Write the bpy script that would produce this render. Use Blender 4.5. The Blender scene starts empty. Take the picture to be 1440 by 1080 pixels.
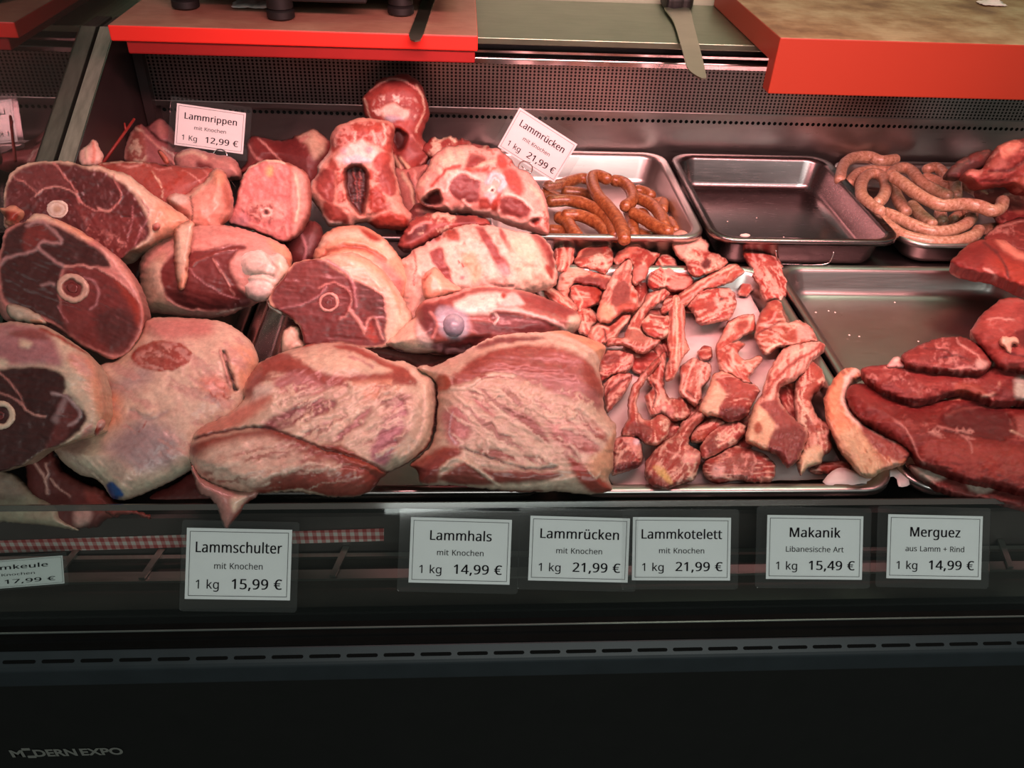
import bpy, bmesh, math, random
import numpy as np
from mathutils import Vector, Matrix
from mathutils.geometry import delaunay_2d_cdt
C = bpy.context.scene.collection
SC = bpy.context.scene
R = math.radians

# ------------------------------------------------------------------ camera
F = 1150.0; CX, CY = 720.0, 540.0
CAM = np.array([0.0, 0.0, 1.45])
def cam_basis():
    p = R(37.1)
    a = np.array([(18500-720)/F, -(580-540)/F, 1.0]); a /= np.linalg.norm(a)
    zz = -math.sin(p); zy = math.cos(p)
    for _ in range(30):
        zx = -(a[1]*zy + a[2]*zz)/a[0]; zy = math.sqrt(1-zz*zz-zx*zx)
    z = np.array([zx, zy, zz]); y = -np.cross(z, a)
    return np.stack([a, y, z], 1)
M = cam_basis()                      # camera (right, up, forward) = M @ world
cam_d = bpy.data.cameras.new('camera'); cam = bpy.data.objects.new('camera', cam_d); C.objects.link(cam)
cam_d.sensor_fit = 'HORIZONTAL'; cam_d.sensor_width = 36.0; cam_d.lens = 36.0*F/1440.0
cam_d.clip_start = 0.02; cam_d.clip_end = 60
Rw = np.stack([M[0], M[1], -M[2]], 1)
mw = Matrix([[*Rw[i], CAM[i]] for i in range(3)] + [[0, 0, 0, 1]])
cam.matrix_world = mw
SC.camera = cam
AX = M[2].copy()                     # optical axis in the world
def rays(px):
    px = np.asarray(px, float).reshape(-1, 2)
    c = np.stack([(px[:, 0]-CX)/F, -(px[:, 1]-CY)/F, np.ones(len(px))], 1)
    return c @ M
def at_depth(px, py, d): return CAM + d*rays([(px, py)])[0]
def at_Y(px, py, Y): r = rays([(px, py)])[0]; return CAM + r*(Y/r[1])
def at_z(px, py, z): r = rays([(px, py)])[0]; return CAM + r*((z-CAM[2])/r[2])
def on_plane(px, P0, n):
    r = rays(px); n = np.asarray(n, float)
    t = ((P0-CAM) @ n)/(r @ n)
    return CAM + r*t[:, None]

# ------------------------------------------------------------------ light
SC.view_settings.view_transform = 'Standard'
SC.view_settings.look = 'None'
SC.view_settings.exposure = 0.0
SC.view_settings.gamma = 1.0
SC.view_settings.use_curve_mapping = False
w = bpy.data.worlds.new('room_light'); SC.world = w; w.use_nodes = True
bg = w.node_tree.nodes['Background']; bg.inputs[0].default_value = (0.85, 1.0, 0.90, 1); bg.inputs[1].default_value = 0.10
def area(name, loc, target, size, energy, color, spread=180):
    l = bpy.data.lights.new(name, 'AREA'); l.shape = 'RECTANGLE'; l.size, l.size_y = size
    l.energy = energy; l.color = color; l.spread = R(spread)
    o = bpy.data.objects.new(name, l); C.objects.link(o); o.location = loc
    o.rotation_euler = (Vector(target)-Vector(loc)).to_track_quat('-Z', 'Y').to_euler()
    return o
area('meat_lamp', (0.30, 0.66, 1.53), (0.30, 1.12, 0.95), (1.10, 0.08), 9.2, (1.0, 0.40, 0.40), 115)
area('counter_light', (0.5, 1.7, 2.5), (0.4, 1.5, 1.0), (1.6, 0.3), 8, (0.85, 1.0, 0.72), 120)
area('shop_light', (0.5, -1.2, 2.2), (0.3, 0.5, 0.8), (1.6, 0.6), 17, (0.93, 1.0, 0.95))

# ------------------------------------------------------------------ materials
def new_mat(name):
    m = bpy.data.materials.new(name); m.use_nodes = True
    nt = m.node_tree; b = nt.nodes['Principled BSDF']
    return m, nt, b
def noise(nt, scale, detail=3, rough=.55, vec=None):
    n = nt.nodes.new('ShaderNodeTexNoise'); n.inputs['Scale'].default_value = scale
    n.inputs['Detail'].default_value = detail; n.inputs['Roughness'].default_value = rough
    if vec: nt.links.new(vec, n.inputs['Vector'])
    return n
def objco(nt, scale=(1, 1, 1)):
    t = nt.nodes.new('ShaderNodeTexCoord'); mp = nt.nodes.new('ShaderNodeMapping')
    mp.inputs['Scale'].default_value = scale; nt.links.new(t.outputs['Object'], mp.inputs['Vector'])
    return mp.outputs['Vector']
def ramp(nt, fac, stops):
    r = nt.nodes.new('ShaderNodeValToRGB'); e = r.color_ramp.elements
    while len(e) < len(stops): e.new(.5)
    for k, (p, c) in enumerate(stops): e[k].position = p; e[k].color = (*c, 1)
    nt.links.new(fac, r.inputs[0]); return r.outputs[0]
def bump(nt, b, h, strength=.3, dist=.001):
    bp = nt.nodes.new('ShaderNodeBump'); bp.inputs['Strength'].default_value = strength
    bp.inputs['Distance'].default_value = dist; nt.links.new(h, bp.inputs['Height']); nt.links.new(bp.outputs[0], b.inputs['Normal'])
def mat(name, col, rough=.5, metal=0, var=.12, vs=30, bs=0, bscale=200, stretch=(1, 1, 1), coat=0, spec=.5):
    m, nt, b = new_mat(name)
    v = objco(nt, stretch)
    n = noise(nt, vs, 4, .6, v)
    lo = tuple(max(0, c*(1-var)) for c in col); hi = tuple(min(1, c*(1+var)) for c in col)
    nt.links.new(ramp(nt, n.outputs[0], [(.3, lo), (.7, hi)]), b.inputs['Base Color'])
    b.inputs['Roughness'].default_value = rough; b.inputs['Metallic'].default_value = metal
    b.inputs['Specular IOR Level'].default_value = spec
    b.inputs['Coat Weight'].default_value = coat; b.inputs['Coat Roughness'].default_value = .12
    if bs: bump(nt, b, noise(nt, bscale, 3, .6, v).outputs[0], bs)
    return m
def steel(name, col=(.50, .46, .44), rough=.28, stretch=(4, 90, 90), var=.14):
    m, nt, b = new_mat(name); v = objco(nt, stretch)
    n = noise(nt, 6, 4, .6, v); n2 = noise(nt, 14, 3, .6, objco(nt))
    nt.links.new(ramp(nt, n2.outputs[0], [(.3, tuple(c*(1-var) for c in col)), (.7, col)]), b.inputs['Base Color'])
    b.inputs['Metallic'].default_value = 1.0
    mr = nt.nodes.new('ShaderNodeMapRange'); mr.inputs[3].default_value = rough*.75; mr.inputs[4].default_value = rough*1.35
    nt.links.new(n.outputs[0], mr.inputs[0]); nt.links.new(mr.outputs[0], b.inputs['Roughness'])
    bump(nt, b, n.outputs[0], .06, .0005)
    return m
def glassy(name, tint=(1, 1, 1), base=.04, haze=0.0, hazecol=(.8, .85, .82), rough=.03):
    """clear sheet: transparent + fresnel gloss (+ a little surface haze)"""
    m = bpy.data.materials.new(name); m.use_nodes = True; nt = m.node_tree; nt.nodes.clear()
    out = nt.nodes.new('ShaderNodeOutputMaterial')
    tr = nt.nodes.new('ShaderNodeBsdfTransparent'); tr.inputs[0].default_value = (*tint, 1)
    gl = nt.nodes.new('ShaderNodeBsdfGlossy'); gl.inputs['Roughness'].default_value = rough
    df = nt.nodes.new('ShaderNodeBsdfDiffuse'); df.inputs[0].default_value = (*hazecol, 1)
    m1 = nt.nodes.new('ShaderNodeMixShader'); m1.inputs[0].default_value = haze
    nt.links.new(tr.outputs[0], m1.inputs[1]); nt.links.new(df.outputs[0], m1.inputs[2])
    fr = nt.nodes.new('ShaderNodeFresnel'); fr.inputs[0].default_value = 1.45
    mx = nt.nodes.new('ShaderNodeMath'); mx.operation = 'MAXIMUM'; mx.inputs[1].default_value = base
    nt.links.new(fr.outputs[0], mx.inputs[0])
    m2 = nt.nodes.new('ShaderNodeMixShader'); nt.links.new(mx.outputs[0], m2.inputs[0])
    nt.links.new(m1.outputs[0], m2.inputs[1]); nt.links.new(gl.outputs[0], m2.inputs[2])
    nt.links.new(m2.outputs[0], out.inputs[0])
    return m
def meat_mat(name, rough=.36, bs=.09, bscale=330, sss=.10, coat=.14, spec=.45):
    m, nt, b = new_mat(name)
    at = nt.nodes.new('ShaderNodeAttribute'); at.attribute_name = 'Col'
    v = objco(nt)
    n = noise(nt, 160, 5, .65, v); n2 = noise(nt, 28, 3, .6, v)
    mul = nt.nodes.new('ShaderNodeMixRGB'); mul.blend_type = 'MULTIPLY'; mul.inputs[0].default_value = 1
    nt.links.new(at.outputs['Color'], mul.inputs[1])
    nt.links.new(ramp(nt, n.outputs[0], [(.25, (.74, .68, .68)), (.72, (1.14, 1.12, 1.1))]), mul.inputs[2])
    nt.links.new(mul.outputs[0], b.inputs['Base Color'])
    mr = nt.nodes.new('ShaderNodeMapRange'); mr.inputs[3].default_value = rough*.7; mr.inputs[4].default_value = rough*1.5
    nt.links.new(n2.outputs[0], mr.inputs[0]); nt.links.new(mr.outputs[0], b.inputs['Roughness'])
    b.inputs['Specular IOR Level'].default_value = spec
    b.inputs['Subsurface Weight'].default_value = sss; b.inputs['Subsurface Radius'].default_value = (.006, .002, .0015)
    b.inputs['Subsurface Scale'].default_value = 1.0
    b.inputs['Coat Weight'].default_value = coat; b.inputs['Coat Roughness'].default_value = .18
    bump(nt, b, noise(nt, bscale, 5, .65, v).outputs[0], bs, .0016)
    return m
MEAT = meat_mat('meat'); 
WET = meat_mat('wet_meat', rough=.42, bs=.25, bscale=240, coat=.03, spec=.36)
BEEF = meat_mat('beef', rough=.46, bs=.3, bscale=300, coat=.0, spec=.26)
BONE = meat_mat('bone', rough=.3, bs=.12, sss=.05, coat=.3)
SMOOTH = meat_mat('membrane', rough=.3, bs=.12, sss=.15, coat=.4)
def sausage_mat(name, stops, scale=150, rough=.35):
    m, nt, b = new_mat(name); v = objco(nt)
    n = noise(nt, scale, 4, .7, v)
    nt.links.new(ramp(nt, n.outputs[0], stops), b.inputs['Base Color'])
    b.inputs['Roughness'].default_value = rough; b.inputs['Coat Weight'].default_value = .35; b.inputs['Coat Roughness'].default_value = .22
    b.inputs['Subsurface Weight'].default_value = .06; b.inputs['Subsurface Radius'].default_value = (.004, .002, .001); b.inputs['Subsurface Scale'].default_value = 1
    bump(nt, b, noise(nt, scale*1.3, 4, .6, v).outputs[0], .25, .001)
    return m
BROWN = sausage_mat('merguez_skin', [(.28, (.10, .024, .008)), (.45, (.23, .068, .020)), (.58, (.31, .115, .038)), (.75, (.46, .24, .11))])
PALE = sausage_mat('makanik_skin', [(.27, (.10, .055, .035)), (.40, (.34, .175, .10)), (.56, (.46, .28, .19)), (.72, (.62, .46, .36))], 170)
STEEL = steel('brushed_steel', (.44, .40, .385), .30)
DARKTRAY = steel('dark_tray_steel', (.30, .27, .265), .24)
TRAYM = steel('tray_steel', (.52, .49, .47), .30)
DARKSTEEL = steel('dark_steel', (.20, .185, .18), .38)
CHROME = steel('bright_steel', (.62, .60, .58), .15)
BLACK = mat('black_plastic', (.006, .006, .006), .55, var=.3)
BLACKP = mat('black_panel', (.003, .003, .0026), .6, var=.25)
LINER = mat('dark_liner', (.030, .018, .018), .42, var=.2)
BUMP = mat('bumper_plastic', (.020, .026, .031), .38, var=.12)
PAPER = mat('card_paper', (.80, .81, .80), .7, var=.02)
INK = mat('ink', (.02, .02, .025), .9, var=.1, spec=.08)
PARCH = mat('parchment', (.62, .53, .51), .45, var=.06, vs=60, bs=.4, bscale=90)
GLASS = glassy('clear_glass', (.93, .95, .94), .035)
POCKET = glassy('laminate', (.97, .97, .97), .045, .010, rough=.06)
CLAMP = mat('clamp_black', (.004, .004, .004), .8, var=.2, spec=.08)

# ------------------------------------------------------------------ object helpers
def tag(o, label=None, cat=None, group=None, kind=None):
    if label: o['label'] = label
    if cat: o['category'] = cat
    if group: o['group'] = group
    if kind: o['kind'] = kind
    return o
def empty(name, loc=(0, 0, 0)):
    o = bpy.data.objects.new(name, None); o.empty_display_size = .05; C.objects.link(o); o.location = loc; return o
def mesh_obj(name, V, Fc, m, parent=None, smooth=False, loc=None, col=None):
    V = np.asarray(V, float)
    if loc is None: loc = (V.min(0)+V.max(0))/2; loc[2] = V[:, 2].min()
    loc = np.asarray(loc, float)
    me = bpy.data.meshes.new(name); me.from_pydata((V-loc).tolist(), [], Fc)
    if col is not None:
        a = me.color_attributes.new('Col', 'FLOAT_COLOR', 'POINT')
        a.data.foreach_set('color', np.concatenate([col, np.ones((len(col), 1))], 1).astype(np.float32).ravel())
    me.polygons.foreach_set('use_smooth', [smooth]*len(me.polygons))
    me.materials.append(m); me.update()
    o = bpy.data.objects.new(name, me); C.objects.link(o)
    if parent is not None:
        pl = np.array(parent.get('_o', (0, 0, 0)))
        o.parent = parent; o.location = loc-pl
    else: o.location = loc
    o['_o'] = tuple(float(x) for x in loc)
    return o
class MB:
    def __init__(s): s.V = []; s.F = []
    def add(s, V, Fc):
        n = len(s.V); s.V += [tuple(map(float, v)) for v in V]; s.F += [tuple(i+n for i in f) for f in Fc]; return s
    def box(s, lo, hi):
        x0, y0, z0 = lo; x1, y1, z1 = hi
        return s.prism([(x0, y0), (x1, y0), (x1, y1), (x0, y1)], z0, z1)
    def prism(s, pts, z0, z1):
        n = len(pts); V = [(x, y, z0) for x, y in pts]+[(x, y, z1) for x, y in pts]
        Fc = [tuple(range(n))[::-1], tuple(range(n, 2*n))]+[(i, (i+1) % n, (i+1) % n+n, i+n) for i in range(n)]
        return s.add(V, Fc)
    def prism_x(s, pts, x0, x1):      # profile in (Y, Z) swept along X
        n = len(pts); V = [(x0, y, z) for y, z in pts]+[(x1, y, z) for y, z in pts]
        Fc = [tuple(range(n)), tuple(range(n, 2*n))[::-1]]+[(i, i+n, (i+1) % n+n, (i+1) % n) for i in range(n)]
        return s.add(V, Fc)
    def quadbox(s, P, n, t):          # 4 corner points extruded by n*t
        P = np.asarray(P, float); Q = P+np.asarray(n, float)*t; k = len(P)
        Fc = [tuple(range(k)), tuple(range(k, 2*k))[::-1]]+[(i, i+k, (i+1) % k+k, (i+1) % k) for i in range(k)]
        return s.add(list(P)+list(Q), Fc)
    def tube(s, pts, rad, seg=10, cap=True):
        V, Fc = tube_geo(pts, rad, seg, cap); return s.add(V, Fc)
    def build(s, name, m, parent=None, smooth=False, bevel=0, fix=True):
        o = mesh_obj(name, s.V, s.F, m, parent, smooth)
        if fix:
            bm = bmesh.new(); bm.from_mesh(o.data); bmesh.ops.recalc_face_normals(bm, faces=bm.faces); bm.to_mesh(o.data); bm.free()
        if bevel:
            b = o.modifiers.new('bevel', 'BEVEL'); b.width = bevel; b.segments = 2; b.limit_method = 'ANGLE'
        return o
def tube_geo(pts, rad, seg=10, cap=True):
    P = np.asarray(pts, float); n = len(P)
    rad = np.full(n, rad) if np.isscalar(rad) else np.asarray(rad, float)
    T = np.gradient(P, axis=0); T /= np.linalg.norm(T, axis=1)[:, None]
    up = np.array([0, 0, 1.0]) if abs(T[0][2]) < .9 else np.array([0, 1.0, 0])
    N = np.cross(T[0], up); N /= np.linalg.norm(N); V = []
    for i in range(n):
        N = N-T[i]*(N @ T[i]); N /= np.linalg.norm(N); B = np.cross(T[i], N)
        for k in range(seg):
            a = 2*math.pi*k/seg; V.append(P[i]+rad[i]*(N*math.cos(a)+B*math.sin(a)))
    Fc = [(i*seg+k, i*seg+(k+1) % seg, (i+1)*seg+(k+1) % seg, (i+1)*seg+k) for i in range(n-1) for k in range(seg)]
    if cap: Fc += [tuple(range(seg))[::-1], tuple(range((n-1)*seg, n*seg))]
    return V, Fc
def spline(P, step, closed=False, tn=1.0):
    P = np.asarray(P, float); n = len(P); out = []
    rng = range(n) if closed else range(n-1)
    for i in rng:
        g = lambda k: P[k % n] if closed else P[min(max(k, 0), n-1)]
        p0, p1, p2, p3 = g(i-1), g(i), g(i+1), g(i+2)
        L = np.linalg.norm(p2-p1); m = max(1, int(round(L/step)))
        t = (np.arange(m)/m)[:, None]
        c = .5*((2*p1)+(-p0+p2)*t+(2*p0-5*p1+4*p2-p3)*t**2+(-p0+3*p1-3*p2+p3)*t**3)
        out.append(c*tn+(p1+(p2-p1)*t)*(1-tn))
    if not closed: out.append(P[-1:])
    return np.concatenate(out)
def pp(s): return np.array([[float(v) for v in q.split(',')] for q in s.split()])

# ------------------------------------------------------------------ meat: a traced outline given its own distance, thickness, relief and colours
def vnoise(x, y, seed):
    xi = np.floor(x).astype(np.int64); yi = np.floor(y).astype(np.int64); fx = x-xi; fy = y-yi
    fx = fx*fx*(3-2*fx); fy = fy*fy*(3-2*fy)
    def h(a, b):
        k = (a*374761393+b*668265263+seed*974634777) & 0xffffffff
        k = ((k ^ (k >> 13))*1274126177) & 0xffffffff
        return ((k ^ (k >> 16)) & 0xffff)/65535.0
    return (h(xi, yi)*(1-fx)+h(xi+1, yi)*fx)*(1-fy)+(h(xi, yi+1)*(1-fx)+h(xi+1, yi+1)*fx)*fy
def fbm(x, y, seed, octv=3):
    s = 0; a = .5; t = 0
    for k in range(octv): s = s+a*vnoise(x*2**k, y*2**k, seed+k*17); t += a; a *= .5
    return s/t*2-1
def seg_dist(Q, A, B):
    best = np.full(len(Q), 1e9)
    for a, b in zip(A, B):
        d = b-a; L = d @ d+1e-9
        t = np.clip(((Q-a) @ d)/L, 0, 1)
        e = Q-a-t[:, None]*d
        best = np.minimum(best, e[:, 0]**2+e[:, 1]**2)
    return np.sqrt(best)
def inside(Q, P):
    x, y = Q[:, 0], Q[:, 1]; r = np.zeros(len(Q), bool); n = len(P)
    for i in range(n):
        x1, y1 = P[i]; x2, y2 = P[(i+1) % n]
        if y1 == y2: continue
        c = ((y1 > y) != (y2 > y)) & (x < (x2-x1)*(y-y1)/(y2-y1)+x1)
        r ^= c
    return r
def sdist(Q, P):
    d = seg_dist(Q, P, np.roll(P, -1, 0)); return np.where(inside(Q, P), -d, d)
def sstep(a, b, x):
    t = np.clip((x-a)/(b-a+1e-9), 0, 1); return t*t*(3-2*t)
def circ(cx, cy, rx, ry=None, n=16, rot=0):
    ry = ry or rx; a = np.arange(n)*2*math.pi/n; c, s = math.cos(R(rot)), math.sin(R(rot))
    x, y = rx*np.cos(a), ry*np.sin(a)
    return np.stack([cx+x*c-y*s, cy+x*s+y*c], 1)
PAL = dict(M=(.40, .082, .072), D=(.20, .046, .044), R=(.58, .085, .055), P=(.56, .24, .21), F=(.72, .56, .42), O=(.74, .38, .25),
           W=(.80, .70, .60), G=(.40, .38, .44), T=(.58, .42, .30), V=(.44, .20, .21), K=(.075, .014, .013), Y=(.62, .48, .22), B=(.03, .10, .30),
           Q=(.66, .34, .29), X=(.50, .13, .105), N=(.30, .065, .06), S=(.50, .44, .34), L=(.66, .56, .60))
def colr(c):
    c = np.array(PAL[c] if isinstance(c, str) else c, float)
    return c*(.56 if c[1] < .35*c[0] else 1)      # lean meat runs darker than fat
SEED = [11]
def piece(name, outline, place, T=.02, Rr=22, base='M', feats=(), face=None, fT=None, tb=.02, step=2.2, rag=.8, rough=.0008, nscale=16,
          grain=None, mott=.16, parent=None, h0=0.0, m=None, label=None, cat=None, group=None, prof=2.0, bumpy=None, auto=None, tn=1.0, gain=1.0):
    """place = (P0, plane normal, lift direction) or ('Y', Y, beta[, yaw]) or ('z', z)"""
    SEED[0] += 7; seed = SEED[0]
    O = pp(outline) if isinstance(outline, str) else np.asarray(outline, float)
    c0 = (O.min(0)+O.max(0))/2
    if isinstance(place[0], str) and place[0] in 'YA':
        P0 = at_Y(*c0, place[1]) if place[0] == 'Y' else at_depth(*c0, place[1]); be = R(place[2]); yw = R(place[3]) if len(place) > 3 else 0
        n = np.array([math.sin(yw)*math.cos(be), -math.cos(yw)*math.cos(be), math.sin(be)])
        d = (CAM-P0)/np.linalg.norm(CAM-P0)
    elif isinstance(place[0], str):
        P0 = at_z(*c0, place[1]); n = np.array([0, 0, 1.0]); d = (CAM-P0)/np.linalg.norm(CAM-P0)
    else: P0, n, d = place
    B = spline(O, step, True, tn)
    cen = B.mean(0)
    if rag:
        s = np.arange(len(B)); nb = np.roll(B, -1, 0)-np.roll(B, 1, 0); nb = np.stack([nb[:, 1], -nb[:, 0]], 1); nb /= np.linalg.norm(nb, axis=1)[:, None]+1e-9
        B = B+nb*(fbm(B[:, 0]/5, B[:, 1]/5, seed, 3)*rag*2)[:, None]
    lo, hi = B.min(0), B.max(0)
    gy = np.arange(lo[1]+step*.5, hi[1], step*.88); G = []
    for k, yv in enumerate(gy):
        xs = np.arange(lo[0]+(step*.5 if k % 2 else 0), hi[0], step); G.append(np.stack([xs, np.full(len(xs), yv)], 1))
    G = np.concatenate(G); G = G[inside(G, B)]
    if len(G): G = G[seg_dist(G, B, np.roll(B, -1, 0)) > step*.55]
    nb_ = len(B); allp = np.concatenate([B, G])
    r = delaunay_2d_cdt([Vector((float(a), float(b))) for a, b in allp], [(i, (i+1) % nb_) for i in range(nb_)], [], 1, 1e-4)
    Q = np.array([(v.x, v.y) for v in r[0]]); tri = np.array([f for f in r[2] if len(f) == 3])
    used = np.unique(tri); mp = np.full(len(Q), -1); mp[used] = np.arange(len(used)); Q = Q[used]; tri = mp[tri]
    ed = {}
    for f in tri:
        for a, b in ((f[0], f[1]), (f[1], f[2]), (f[2], f[0])):
            k = (a, b) if a < b else (b, a); ed[k] = ed.get(k, 0)+1
    bset = np.zeros(len(Q), bool)
    for k, v in ed.items():
        if v == 1: bset[k[0]] = bset[k[1]] = True
    db = seg_dist(Q, B, np.roll(B, -1, 0)); db[bset] = 0
    def P_(t): t = np.clip(t, 0, 1); return (1-(1-t)**prof)**(1/prof)
    if face is not None:
        fp = spline(pp(face), step, True); df = np.maximum(sdist(Q, fp), 0)
        h = T*P_(db/(db+df+1e-6)); h = np.minimum(h, T*P_(db/4.0))
    else: h = T*P_(db/Rr)
    prof_b = P_(db/max(Rr, 6))
    edge = np.clip(db/5, 0, 1)
    x, y = Q[:, 0], Q[:, 1]
    h = h+edge*rough*(fbm(x/nscale, y/nscale, seed+3, 3)+.25*fbm(x/4.5, y/4.5, seed+5, 2))
    if bumpy: h = h+edge*bumpy[0]*np.abs(fbm(x/bumpy[1], y/bumpy[1], seed+9, 2))
    wx = fbm(x/9, y/9, seed+21, 3); wy = fbm(x/9+50, y/9, seed+22, 3)
    col = np.tile(colr(base), (len(Q), 1))
    if auto == 'lean':   # long soft fibres, thin silver skin, shallow folds
        a1 = fbm(x/18+3*seed, y/13, seed+71, 3); g = fbm(x/30+wx*.4, (y+8*a1)/3.0, seed+74, 2)
        k = sstep(.05, .4, a1)[:, None]; col = col*(1-.45*k)+np.array((.20, .026, .024))*.45*k
        k = sstep(.22, .45, g)[:, None]; col = col*(1-.35*k)+np.array((.50, .13, .11))*.35*k
        h = h+np.clip(db/5, 0, 1)*(.0045*a1+.0011*g+.0025*np.abs(fbm(x/26, y/9, seed+76, 2)))
    elif auto:      # broad bands of lean and fat, a pale ragged rim, knife-cut facets
        a1 = fbm(x/11+3*seed, y/15, seed+71, 3); a2 = fbm(x/13, y/9+seed, seed+72, 3); a3 = fbm(x/7, y/7, seed+73, 2)
        k = sstep(.02, .22, a1)[:, None]; col = col*(1-.7*k)+np.array((.30, .048, .038))*.7*k
        k = sstep(.20, .38, a2)[:, None]; col = col*(1-.8*k)+np.array(auto)*.8*k
        k = (sstep(3.4, 1.4, db+2.6*a3)*sstep(-.25, .15, a1))[:, None]; col = col*(1-.7*k)+np.array((.72, .46, .36))*.7*k
        cv = np.cov((Q-Q.mean(0)).T); ev = np.linalg.eigh(cv)[1][:, 1]; u = x*ev[0]+y*ev[1]; v = -x*ev[1]+y*ev[0]
        bend = fbm(x/24, y/24, seed+75, 2)*7; g = fbm(u/20, (v+bend)/2.6, seed+74, 2)
        k = sstep(.16, .38, g)[:, None]; col = col*(1-.7*k)+np.array((.78, .50, .40))*.7*k
        k = sstep(-.10, -.35, g)[:, None]; col = col*(1-.6*k)+np.array((.30, .040, .030))*.6*k
        h = h+np.clip(db/4, 0, 1)*.0016*g
        h = h+np.clip(db/4, 0, 1)*(.0035*a1+.0028*np.abs(a2)-.0022*sstep(.05, .0, np.abs(a3)))
    Qw = Q+np.stack([wx, wy], 1)*2.2
    for f in feats:
        if f[0] == 'p':
            _, c, soft, dh, poly = f[:5]; poly = spline(pp(poly) if isinstance(poly, str) else poly, 4, True)
            mk = sstep(soft, -soft, sdist(Qw, poly))
        elif f[0] == 's':
            _, c, wd, soft, dh, ln = f[:6]; ln = spline(pp(ln) if isinstance(ln, str) else np.concatenate([ln, ln[:1]]), 4)
            wv = wd/2*(1+.35*fbm(x/7, y/7, seed+31, 2))
            mk = sstep(soft, -soft, seg_dist(Qw, ln[:-1], ln[1:])-wv)
        elif f[0] == 'm':     # marbling inside a polygon: ridged lines of another colour
            _, c, sc, th, dh, poly = f[:6]; sc = sc*1.6
            g1 = fbm(x/sc+wx*1.3, y/sc+wy*1.3, seed+41, 3); g2 = 1-np.abs(fbm(x/sc*1.3+7, y/sc*1.3, seed+43, 2))*3
            mk = np.clip(.8*sstep(th-.55, th-.15, g1)+.35*sstep(.55, 1, g2)*sstep(th-.8, th-.4, g1), 0, .9)
            if poly is not None: mk = mk*sstep(3, -3, sdist(Qw, spline(pp(poly), 4, True)))
        elif f[0] == 'k':     # streaks along a direction inside a polygon
            _, c, an, ln_, wd, th, dh, poly = f[:8]; an = R(an); u = x*math.cos(an)+y*math.sin(an); v = -x*math.sin(an)+y*math.cos(an)
            mk = .72*sstep(th-.02, th+.4, fbm(u/(ln_*1.4)+wx*.5, v/(wd*1.6)+wx*1.0, seed+81+len(poly), 2))*sstep(5, -5, sdist(Qw, spline(pp(poly), 4, True)))
        if c is not None: col = col*(1-mk[:, None])+colr(c)*mk[:, None]
        h = h+mk*dh*.001*np.clip(db/4, 0, 1)
    if grain:
        an, amp = R(grain[0]), grain[1]; u = x*math.cos(an)+y*math.sin(an); v = -x*math.sin(an)+y*math.cos(an)
        g = fbm(u/26+wx*.4, v/2.6+wy*.8, seed+51, 2); col = col*(1+amp*g)[:, None]; h = h+edge*.0007*g
    col = col*(1+mott*fbm(x/16, y/16, seed+61, 3))[:, None]
    col[:, 1:] *= (1+mott*.6*fbm(x/10, y/10, seed+62, 2))[:, None]
    col = np.clip(col*gain, .004, .9)
    Pl = on_plane(Q, P0, n)
    Ft = Pl+d*(h+h0)[:, None]
    Bk = Pl+d*h0-n*(tb*prof_b)[:, None]
    nQ = len(Q); mpb = np.arange(nQ)+nQ; mpb[bset] = np.where(bset)[0]
    V = np.concatenate([Ft, Bk]); a, b, c = Ft[tri[:, 0]], Ft[tri[:, 1]], Ft[tri[:, 2]]
    nn = np.cross(b-a, c-a); flip = (nn.sum(0) @ (CAM-P0)) < 0
    if flip: tri = tri[:, ::-1]
    Fc = np.concatenate([tri, mpb[tri[:, ::-1]]]).tolist()
    keep = np.ones(2*nQ, bool); keep[nQ:][bset] = False
    idx = np.cumsum(keep)-1
    V = V[keep]; Fc = [tuple(int(idx[i]) for i in f) for f in Fc]
    col2 = np.concatenate([col, np.tile(colr(base)*.9, (nQ, 1))])[keep]
    o = mesh_obj(name, V, Fc, m or MEAT, parent, True, None, col2)
    tag(o, label, cat, group)
    o['_pl'] = [*P0, *n, *d]
    return o
def of(o, up=0.0):
    a = np.array(o['_pl']); return (a[:3], a[3:6], a[6:9])
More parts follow.
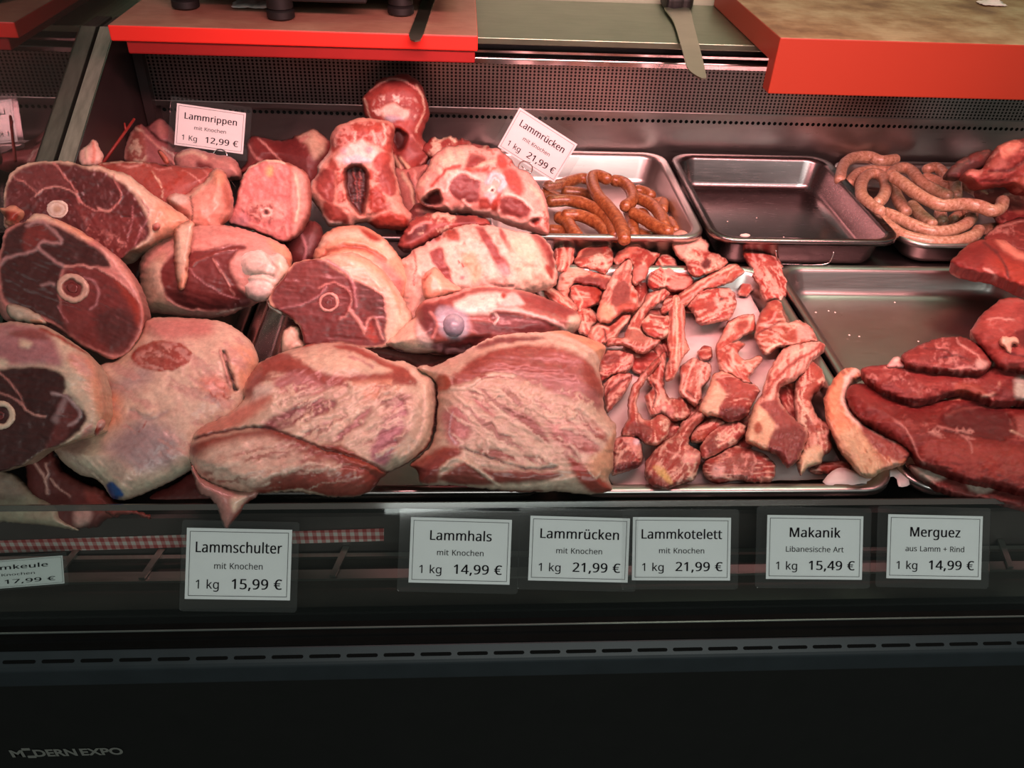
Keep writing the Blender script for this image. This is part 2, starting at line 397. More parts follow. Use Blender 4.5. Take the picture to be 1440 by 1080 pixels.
GLYPH = {
'b,':(215,"154,84 146,55 136,23 124,-10 111,-42 98,-74 85,-103 33,-103 41,-72 49,-38 56,-3 63,31 68,63 73,93 148,93","12,14,13 12,0,14 12,1,0 11,1,12 11,2,1 10,2,11 10,3,2 9,3,10 9,4,3 8,4,9 8,5,4 7,5,8 7,6,5"),
'b0':(459,"419,287 417,221 409,163 395,112 376,70 349,37 316,12 276,-3 229,-8 170,1 122,27 86,70 60,129 44,201 39,287 44,373 58,446 83,504 119,547 167,573 229,581 287,573 335,547 372,504 399,446 414,373 110,287 113,215 121,156 137,111 159,78 190,59 229,52 268,59 298,78 320,110 336,156 345,215 348,287 345,359 336,417 320,463 298,495 268,515 229,521 190,515 159,495 137,463 121,417 113,359","19,21,20 18,21,19 18,22,21 17,22,18 17,44,22 44,23,22 17,45,44 43,23,44 17,46,45 42,23,43 16,46,17 42,24,23 16,47,46 41,24,42 16,48,47 40,24,41 15,48,16 40,25,24 15,49,48 39,25,40 14,49,15 39,0,25 14,26,49 38,0,39 13,26,14 13,27,26 37,0,38 37,1,0 37,2,1 13,28,27 36,2,37 12,28,13 36,3,2 12,29,28 35,3,36 11,29,12 35,4,3 11,30,29 34,4,35 11,31,30 33,4,34 10,31,11 33,5,4 10,32,31 32,5,33 10,5,32 10,6,5 9,6,10 9,7,6 8,7,9"),
'b1':(459,"285,0 216,0 216,400 216,422 216,439 217,455 217,470 218,484 219,499 207,487 196,477 184,467 169,455 108,405 71,452 226,573 285,573","14,16,15 14,8,16 8,0,16 14,9,8 7,0,8 14,10,9 6,0,7 14,11,10 5,0,6 14,12,11 4,0,5 14,13,12 3,0,4 2,0,3 1,0,2"),
'b2':(459,"417,0 38,0 38,59 188,210 228,251 261,287 287,320 306,353 318,387 322,424 315,466 294,496 261,514 221,520 181,517 147,506 115,489 83,466 45,513 68,531 94,548 122,561 153,572 186,578 221,581 270,576 313,562 347,540 372,510 388,472 394,428 389,385 375,344 353,305 324,267 288,227 247,185 128,67 128,64 417,64","23,25,24 22,25,23 22,26,25 21,26,22 21,27,26 20,27,21 19,27,20 19,28,27 18,13,19 13,28,19 18,14,13 12,28,13 18,15,14 11,28,12 17,16,18 16,15,18 11,29,28 10,29,11 10,30,29 9,30,10 9,31,30 8,31,9 7,31,8 7,32,31 6,32,7 6,33,32 5,33,6 5,34,33 4,34,5 4,35,34 3,35,4 3,36,35 2,36,3 2,37,36 2,38,37 2,39,38 2,0,39 1,0,2"),
'b3':(459,"395,439 392,403 381,372 363,347 340,326 310,311 277,302 277,298 337,283 379,255 405,214 413,163 407,116 390,74 360,40 318,14 263,-3 193,-8 150,-6 110,-1 72,8 36,23 36,89 74,73 114,61 155,54 194,51 260,59 305,81 331,117 339,164 335,197 320,223 297,242 265,255 226,263 179,265 123,265 123,326 180,326 223,329 259,339 286,356 307,377 319,404 323,434 316,471 295,498 262,516 219,521 190,520 164,515 140,508 117,498 96,487 75,473 39,521 73,544 115,563 163,576 218,581 296,571 352,540 384,495","59,61,60 58,61,59 58,62,61 57,62,58 56,62,57 56,49,62 49,48,62 48,63,62 55,54,56 54,53,56 53,52,56 52,51,56 51,50,56 50,49,56 47,63,48 46,63,47 46,0,63 45,0,46 45,1,0 44,1,45 43,1,44 43,2,1 42,2,43 42,3,2 41,3,42 41,4,3 40,4,41 39,4,40 39,5,4 37,39,38 37,5,39 37,6,5 37,7,6 37,8,7 37,36,8 36,9,8 35,9,36 34,9,35 33,9,34 33,10,9 32,10,33 31,10,32 31,11,10 30,11,31 29,11,30 29,12,11 28,12,29 28,13,12 21,23,22 27,13,28 27,14,13 21,24,23 21,25,24 26,14,27 21,26,25 21,14,26 21,15,14 20,15,21 20,16,15 19,16,20 18,16,19 18,17,16"),
'b4':(459,"443,130 359,130 359,0 291,0 291,130 17,130 17,190 286,576 359,576 359,193 443,193 291,374 291,394 291,412 292,429 293,444 293,459 294,474 294,487 295,500 292,500 285,485 276,468 266,451 257,438 86,193 291,193","6,20,7 20,8,7 20,19,8 19,9,8 6,21,20 18,9,19 17,9,18 6,22,21 16,9,17 6,23,22 15,9,16 6,24,23 14,9,15 6,25,24 13,9,14 12,9,13 11,9,12 26,9,11 6,26,25 6,9,26 6,10,9 6,0,10 5,0,6 4,0,5 3,1,4 1,0,4 3,2,1"),
'b5':(459,"221,351 275,346 322,331 361,307 389,274 407,232 413,183 407,128 387,81 356,43 314,15 261,-2 199,-8 156,-6 116,0 80,10 51,23 51,90 82,74 121,62 161,55 200,52 239,55 274,65 302,82 323,106 336,137 341,176 332,225 306,262 262,284 197,292 173,291 146,288 120,284 99,280 64,302 86,573 373,573 373,508 146,508 132,342 148,345 169,348 194,350","36,40,37 40,38,37 40,39,38 36,41,40 44,1,0 43,1,44 42,1,43 42,2,1 41,2,42 36,2,41 36,3,2 36,31,3 31,4,3 35,34,36 34,33,36 33,32,36 32,31,36 30,4,31 29,4,30 29,5,4 28,5,29 28,6,5 27,6,28 27,7,6 26,7,27 25,7,26 25,8,7 24,8,25 16,18,17 23,8,24 23,9,8 16,19,18 22,9,23 16,20,19 21,9,22 16,21,20 16,9,21 16,10,9 15,10,16 15,11,10 14,11,15 13,11,14 13,12,11"),
'b6':(459,"44,245 46,294 51,342 60,389 75,433 95,474 121,510 155,539 196,562 246,576 306,581 324,580 344,579 362,577 377,573 377,513 362,517 344,520 326,522 308,523 257,518 216,504 183,483 158,454 139,419 127,380 119,337 115,291 119,291 133,309 150,326 170,339 194,350 223,356 255,358 302,353 342,338 375,313 400,279 416,236 421,184 415,129 399,82 372,44 336,15 291,-2 239,-8 199,-4 163,7 130,26 101,54 77,89 59,133 48,185 238,51 284,59 320,84 343,125 351,184 344,233 324,271 289,295 241,303 205,299 175,287 150,270 131,248 119,223 115,198 117,172 123,146 133,121 146,99 164,79 185,64 210,55","9,11,10 9,12,11 9,13,12 9,14,13 8,14,9 8,16,14 16,15,14 7,18,8 18,17,8 17,16,8 6,19,7 19,18,7 6,20,19 6,21,20 5,21,6 5,22,21 5,23,22 4,23,5 4,24,23 3,24,4 3,25,24 2,25,3 2,26,25 33,35,34 32,35,33 32,36,35 31,36,32 1,26,2 30,36,31 30,37,36 1,27,26 29,37,30 29,62,37 62,38,37 28,62,29 28,63,62 61,38,62 28,64,63 60,38,61 0,27,1 0,28,27 0,64,28 0,65,64 60,39,38 59,39,60 0,66,65 0,67,66 53,67,0 59,40,39 58,40,59 53,68,67 53,69,68 52,69,53 57,40,58 57,41,40 52,70,69 52,71,70 51,71,52 57,42,41 56,42,57 51,72,71 51,73,72 50,73,51 55,42,56 55,43,42 50,74,73 50,75,74 54,43,55 50,54,75 49,54,50 49,43,54 49,44,43 48,44,49 48,45,44 47,45,48 47,46,45"),
'b7':(459,"109,0 344,508 35,508 35,573 419,573 419,518 187,0","2,4,3 2,5,4 2,1,5 1,6,5 0,6,1"),
'b8':(459,"229,581 276,577 318,565 352,546 378,519 395,485 400,443 396,411 385,383 368,359 346,338 320,319 291,303 325,285 355,265 381,242 401,216 414,185 419,148 413,104 395,65 367,34 330,11 284,-3 231,-8 174,-3 126,10 89,33 61,63 45,101 39,146 43,183 56,214 75,241 99,264 128,283 158,299 131,316 107,336 87,358 71,383 61,411 58,444 63,485 80,518 107,545 141,565 182,577 108,145 116,107 138,76 176,55 229,48 281,55 319,76 342,108 350,148 346,174 335,197 317,217 293,235 264,251 229,265 217,270 184,254 157,237 136,219 121,197 111,173 228,524 188,518 155,502 134,476 127,441 130,414 141,391 157,373 179,357 204,344 232,330 258,343 282,357 302,373 317,392 327,414 330,441 323,476 302,502 270,518","47,1,0 47,2,1 46,2,47 46,3,2 45,3,46 45,4,3 44,69,45 69,4,45 44,70,69 88,4,69 88,5,4 43,70,44 43,71,70 87,5,88 43,72,71 86,5,87 42,72,43 86,6,5 42,73,72 85,6,86 41,73,42 85,7,6 41,74,73 84,7,85 83,7,84 41,75,74 40,75,41 83,8,7 82,8,83 40,76,75 82,9,8 39,76,40 39,77,76 81,9,82 81,10,9 38,77,39 38,78,77 80,10,81 38,79,78 79,10,80 79,11,10 37,79,38 37,11,79 37,12,11 36,12,37 36,13,12 35,13,36 35,14,13 34,63,35 63,14,35 34,64,63 62,14,63 61,14,62 61,15,14 33,64,34 33,65,64 60,15,61 60,16,15 32,65,33 32,66,65 59,16,60 32,67,66 58,16,59 58,17,16 31,67,32 31,68,67 57,17,58 57,18,17 30,68,31 56,18,57 30,48,68 56,19,18 55,19,56 29,48,30 29,49,48 54,19,55 29,50,49 54,20,19 28,50,29 28,51,50 53,20,54 53,21,20 27,51,28 27,52,51 52,21,53 27,21,52 27,22,21 26,22,27 26,23,22 25,23,26 25,24,23"),
'b9':(459,"417,328 415,279 410,231 401,183 387,139 366,99 340,63 306,33 265,11 214,-3 154,-8 137,-8 117,-6 97,-4 82,0 82,60 97,56 115,53 134,50 152,50 204,54 245,68 278,90 303,118 322,153 334,192 342,235 346,281 341,281 327,263 310,247 290,233 266,223 237,216 204,214 158,219 118,235 85,260 61,294 45,336 40,387 46,443 63,491 90,529 127,557 171,575 223,581 262,577 299,565 332,545 361,518 384,483 402,439 413,388 223,521 178,513 142,488 118,447 110,388 117,339 137,301 171,277 220,269 256,273 286,285 311,303 330,325 342,349 346,374 344,400 338,426 328,451 315,474 298,493 277,508 252,518","45,47,46 45,48,47 44,48,45 44,49,48 43,49,44 43,50,49 42,55,43 55,54,43 54,50,43 75,50,54 74,50,75 74,51,50 42,56,55 73,51,74 72,51,73 41,56,42 41,57,56 72,52,51 71,52,72 70,52,71 41,58,57 40,58,41 70,53,52 69,53,70 68,53,69 40,59,58 68,0,53 39,59,40 67,0,68 66,0,67 39,60,59 38,60,39 66,1,0 65,1,66 64,1,65 38,61,60 37,61,38 63,28,64 28,27,64 27,1,64 63,29,28 26,1,27 26,2,1 37,62,61 62,29,63 37,29,62 37,30,29 36,30,37 36,31,30 25,2,26 35,31,36 35,32,31 25,3,2 35,33,32 34,33,35 24,3,25 24,4,3 23,4,24 23,5,4 22,5,23 22,6,5 21,6,22 20,6,21 20,7,6 14,16,15 14,17,16 19,7,20 14,18,17 14,19,18 14,7,19 14,8,7 14,9,8 13,9,14 13,10,9 12,10,13 11,10,12"),
'bL':(420,"78,0 78,573 150,573 150,64 400,64 400,0","0,2,1 0,3,2 0,4,3 0,5,4"),
'bM':(727,"330,0 142,502 139,502 140,484 142,461 143,435 144,407 144,377 144,347 144,0 78,0 78,573 184,573 361,103 364,103 544,573 650,573 650,0 578,0 578,352 578,380 579,408 580,435 581,460 583,482 584,501 581,501 390,0","10,2,11 2,12,11 2,1,12 1,13,12 14,26,15 26,16,15 26,25,16 25,17,16 10,3,2 0,13,1 14,27,26 24,17,25 10,4,3 23,17,24 10,5,4 22,17,23 10,6,5 21,17,22 20,17,21 10,7,6 19,17,20 10,8,7 18,17,19 10,9,8 0,14,13 0,27,14"),
'ba':(450,"231,437 299,428 347,403 376,358 385,293 385,0 334,0 320,61 317,61 298,40 279,22 258,9 234,-1 206,-6 172,-8 136,-5 103,6 75,23 55,48 41,80 37,119 50,176 87,219 152,245 243,257 316,259 316,285 310,330 293,359 265,375 227,380 194,378 163,370 133,359 106,347 84,400 115,414 151,426 190,434 252,208 184,200 141,182 118,155 110,119 115,87 132,66 157,53 188,49 238,56 279,79 306,117 315,172 315,210","38,1,0 37,1,38 37,2,1 36,2,37 35,2,36 35,29,2 29,3,2 34,33,35 33,32,35 32,31,35 31,30,35 30,29,35 28,3,29 27,3,28 27,4,3 26,4,27 26,5,4 25,5,26 24,52,25 52,5,25 23,52,24 22,52,23 21,40,22 40,39,22 39,52,22 51,5,52 21,41,40 21,42,41 20,42,21 50,5,51 20,43,42 19,43,20 19,44,43 49,7,50 7,5,50 19,45,44 18,45,19 48,8,49 8,7,49 18,46,45 48,9,8 6,5,7 47,9,48 18,47,46 18,9,47 17,9,18 17,10,9 16,10,17 16,11,10 16,12,11 15,12,16 15,13,12 14,13,15"),
'bc':(385,"241,-8 187,-2 139,15 99,45 69,87 50,143 44,213 51,284 71,342 102,385 142,415 191,432 245,438 278,436 309,431 336,424 358,415 337,356 316,363 292,370 267,374 244,376 204,371 172,358 148,335 131,303 120,263 117,213 120,166 131,126 148,94 172,71 202,58 240,53 273,55 302,60 328,68 351,78 351,15 328,5 304,-2 275,-7","11,13,12 11,14,13 10,14,11 10,15,14 10,16,15 9,16,10 9,21,16 21,20,16 20,19,16 19,18,16 18,17,16 8,22,9 22,21,9 8,23,22 8,24,23 7,24,8 7,25,24 7,26,25 6,26,7 6,27,26 6,28,27 5,28,6 5,29,28 4,29,5 4,30,29 4,31,30 3,31,4 36,38,37 3,32,31 35,38,36 34,38,35 3,33,32 33,38,34 3,38,33 2,38,3 1,38,2 1,39,38 1,40,39 1,41,40 0,41,1"),
'be':(452,"234,438 286,432 329,414 364,385 390,346 406,299 411,244 411,201 117,201 127,137 154,90 197,62 254,52 293,54 327,60 359,69 392,82 392,20 359,8 327,-1 292,-6 251,-8 194,-2 143,17 101,48 70,91 51,146 44,212 50,277 68,333 96,378 134,411 181,431 233,380 188,372 154,348 130,309 119,257 338,257 335,292 326,322 312,346 292,364 266,376","32,1,0 32,2,1 31,2,32 31,3,2 30,3,31 30,33,3 33,43,3 43,4,3 30,34,33 29,34,30 42,4,43 29,35,34 41,4,42 29,36,35 41,5,4 40,5,41 28,36,29 39,5,40 28,37,36 39,6,5 38,6,39 27,37,28 27,38,37 27,6,38 27,7,6 26,8,27 8,7,27 26,9,8 25,9,26 25,10,9 24,10,25 24,11,10 15,17,16 14,17,15 24,12,11 13,17,14 12,17,13 24,17,12 23,17,24 23,18,17 22,18,23 22,19,18 22,20,19 21,20,22"),
'bg':(493,"221,438 261,434 297,422 329,402 355,373 359,373 369,430 425,430 425,-7 420,-63 404,-109 378,-146 341,-172 293,-187 233,-192 188,-191 147,-186 110,-177 78,-165 78,-100 111,-114 149,-125 191,-132 237,-134 286,-126 324,-101 347,-63 355,-13 355,4 355,16 356,32 357,47 358,57 354,57 329,28 299,8 263,-4 221,-8 147,7 91,51 56,121 44,214 56,306 91,377 147,423 230,379 197,374 169,359 147,336 130,303 120,262 117,213 124,143 146,92 182,60 232,50 262,52 288,58 309,69 326,85 340,105 349,131 354,161 356,197 356,214 353,267 343,309 326,340 302,362 270,374","44,1,0 44,2,1 5,7,6 5,8,7 43,2,44 43,3,2 43,45,3 45,4,3 43,46,45 69,4,45 42,46,43 68,4,69 42,47,46 68,5,4 68,67,5 67,66,5 66,8,5 42,48,47 42,49,48 65,8,66 41,49,42 41,50,49 64,8,65 41,51,50 40,51,41 63,8,64 40,52,51 62,8,63 61,8,62 40,53,52 60,8,61 39,53,40 59,32,60 32,8,60 39,54,53 58,32,59 57,32,58 39,55,54 56,33,57 33,32,57 56,34,33 31,8,32 55,34,56 38,55,39 38,34,55 30,8,31 29,8,30 38,35,34 28,8,29 38,36,35 37,36,38 27,8,28 27,9,8 26,9,27 25,9,26 25,10,9 18,20,19 24,10,25 24,11,10 18,21,20 18,22,21 23,11,24 18,23,22 18,11,23 18,12,11 17,12,18 17,13,12 16,13,17 15,13,16 15,14,13"),
'bh':(496,"139,431 138,415 138,399 136,384 135,370 140,370 155,391 174,407 196,420 221,429 247,435 273,437 321,433 360,421 391,400 413,370 426,330 431,280 431,0 361,0 361,275 355,321 338,353 308,372 265,379 222,374 189,360 166,338 150,308 142,269 139,222 139,0 68,0 68,609 139,609","32,34,33 32,0,34 10,12,11 9,12,10 9,13,12 32,1,0 8,13,9 8,14,13 7,14,8 32,2,1 6,14,7 6,15,14 32,3,2 5,24,6 24,15,6 32,4,3 5,25,24 23,15,24 5,26,25 22,15,23 32,5,4 32,28,5 28,27,5 27,26,5 22,16,15 21,16,22 21,17,16 20,17,21 32,29,28 20,18,17 19,18,20 32,30,29 32,31,30"),
'bi':(207,"104,591 119,588 133,580 142,566 145,546 142,526 133,512 119,504 104,501 88,504 75,512 66,526 63,546 66,566 75,580 88,588 139,430 139,0 68,0 68,430","18,16,19 18,17,16 15,1,0 14,1,15 14,2,1 13,2,14 13,3,2 12,3,13 12,4,3 11,4,12 11,5,4 10,5,11 10,6,5 9,6,10 9,7,6 8,7,9"),
'bk':(428,"138,291 138,276 137,257 136,238 135,221 138,221 144,229 152,240 162,252 172,264 181,276 189,285 326,430 409,430 235,246 421,0 336,0 187,200 138,158 138,0 68,0 68,609 138,609","20,22,21 20,0,22 11,13,12 11,14,13 20,1,0 10,14,11 20,2,1 9,14,10 8,14,9 20,3,2 7,14,8 7,15,14 6,17,7 17,15,7 20,4,3 5,17,6 20,5,4 20,18,5 18,17,5 16,15,17 20,19,18"),
'bl':(207,"139,0 68,0 68,609 139,609","1,3,2 1,0,3"),
'bm':(750,"540,438 603,429 649,401 676,352 685,280 685,0 615,0 615,277 610,321 594,353 567,372 528,379 474,369 438,342 418,298 411,237 411,0 342,0 342,277 339,308 332,333 320,353 303,367 281,376 253,379 215,374 185,360 164,338 150,308 141,269 139,223 139,0 68,0 68,430 125,430 136,371 140,371 155,392 173,409 194,422 217,431 241,436 266,438 312,433 349,420 378,398 398,366 402,366 427,398 461,420 499,433","41,43,42 50,1,0 40,43,41 40,44,43 49,1,50 39,44,40 32,34,33 32,35,34 49,2,1 38,44,39 38,45,44 48,2,49 37,45,38 48,10,2 10,3,2 37,46,45 47,11,48 11,10,48 36,24,37 24,46,37 36,25,24 23,46,24 47,12,11 22,46,23 36,26,25 9,3,10 32,36,35 32,28,36 28,27,36 27,26,36 47,13,12 21,46,22 21,47,46 21,13,47 20,13,21 8,3,9 8,4,3 20,14,13 19,14,20 7,4,8 32,29,28 18,14,19 18,15,14 7,5,4 17,15,18 6,5,7 32,30,29 17,16,15 32,31,30"),
'bn':(496,"275,438 343,429 391,401 421,352 431,280 431,0 361,0 361,275 355,321 338,353 308,372 265,379 204,368 166,338 146,289 139,223 139,0 68,0 68,430 125,430 136,371 140,371 156,392 175,409 198,422 222,431 248,436","26,1,0 25,1,26 24,1,25 17,19,18 17,20,19 24,2,1 23,2,24 22,2,23 22,11,2 11,10,2 10,3,2 21,11,22 21,12,11 9,3,10 17,21,20 17,14,21 14,13,21 13,12,21 8,3,9 8,4,3 7,4,8 17,15,14 7,5,4 6,5,7 17,16,15"),
'bo':(485,"442,216 438,165 428,121 411,82 388,51 359,25 324,7 285,-4 241,-8 200,-4 163,7 129,25 100,51 77,82 59,121 48,165 44,216 50,282 68,336 97,380 137,412 186,431 244,438 299,431 347,412 387,380 417,336 436,282 117,216 120,169 130,128 147,95 172,71 203,56 243,51 282,56 314,71 339,95 356,128 366,169 369,216 365,263 355,303 338,335 314,359 282,374 242,379 185,368 147,335 124,284","21,23,22 20,23,21 20,24,23 19,24,20 19,25,24 18,47,19 47,46,19 46,25,19 46,45,25 45,26,25 44,26,45 18,48,47 43,26,44 17,48,18 43,27,26 17,49,48 42,27,43 41,27,42 17,28,49 16,28,17 41,0,27 40,0,41 15,28,16 15,29,28 39,0,40 39,1,0 15,30,29 38,1,39 14,30,15 38,2,1 14,31,30 37,2,38 13,31,14 37,3,2 13,32,31 36,3,37 12,32,13 36,4,3 12,33,32 35,4,36 12,34,33 34,4,35 11,34,12 11,4,34 11,5,4 10,5,11 10,6,5 9,6,10 9,7,6 8,7,9"),
'bp':(493,"273,438 344,424 401,383 437,313 449,216 444,148 427,93 401,49 365,17 322,-2 272,-8 241,-6 213,1 190,11 170,24 153,38 139,55 134,55 136,39 137,20 138,1 139,-16 139,-192 68,-192 68,430 126,430 136,371 139,371 153,389 170,405 189,419 213,429 240,436 260,379 221,374 190,362 167,342 152,313 142,275 139,229 139,216 142,167 150,126 165,93 188,70 220,55 261,51 297,56 326,72 348,98 364,131 373,171 376,217 369,283 348,334 311,367","32,1,0 31,1,32 23,25,24 23,26,25 30,1,31 30,2,1 29,2,30 28,2,29 27,33,28 33,2,28 33,55,2 55,3,2 27,34,33 27,35,34 23,27,26 23,38,27 38,37,27 37,36,27 36,35,27 54,3,55 53,3,54 53,4,3 52,4,53 23,39,38 23,40,39 51,4,52 23,41,40 51,5,4 50,5,51 23,42,41 50,6,5 49,6,50 23,17,42 17,43,42 48,6,49 17,44,43 48,7,6 47,7,48 17,45,44 46,7,47 17,16,45 16,46,45 23,18,17 15,46,16 15,7,46 15,8,7 23,19,18 14,8,15 13,8,14 23,20,19 13,9,8 12,9,13 11,9,12 23,21,20 11,10,9 23,22,21"),
'br':(331,"269,438 281,438 295,437 308,435 319,433 310,368 299,370 287,372 275,373 264,374 240,371 217,363 195,351 176,334 161,313 149,289 141,261 139,229 139,0 68,0 68,430 126,430 134,351 137,351 152,374 170,395 191,413 214,426 240,435","28,1,0 28,2,1 28,3,2 28,4,3 27,4,28 27,5,4 19,21,20 19,22,21 26,5,27 25,6,26 6,5,26 24,9,25 9,8,25 8,7,25 7,6,25 23,10,24 10,9,24 23,11,10 23,12,11 19,23,22 19,15,23 15,14,23 14,13,23 13,12,23 19,16,15 19,17,16 19,18,17"),
'bs':(384,"348,119 343,80 327,49 302,24 268,6 226,-4 176,-8 135,-6 99,-1 68,8 42,19 42,83 70,71 104,60 141,52 178,49 224,53 256,66 274,86 280,112 278,128 271,141 259,154 239,167 212,180 174,196 135,212 103,228 76,245 57,266 45,292 41,324 52,372 85,408 137,430 202,438 240,436 275,430 308,421 339,409 315,353 287,363 258,372 228,378 197,380 159,377 131,366 114,350 108,328 111,312 119,298 133,286 154,274 182,261 219,246 257,231 289,215 314,197 333,176 344,150","34,36,35 34,37,36 33,37,34 33,38,37 33,39,38 33,42,39 42,41,39 41,40,39 32,44,33 44,43,33 43,42,33 32,45,44 32,46,45 31,46,32 31,47,46 31,48,47 31,49,48 30,49,31 30,50,49 30,51,50 29,51,30 29,52,51 29,53,52 28,53,29 28,54,53 28,55,54 27,55,28 27,56,55 26,56,27 26,57,56 25,57,26 25,58,57 24,58,25 23,58,24 23,59,58 22,59,23 21,59,22 21,0,59 20,0,21 19,0,20 19,1,0 18,1,19 17,1,18 10,12,11 17,2,1 10,13,12 16,2,17 10,14,13 15,2,16 10,15,14 10,2,15 10,3,2 10,4,3 9,4,10 8,4,9 8,5,4 7,5,8 7,6,5"),
'bt':(289,"212,50 228,50 245,53 260,55 272,59 272,5 258,0 240,-4 219,-7 200,-8 167,-5 138,4 112,20 91,44 78,79 74,125 74,375 13,375 13,409 75,437 103,528 144,528 144,430 269,430 269,375 144,375 144,127 149,93 163,69 185,54","19,21,20 19,22,21 18,22,19 18,23,22 18,24,23 17,24,18 16,24,17 15,25,16 25,24,16 15,26,25 15,27,26 14,27,15 14,28,27 13,28,14 13,29,28 3,5,4 2,5,3 13,0,29 1,5,2 0,5,1 13,5,0 12,5,13 11,5,12 11,6,5 10,6,11 10,7,6 10,8,7 9,8,10"),
'bu':(496,"427,430 427,0 370,0 359,57 356,57 340,36 321,20 298,8 273,-1 247,-6 220,-8 173,-4 134,8 103,29 81,59 68,99 63,148 63,430 135,430 135,153 141,108 158,76 188,57 230,51 273,55 306,69 330,91 345,121 354,160 357,206 357,430","16,18,17 16,19,18 29,0,30 29,1,0 28,1,29 27,1,28 16,20,19 15,20,16 26,1,27 15,21,20 14,21,15 25,3,26 3,1,26 14,22,21 24,4,25 4,3,25 13,22,14 13,23,22 24,5,4 2,1,3 23,5,24 13,5,23 13,6,5 12,6,13 12,7,6 11,7,12 11,8,7 11,9,8 10,9,11"),
'bz':(377,"346,0 31,0 31,47 262,375 45,375 45,430 340,430 340,377 112,55 346,55","4,6,5 4,7,6 4,3,7 3,8,7 2,8,3 2,9,8 2,0,9 1,0,2"),
'bü':(496,"286,546 289,564 297,576 309,583 323,585 337,583 350,576 358,564 361,546 358,529 350,516 337,509 323,506 309,509 297,516 289,529 427,430 427,0 370,0 359,57 356,57 340,36 321,20 298,8 273,-1 247,-6 220,-8 173,-4 134,8 103,29 81,59 68,99 63,148 63,430 135,430 135,153 141,108 158,76 188,57 230,51 273,55 306,69 330,91 345,121 354,160 357,206 357,430 136,546 138,564 147,576 159,583 173,585 187,583 200,576 208,564 211,546 208,529 200,516 187,509 173,506 159,509 147,516 138,529","32,34,33 32,35,34 45,16,46 45,17,16 44,17,45 43,17,44 32,36,35 31,36,32 42,17,43 31,37,36 30,37,31 41,19,42 19,17,42 30,38,37 40,20,41 20,19,41 29,38,30 29,39,38 40,21,20 18,17,19 39,21,40 29,21,39 29,22,21 28,22,29 28,23,22 27,23,28 27,24,23 27,25,24 26,25,27 50,52,51 49,52,50 49,53,52 48,53,49 48,54,53 47,54,48 47,55,54 62,55,47 62,56,55 61,56,62 61,57,56 60,57,61 60,58,57 59,58,60 3,5,4 2,5,3 2,6,5 1,6,2 1,7,6 0,7,1 0,8,7 15,8,0 15,9,8 14,9,15 14,10,9 13,10,14 13,11,10 12,11,13"),
'b€':(459,"305,580 344,578 380,571 415,560 448,543 419,485 394,497 366,508 336,515 305,518 276,516 250,509 227,497 206,480 189,459 174,432 162,401 153,365 349,365 349,313 148,313 147,305 147,298 147,290 147,282 147,275 147,267 147,258 148,249 325,249 325,197 154,197 166,156 184,120 207,92 236,71 271,59 311,55 343,56 374,62 404,70 431,80 431,18 404,8 376,0 344,-6 307,-8 247,-2 196,17 155,47 123,88 99,138 83,197 18,197 18,249 76,249 76,258 75,265 75,273 75,282 75,291 76,300 76,307 76,313 18,313 18,365 82,365 97,426 120,479 153,521 195,553 246,573","71,1,0 71,2,1 70,2,71 70,3,2 70,4,3 69,4,70 69,9,4 9,8,4 8,7,4 7,6,4 6,5,4 68,10,69 10,9,69 68,11,10 68,12,11 68,13,12 68,14,13 67,14,68 67,15,14 67,16,15 66,16,67 66,17,16 64,66,65 64,17,66 64,18,17 64,19,18 63,19,64 62,20,63 20,19,63 62,21,20 61,21,62 61,22,21 60,22,61 60,23,22 59,23,60 59,24,23 58,24,59 58,25,24 58,26,25 57,26,58 57,27,26 56,27,57 55,27,56 55,28,27 53,55,54 53,28,55 53,29,28 53,30,29 52,30,53 51,31,52 31,30,52 51,32,31 51,33,32 50,33,51 50,34,33 50,35,34 49,35,50 40,42,41 49,36,35 39,42,40 38,42,39 49,37,36 37,42,38 49,42,37 48,42,49 48,43,42 47,43,48 47,44,43 47,45,44 46,45,47"),
'r+':(459,"257,311 417,311 417,254 257,254 257,89 200,89 200,254 40,254 40,311 200,311 200,477 257,477","9,11,10 9,0,11 7,9,8 7,0,9 7,1,0 7,2,1 6,2,7 5,3,6 3,2,6 5,4,3"),
'r1':(459,"285,0 216,0 216,400 216,422 216,439 217,455 217,470 218,484 219,499 207,487 196,477 184,467 169,455 108,405 71,452 226,573 285,573","14,16,15 14,8,16 8,0,16 14,9,8 7,0,8 14,10,9 6,0,7 14,11,10 5,0,6 14,12,11 4,0,5 14,13,12 3,0,4 2,0,3 1,0,2"),
'rA':(512,"437,0 368,177 141,177 73,0 0,0 224,575 289,575 512,0 282,415 279,424 274,438 269,455 263,473 259,489 255,500 251,484 247,468 242,452 238,438 234,425 230,415 165,241 346,241","4,6,5 4,14,6 14,7,6 4,15,14 13,7,14 12,7,13 4,16,15 11,7,12 4,17,16 10,7,11 4,18,17 4,19,18 9,7,10 4,20,19 8,7,9 4,21,20 22,7,8 4,2,21 2,22,21 2,1,22 1,7,22 4,3,2 0,7,1"),
'rK':(496,"496,0 411,0 209,273 150,222 150,0 78,0 78,573 150,573 150,290 174,318 199,345 224,372 249,399 403,573 488,573 261,323","5,7,6 5,8,7 12,14,13 12,15,14 11,15,12 10,15,11 9,15,10 9,0,15 8,2,9 2,0,9 5,3,8 3,2,8 1,0,2 5,4,3"),
'rL':(420,"78,0 78,573 150,573 150,64 400,64 400,0","0,2,1 0,3,2 0,4,3 0,5,4"),
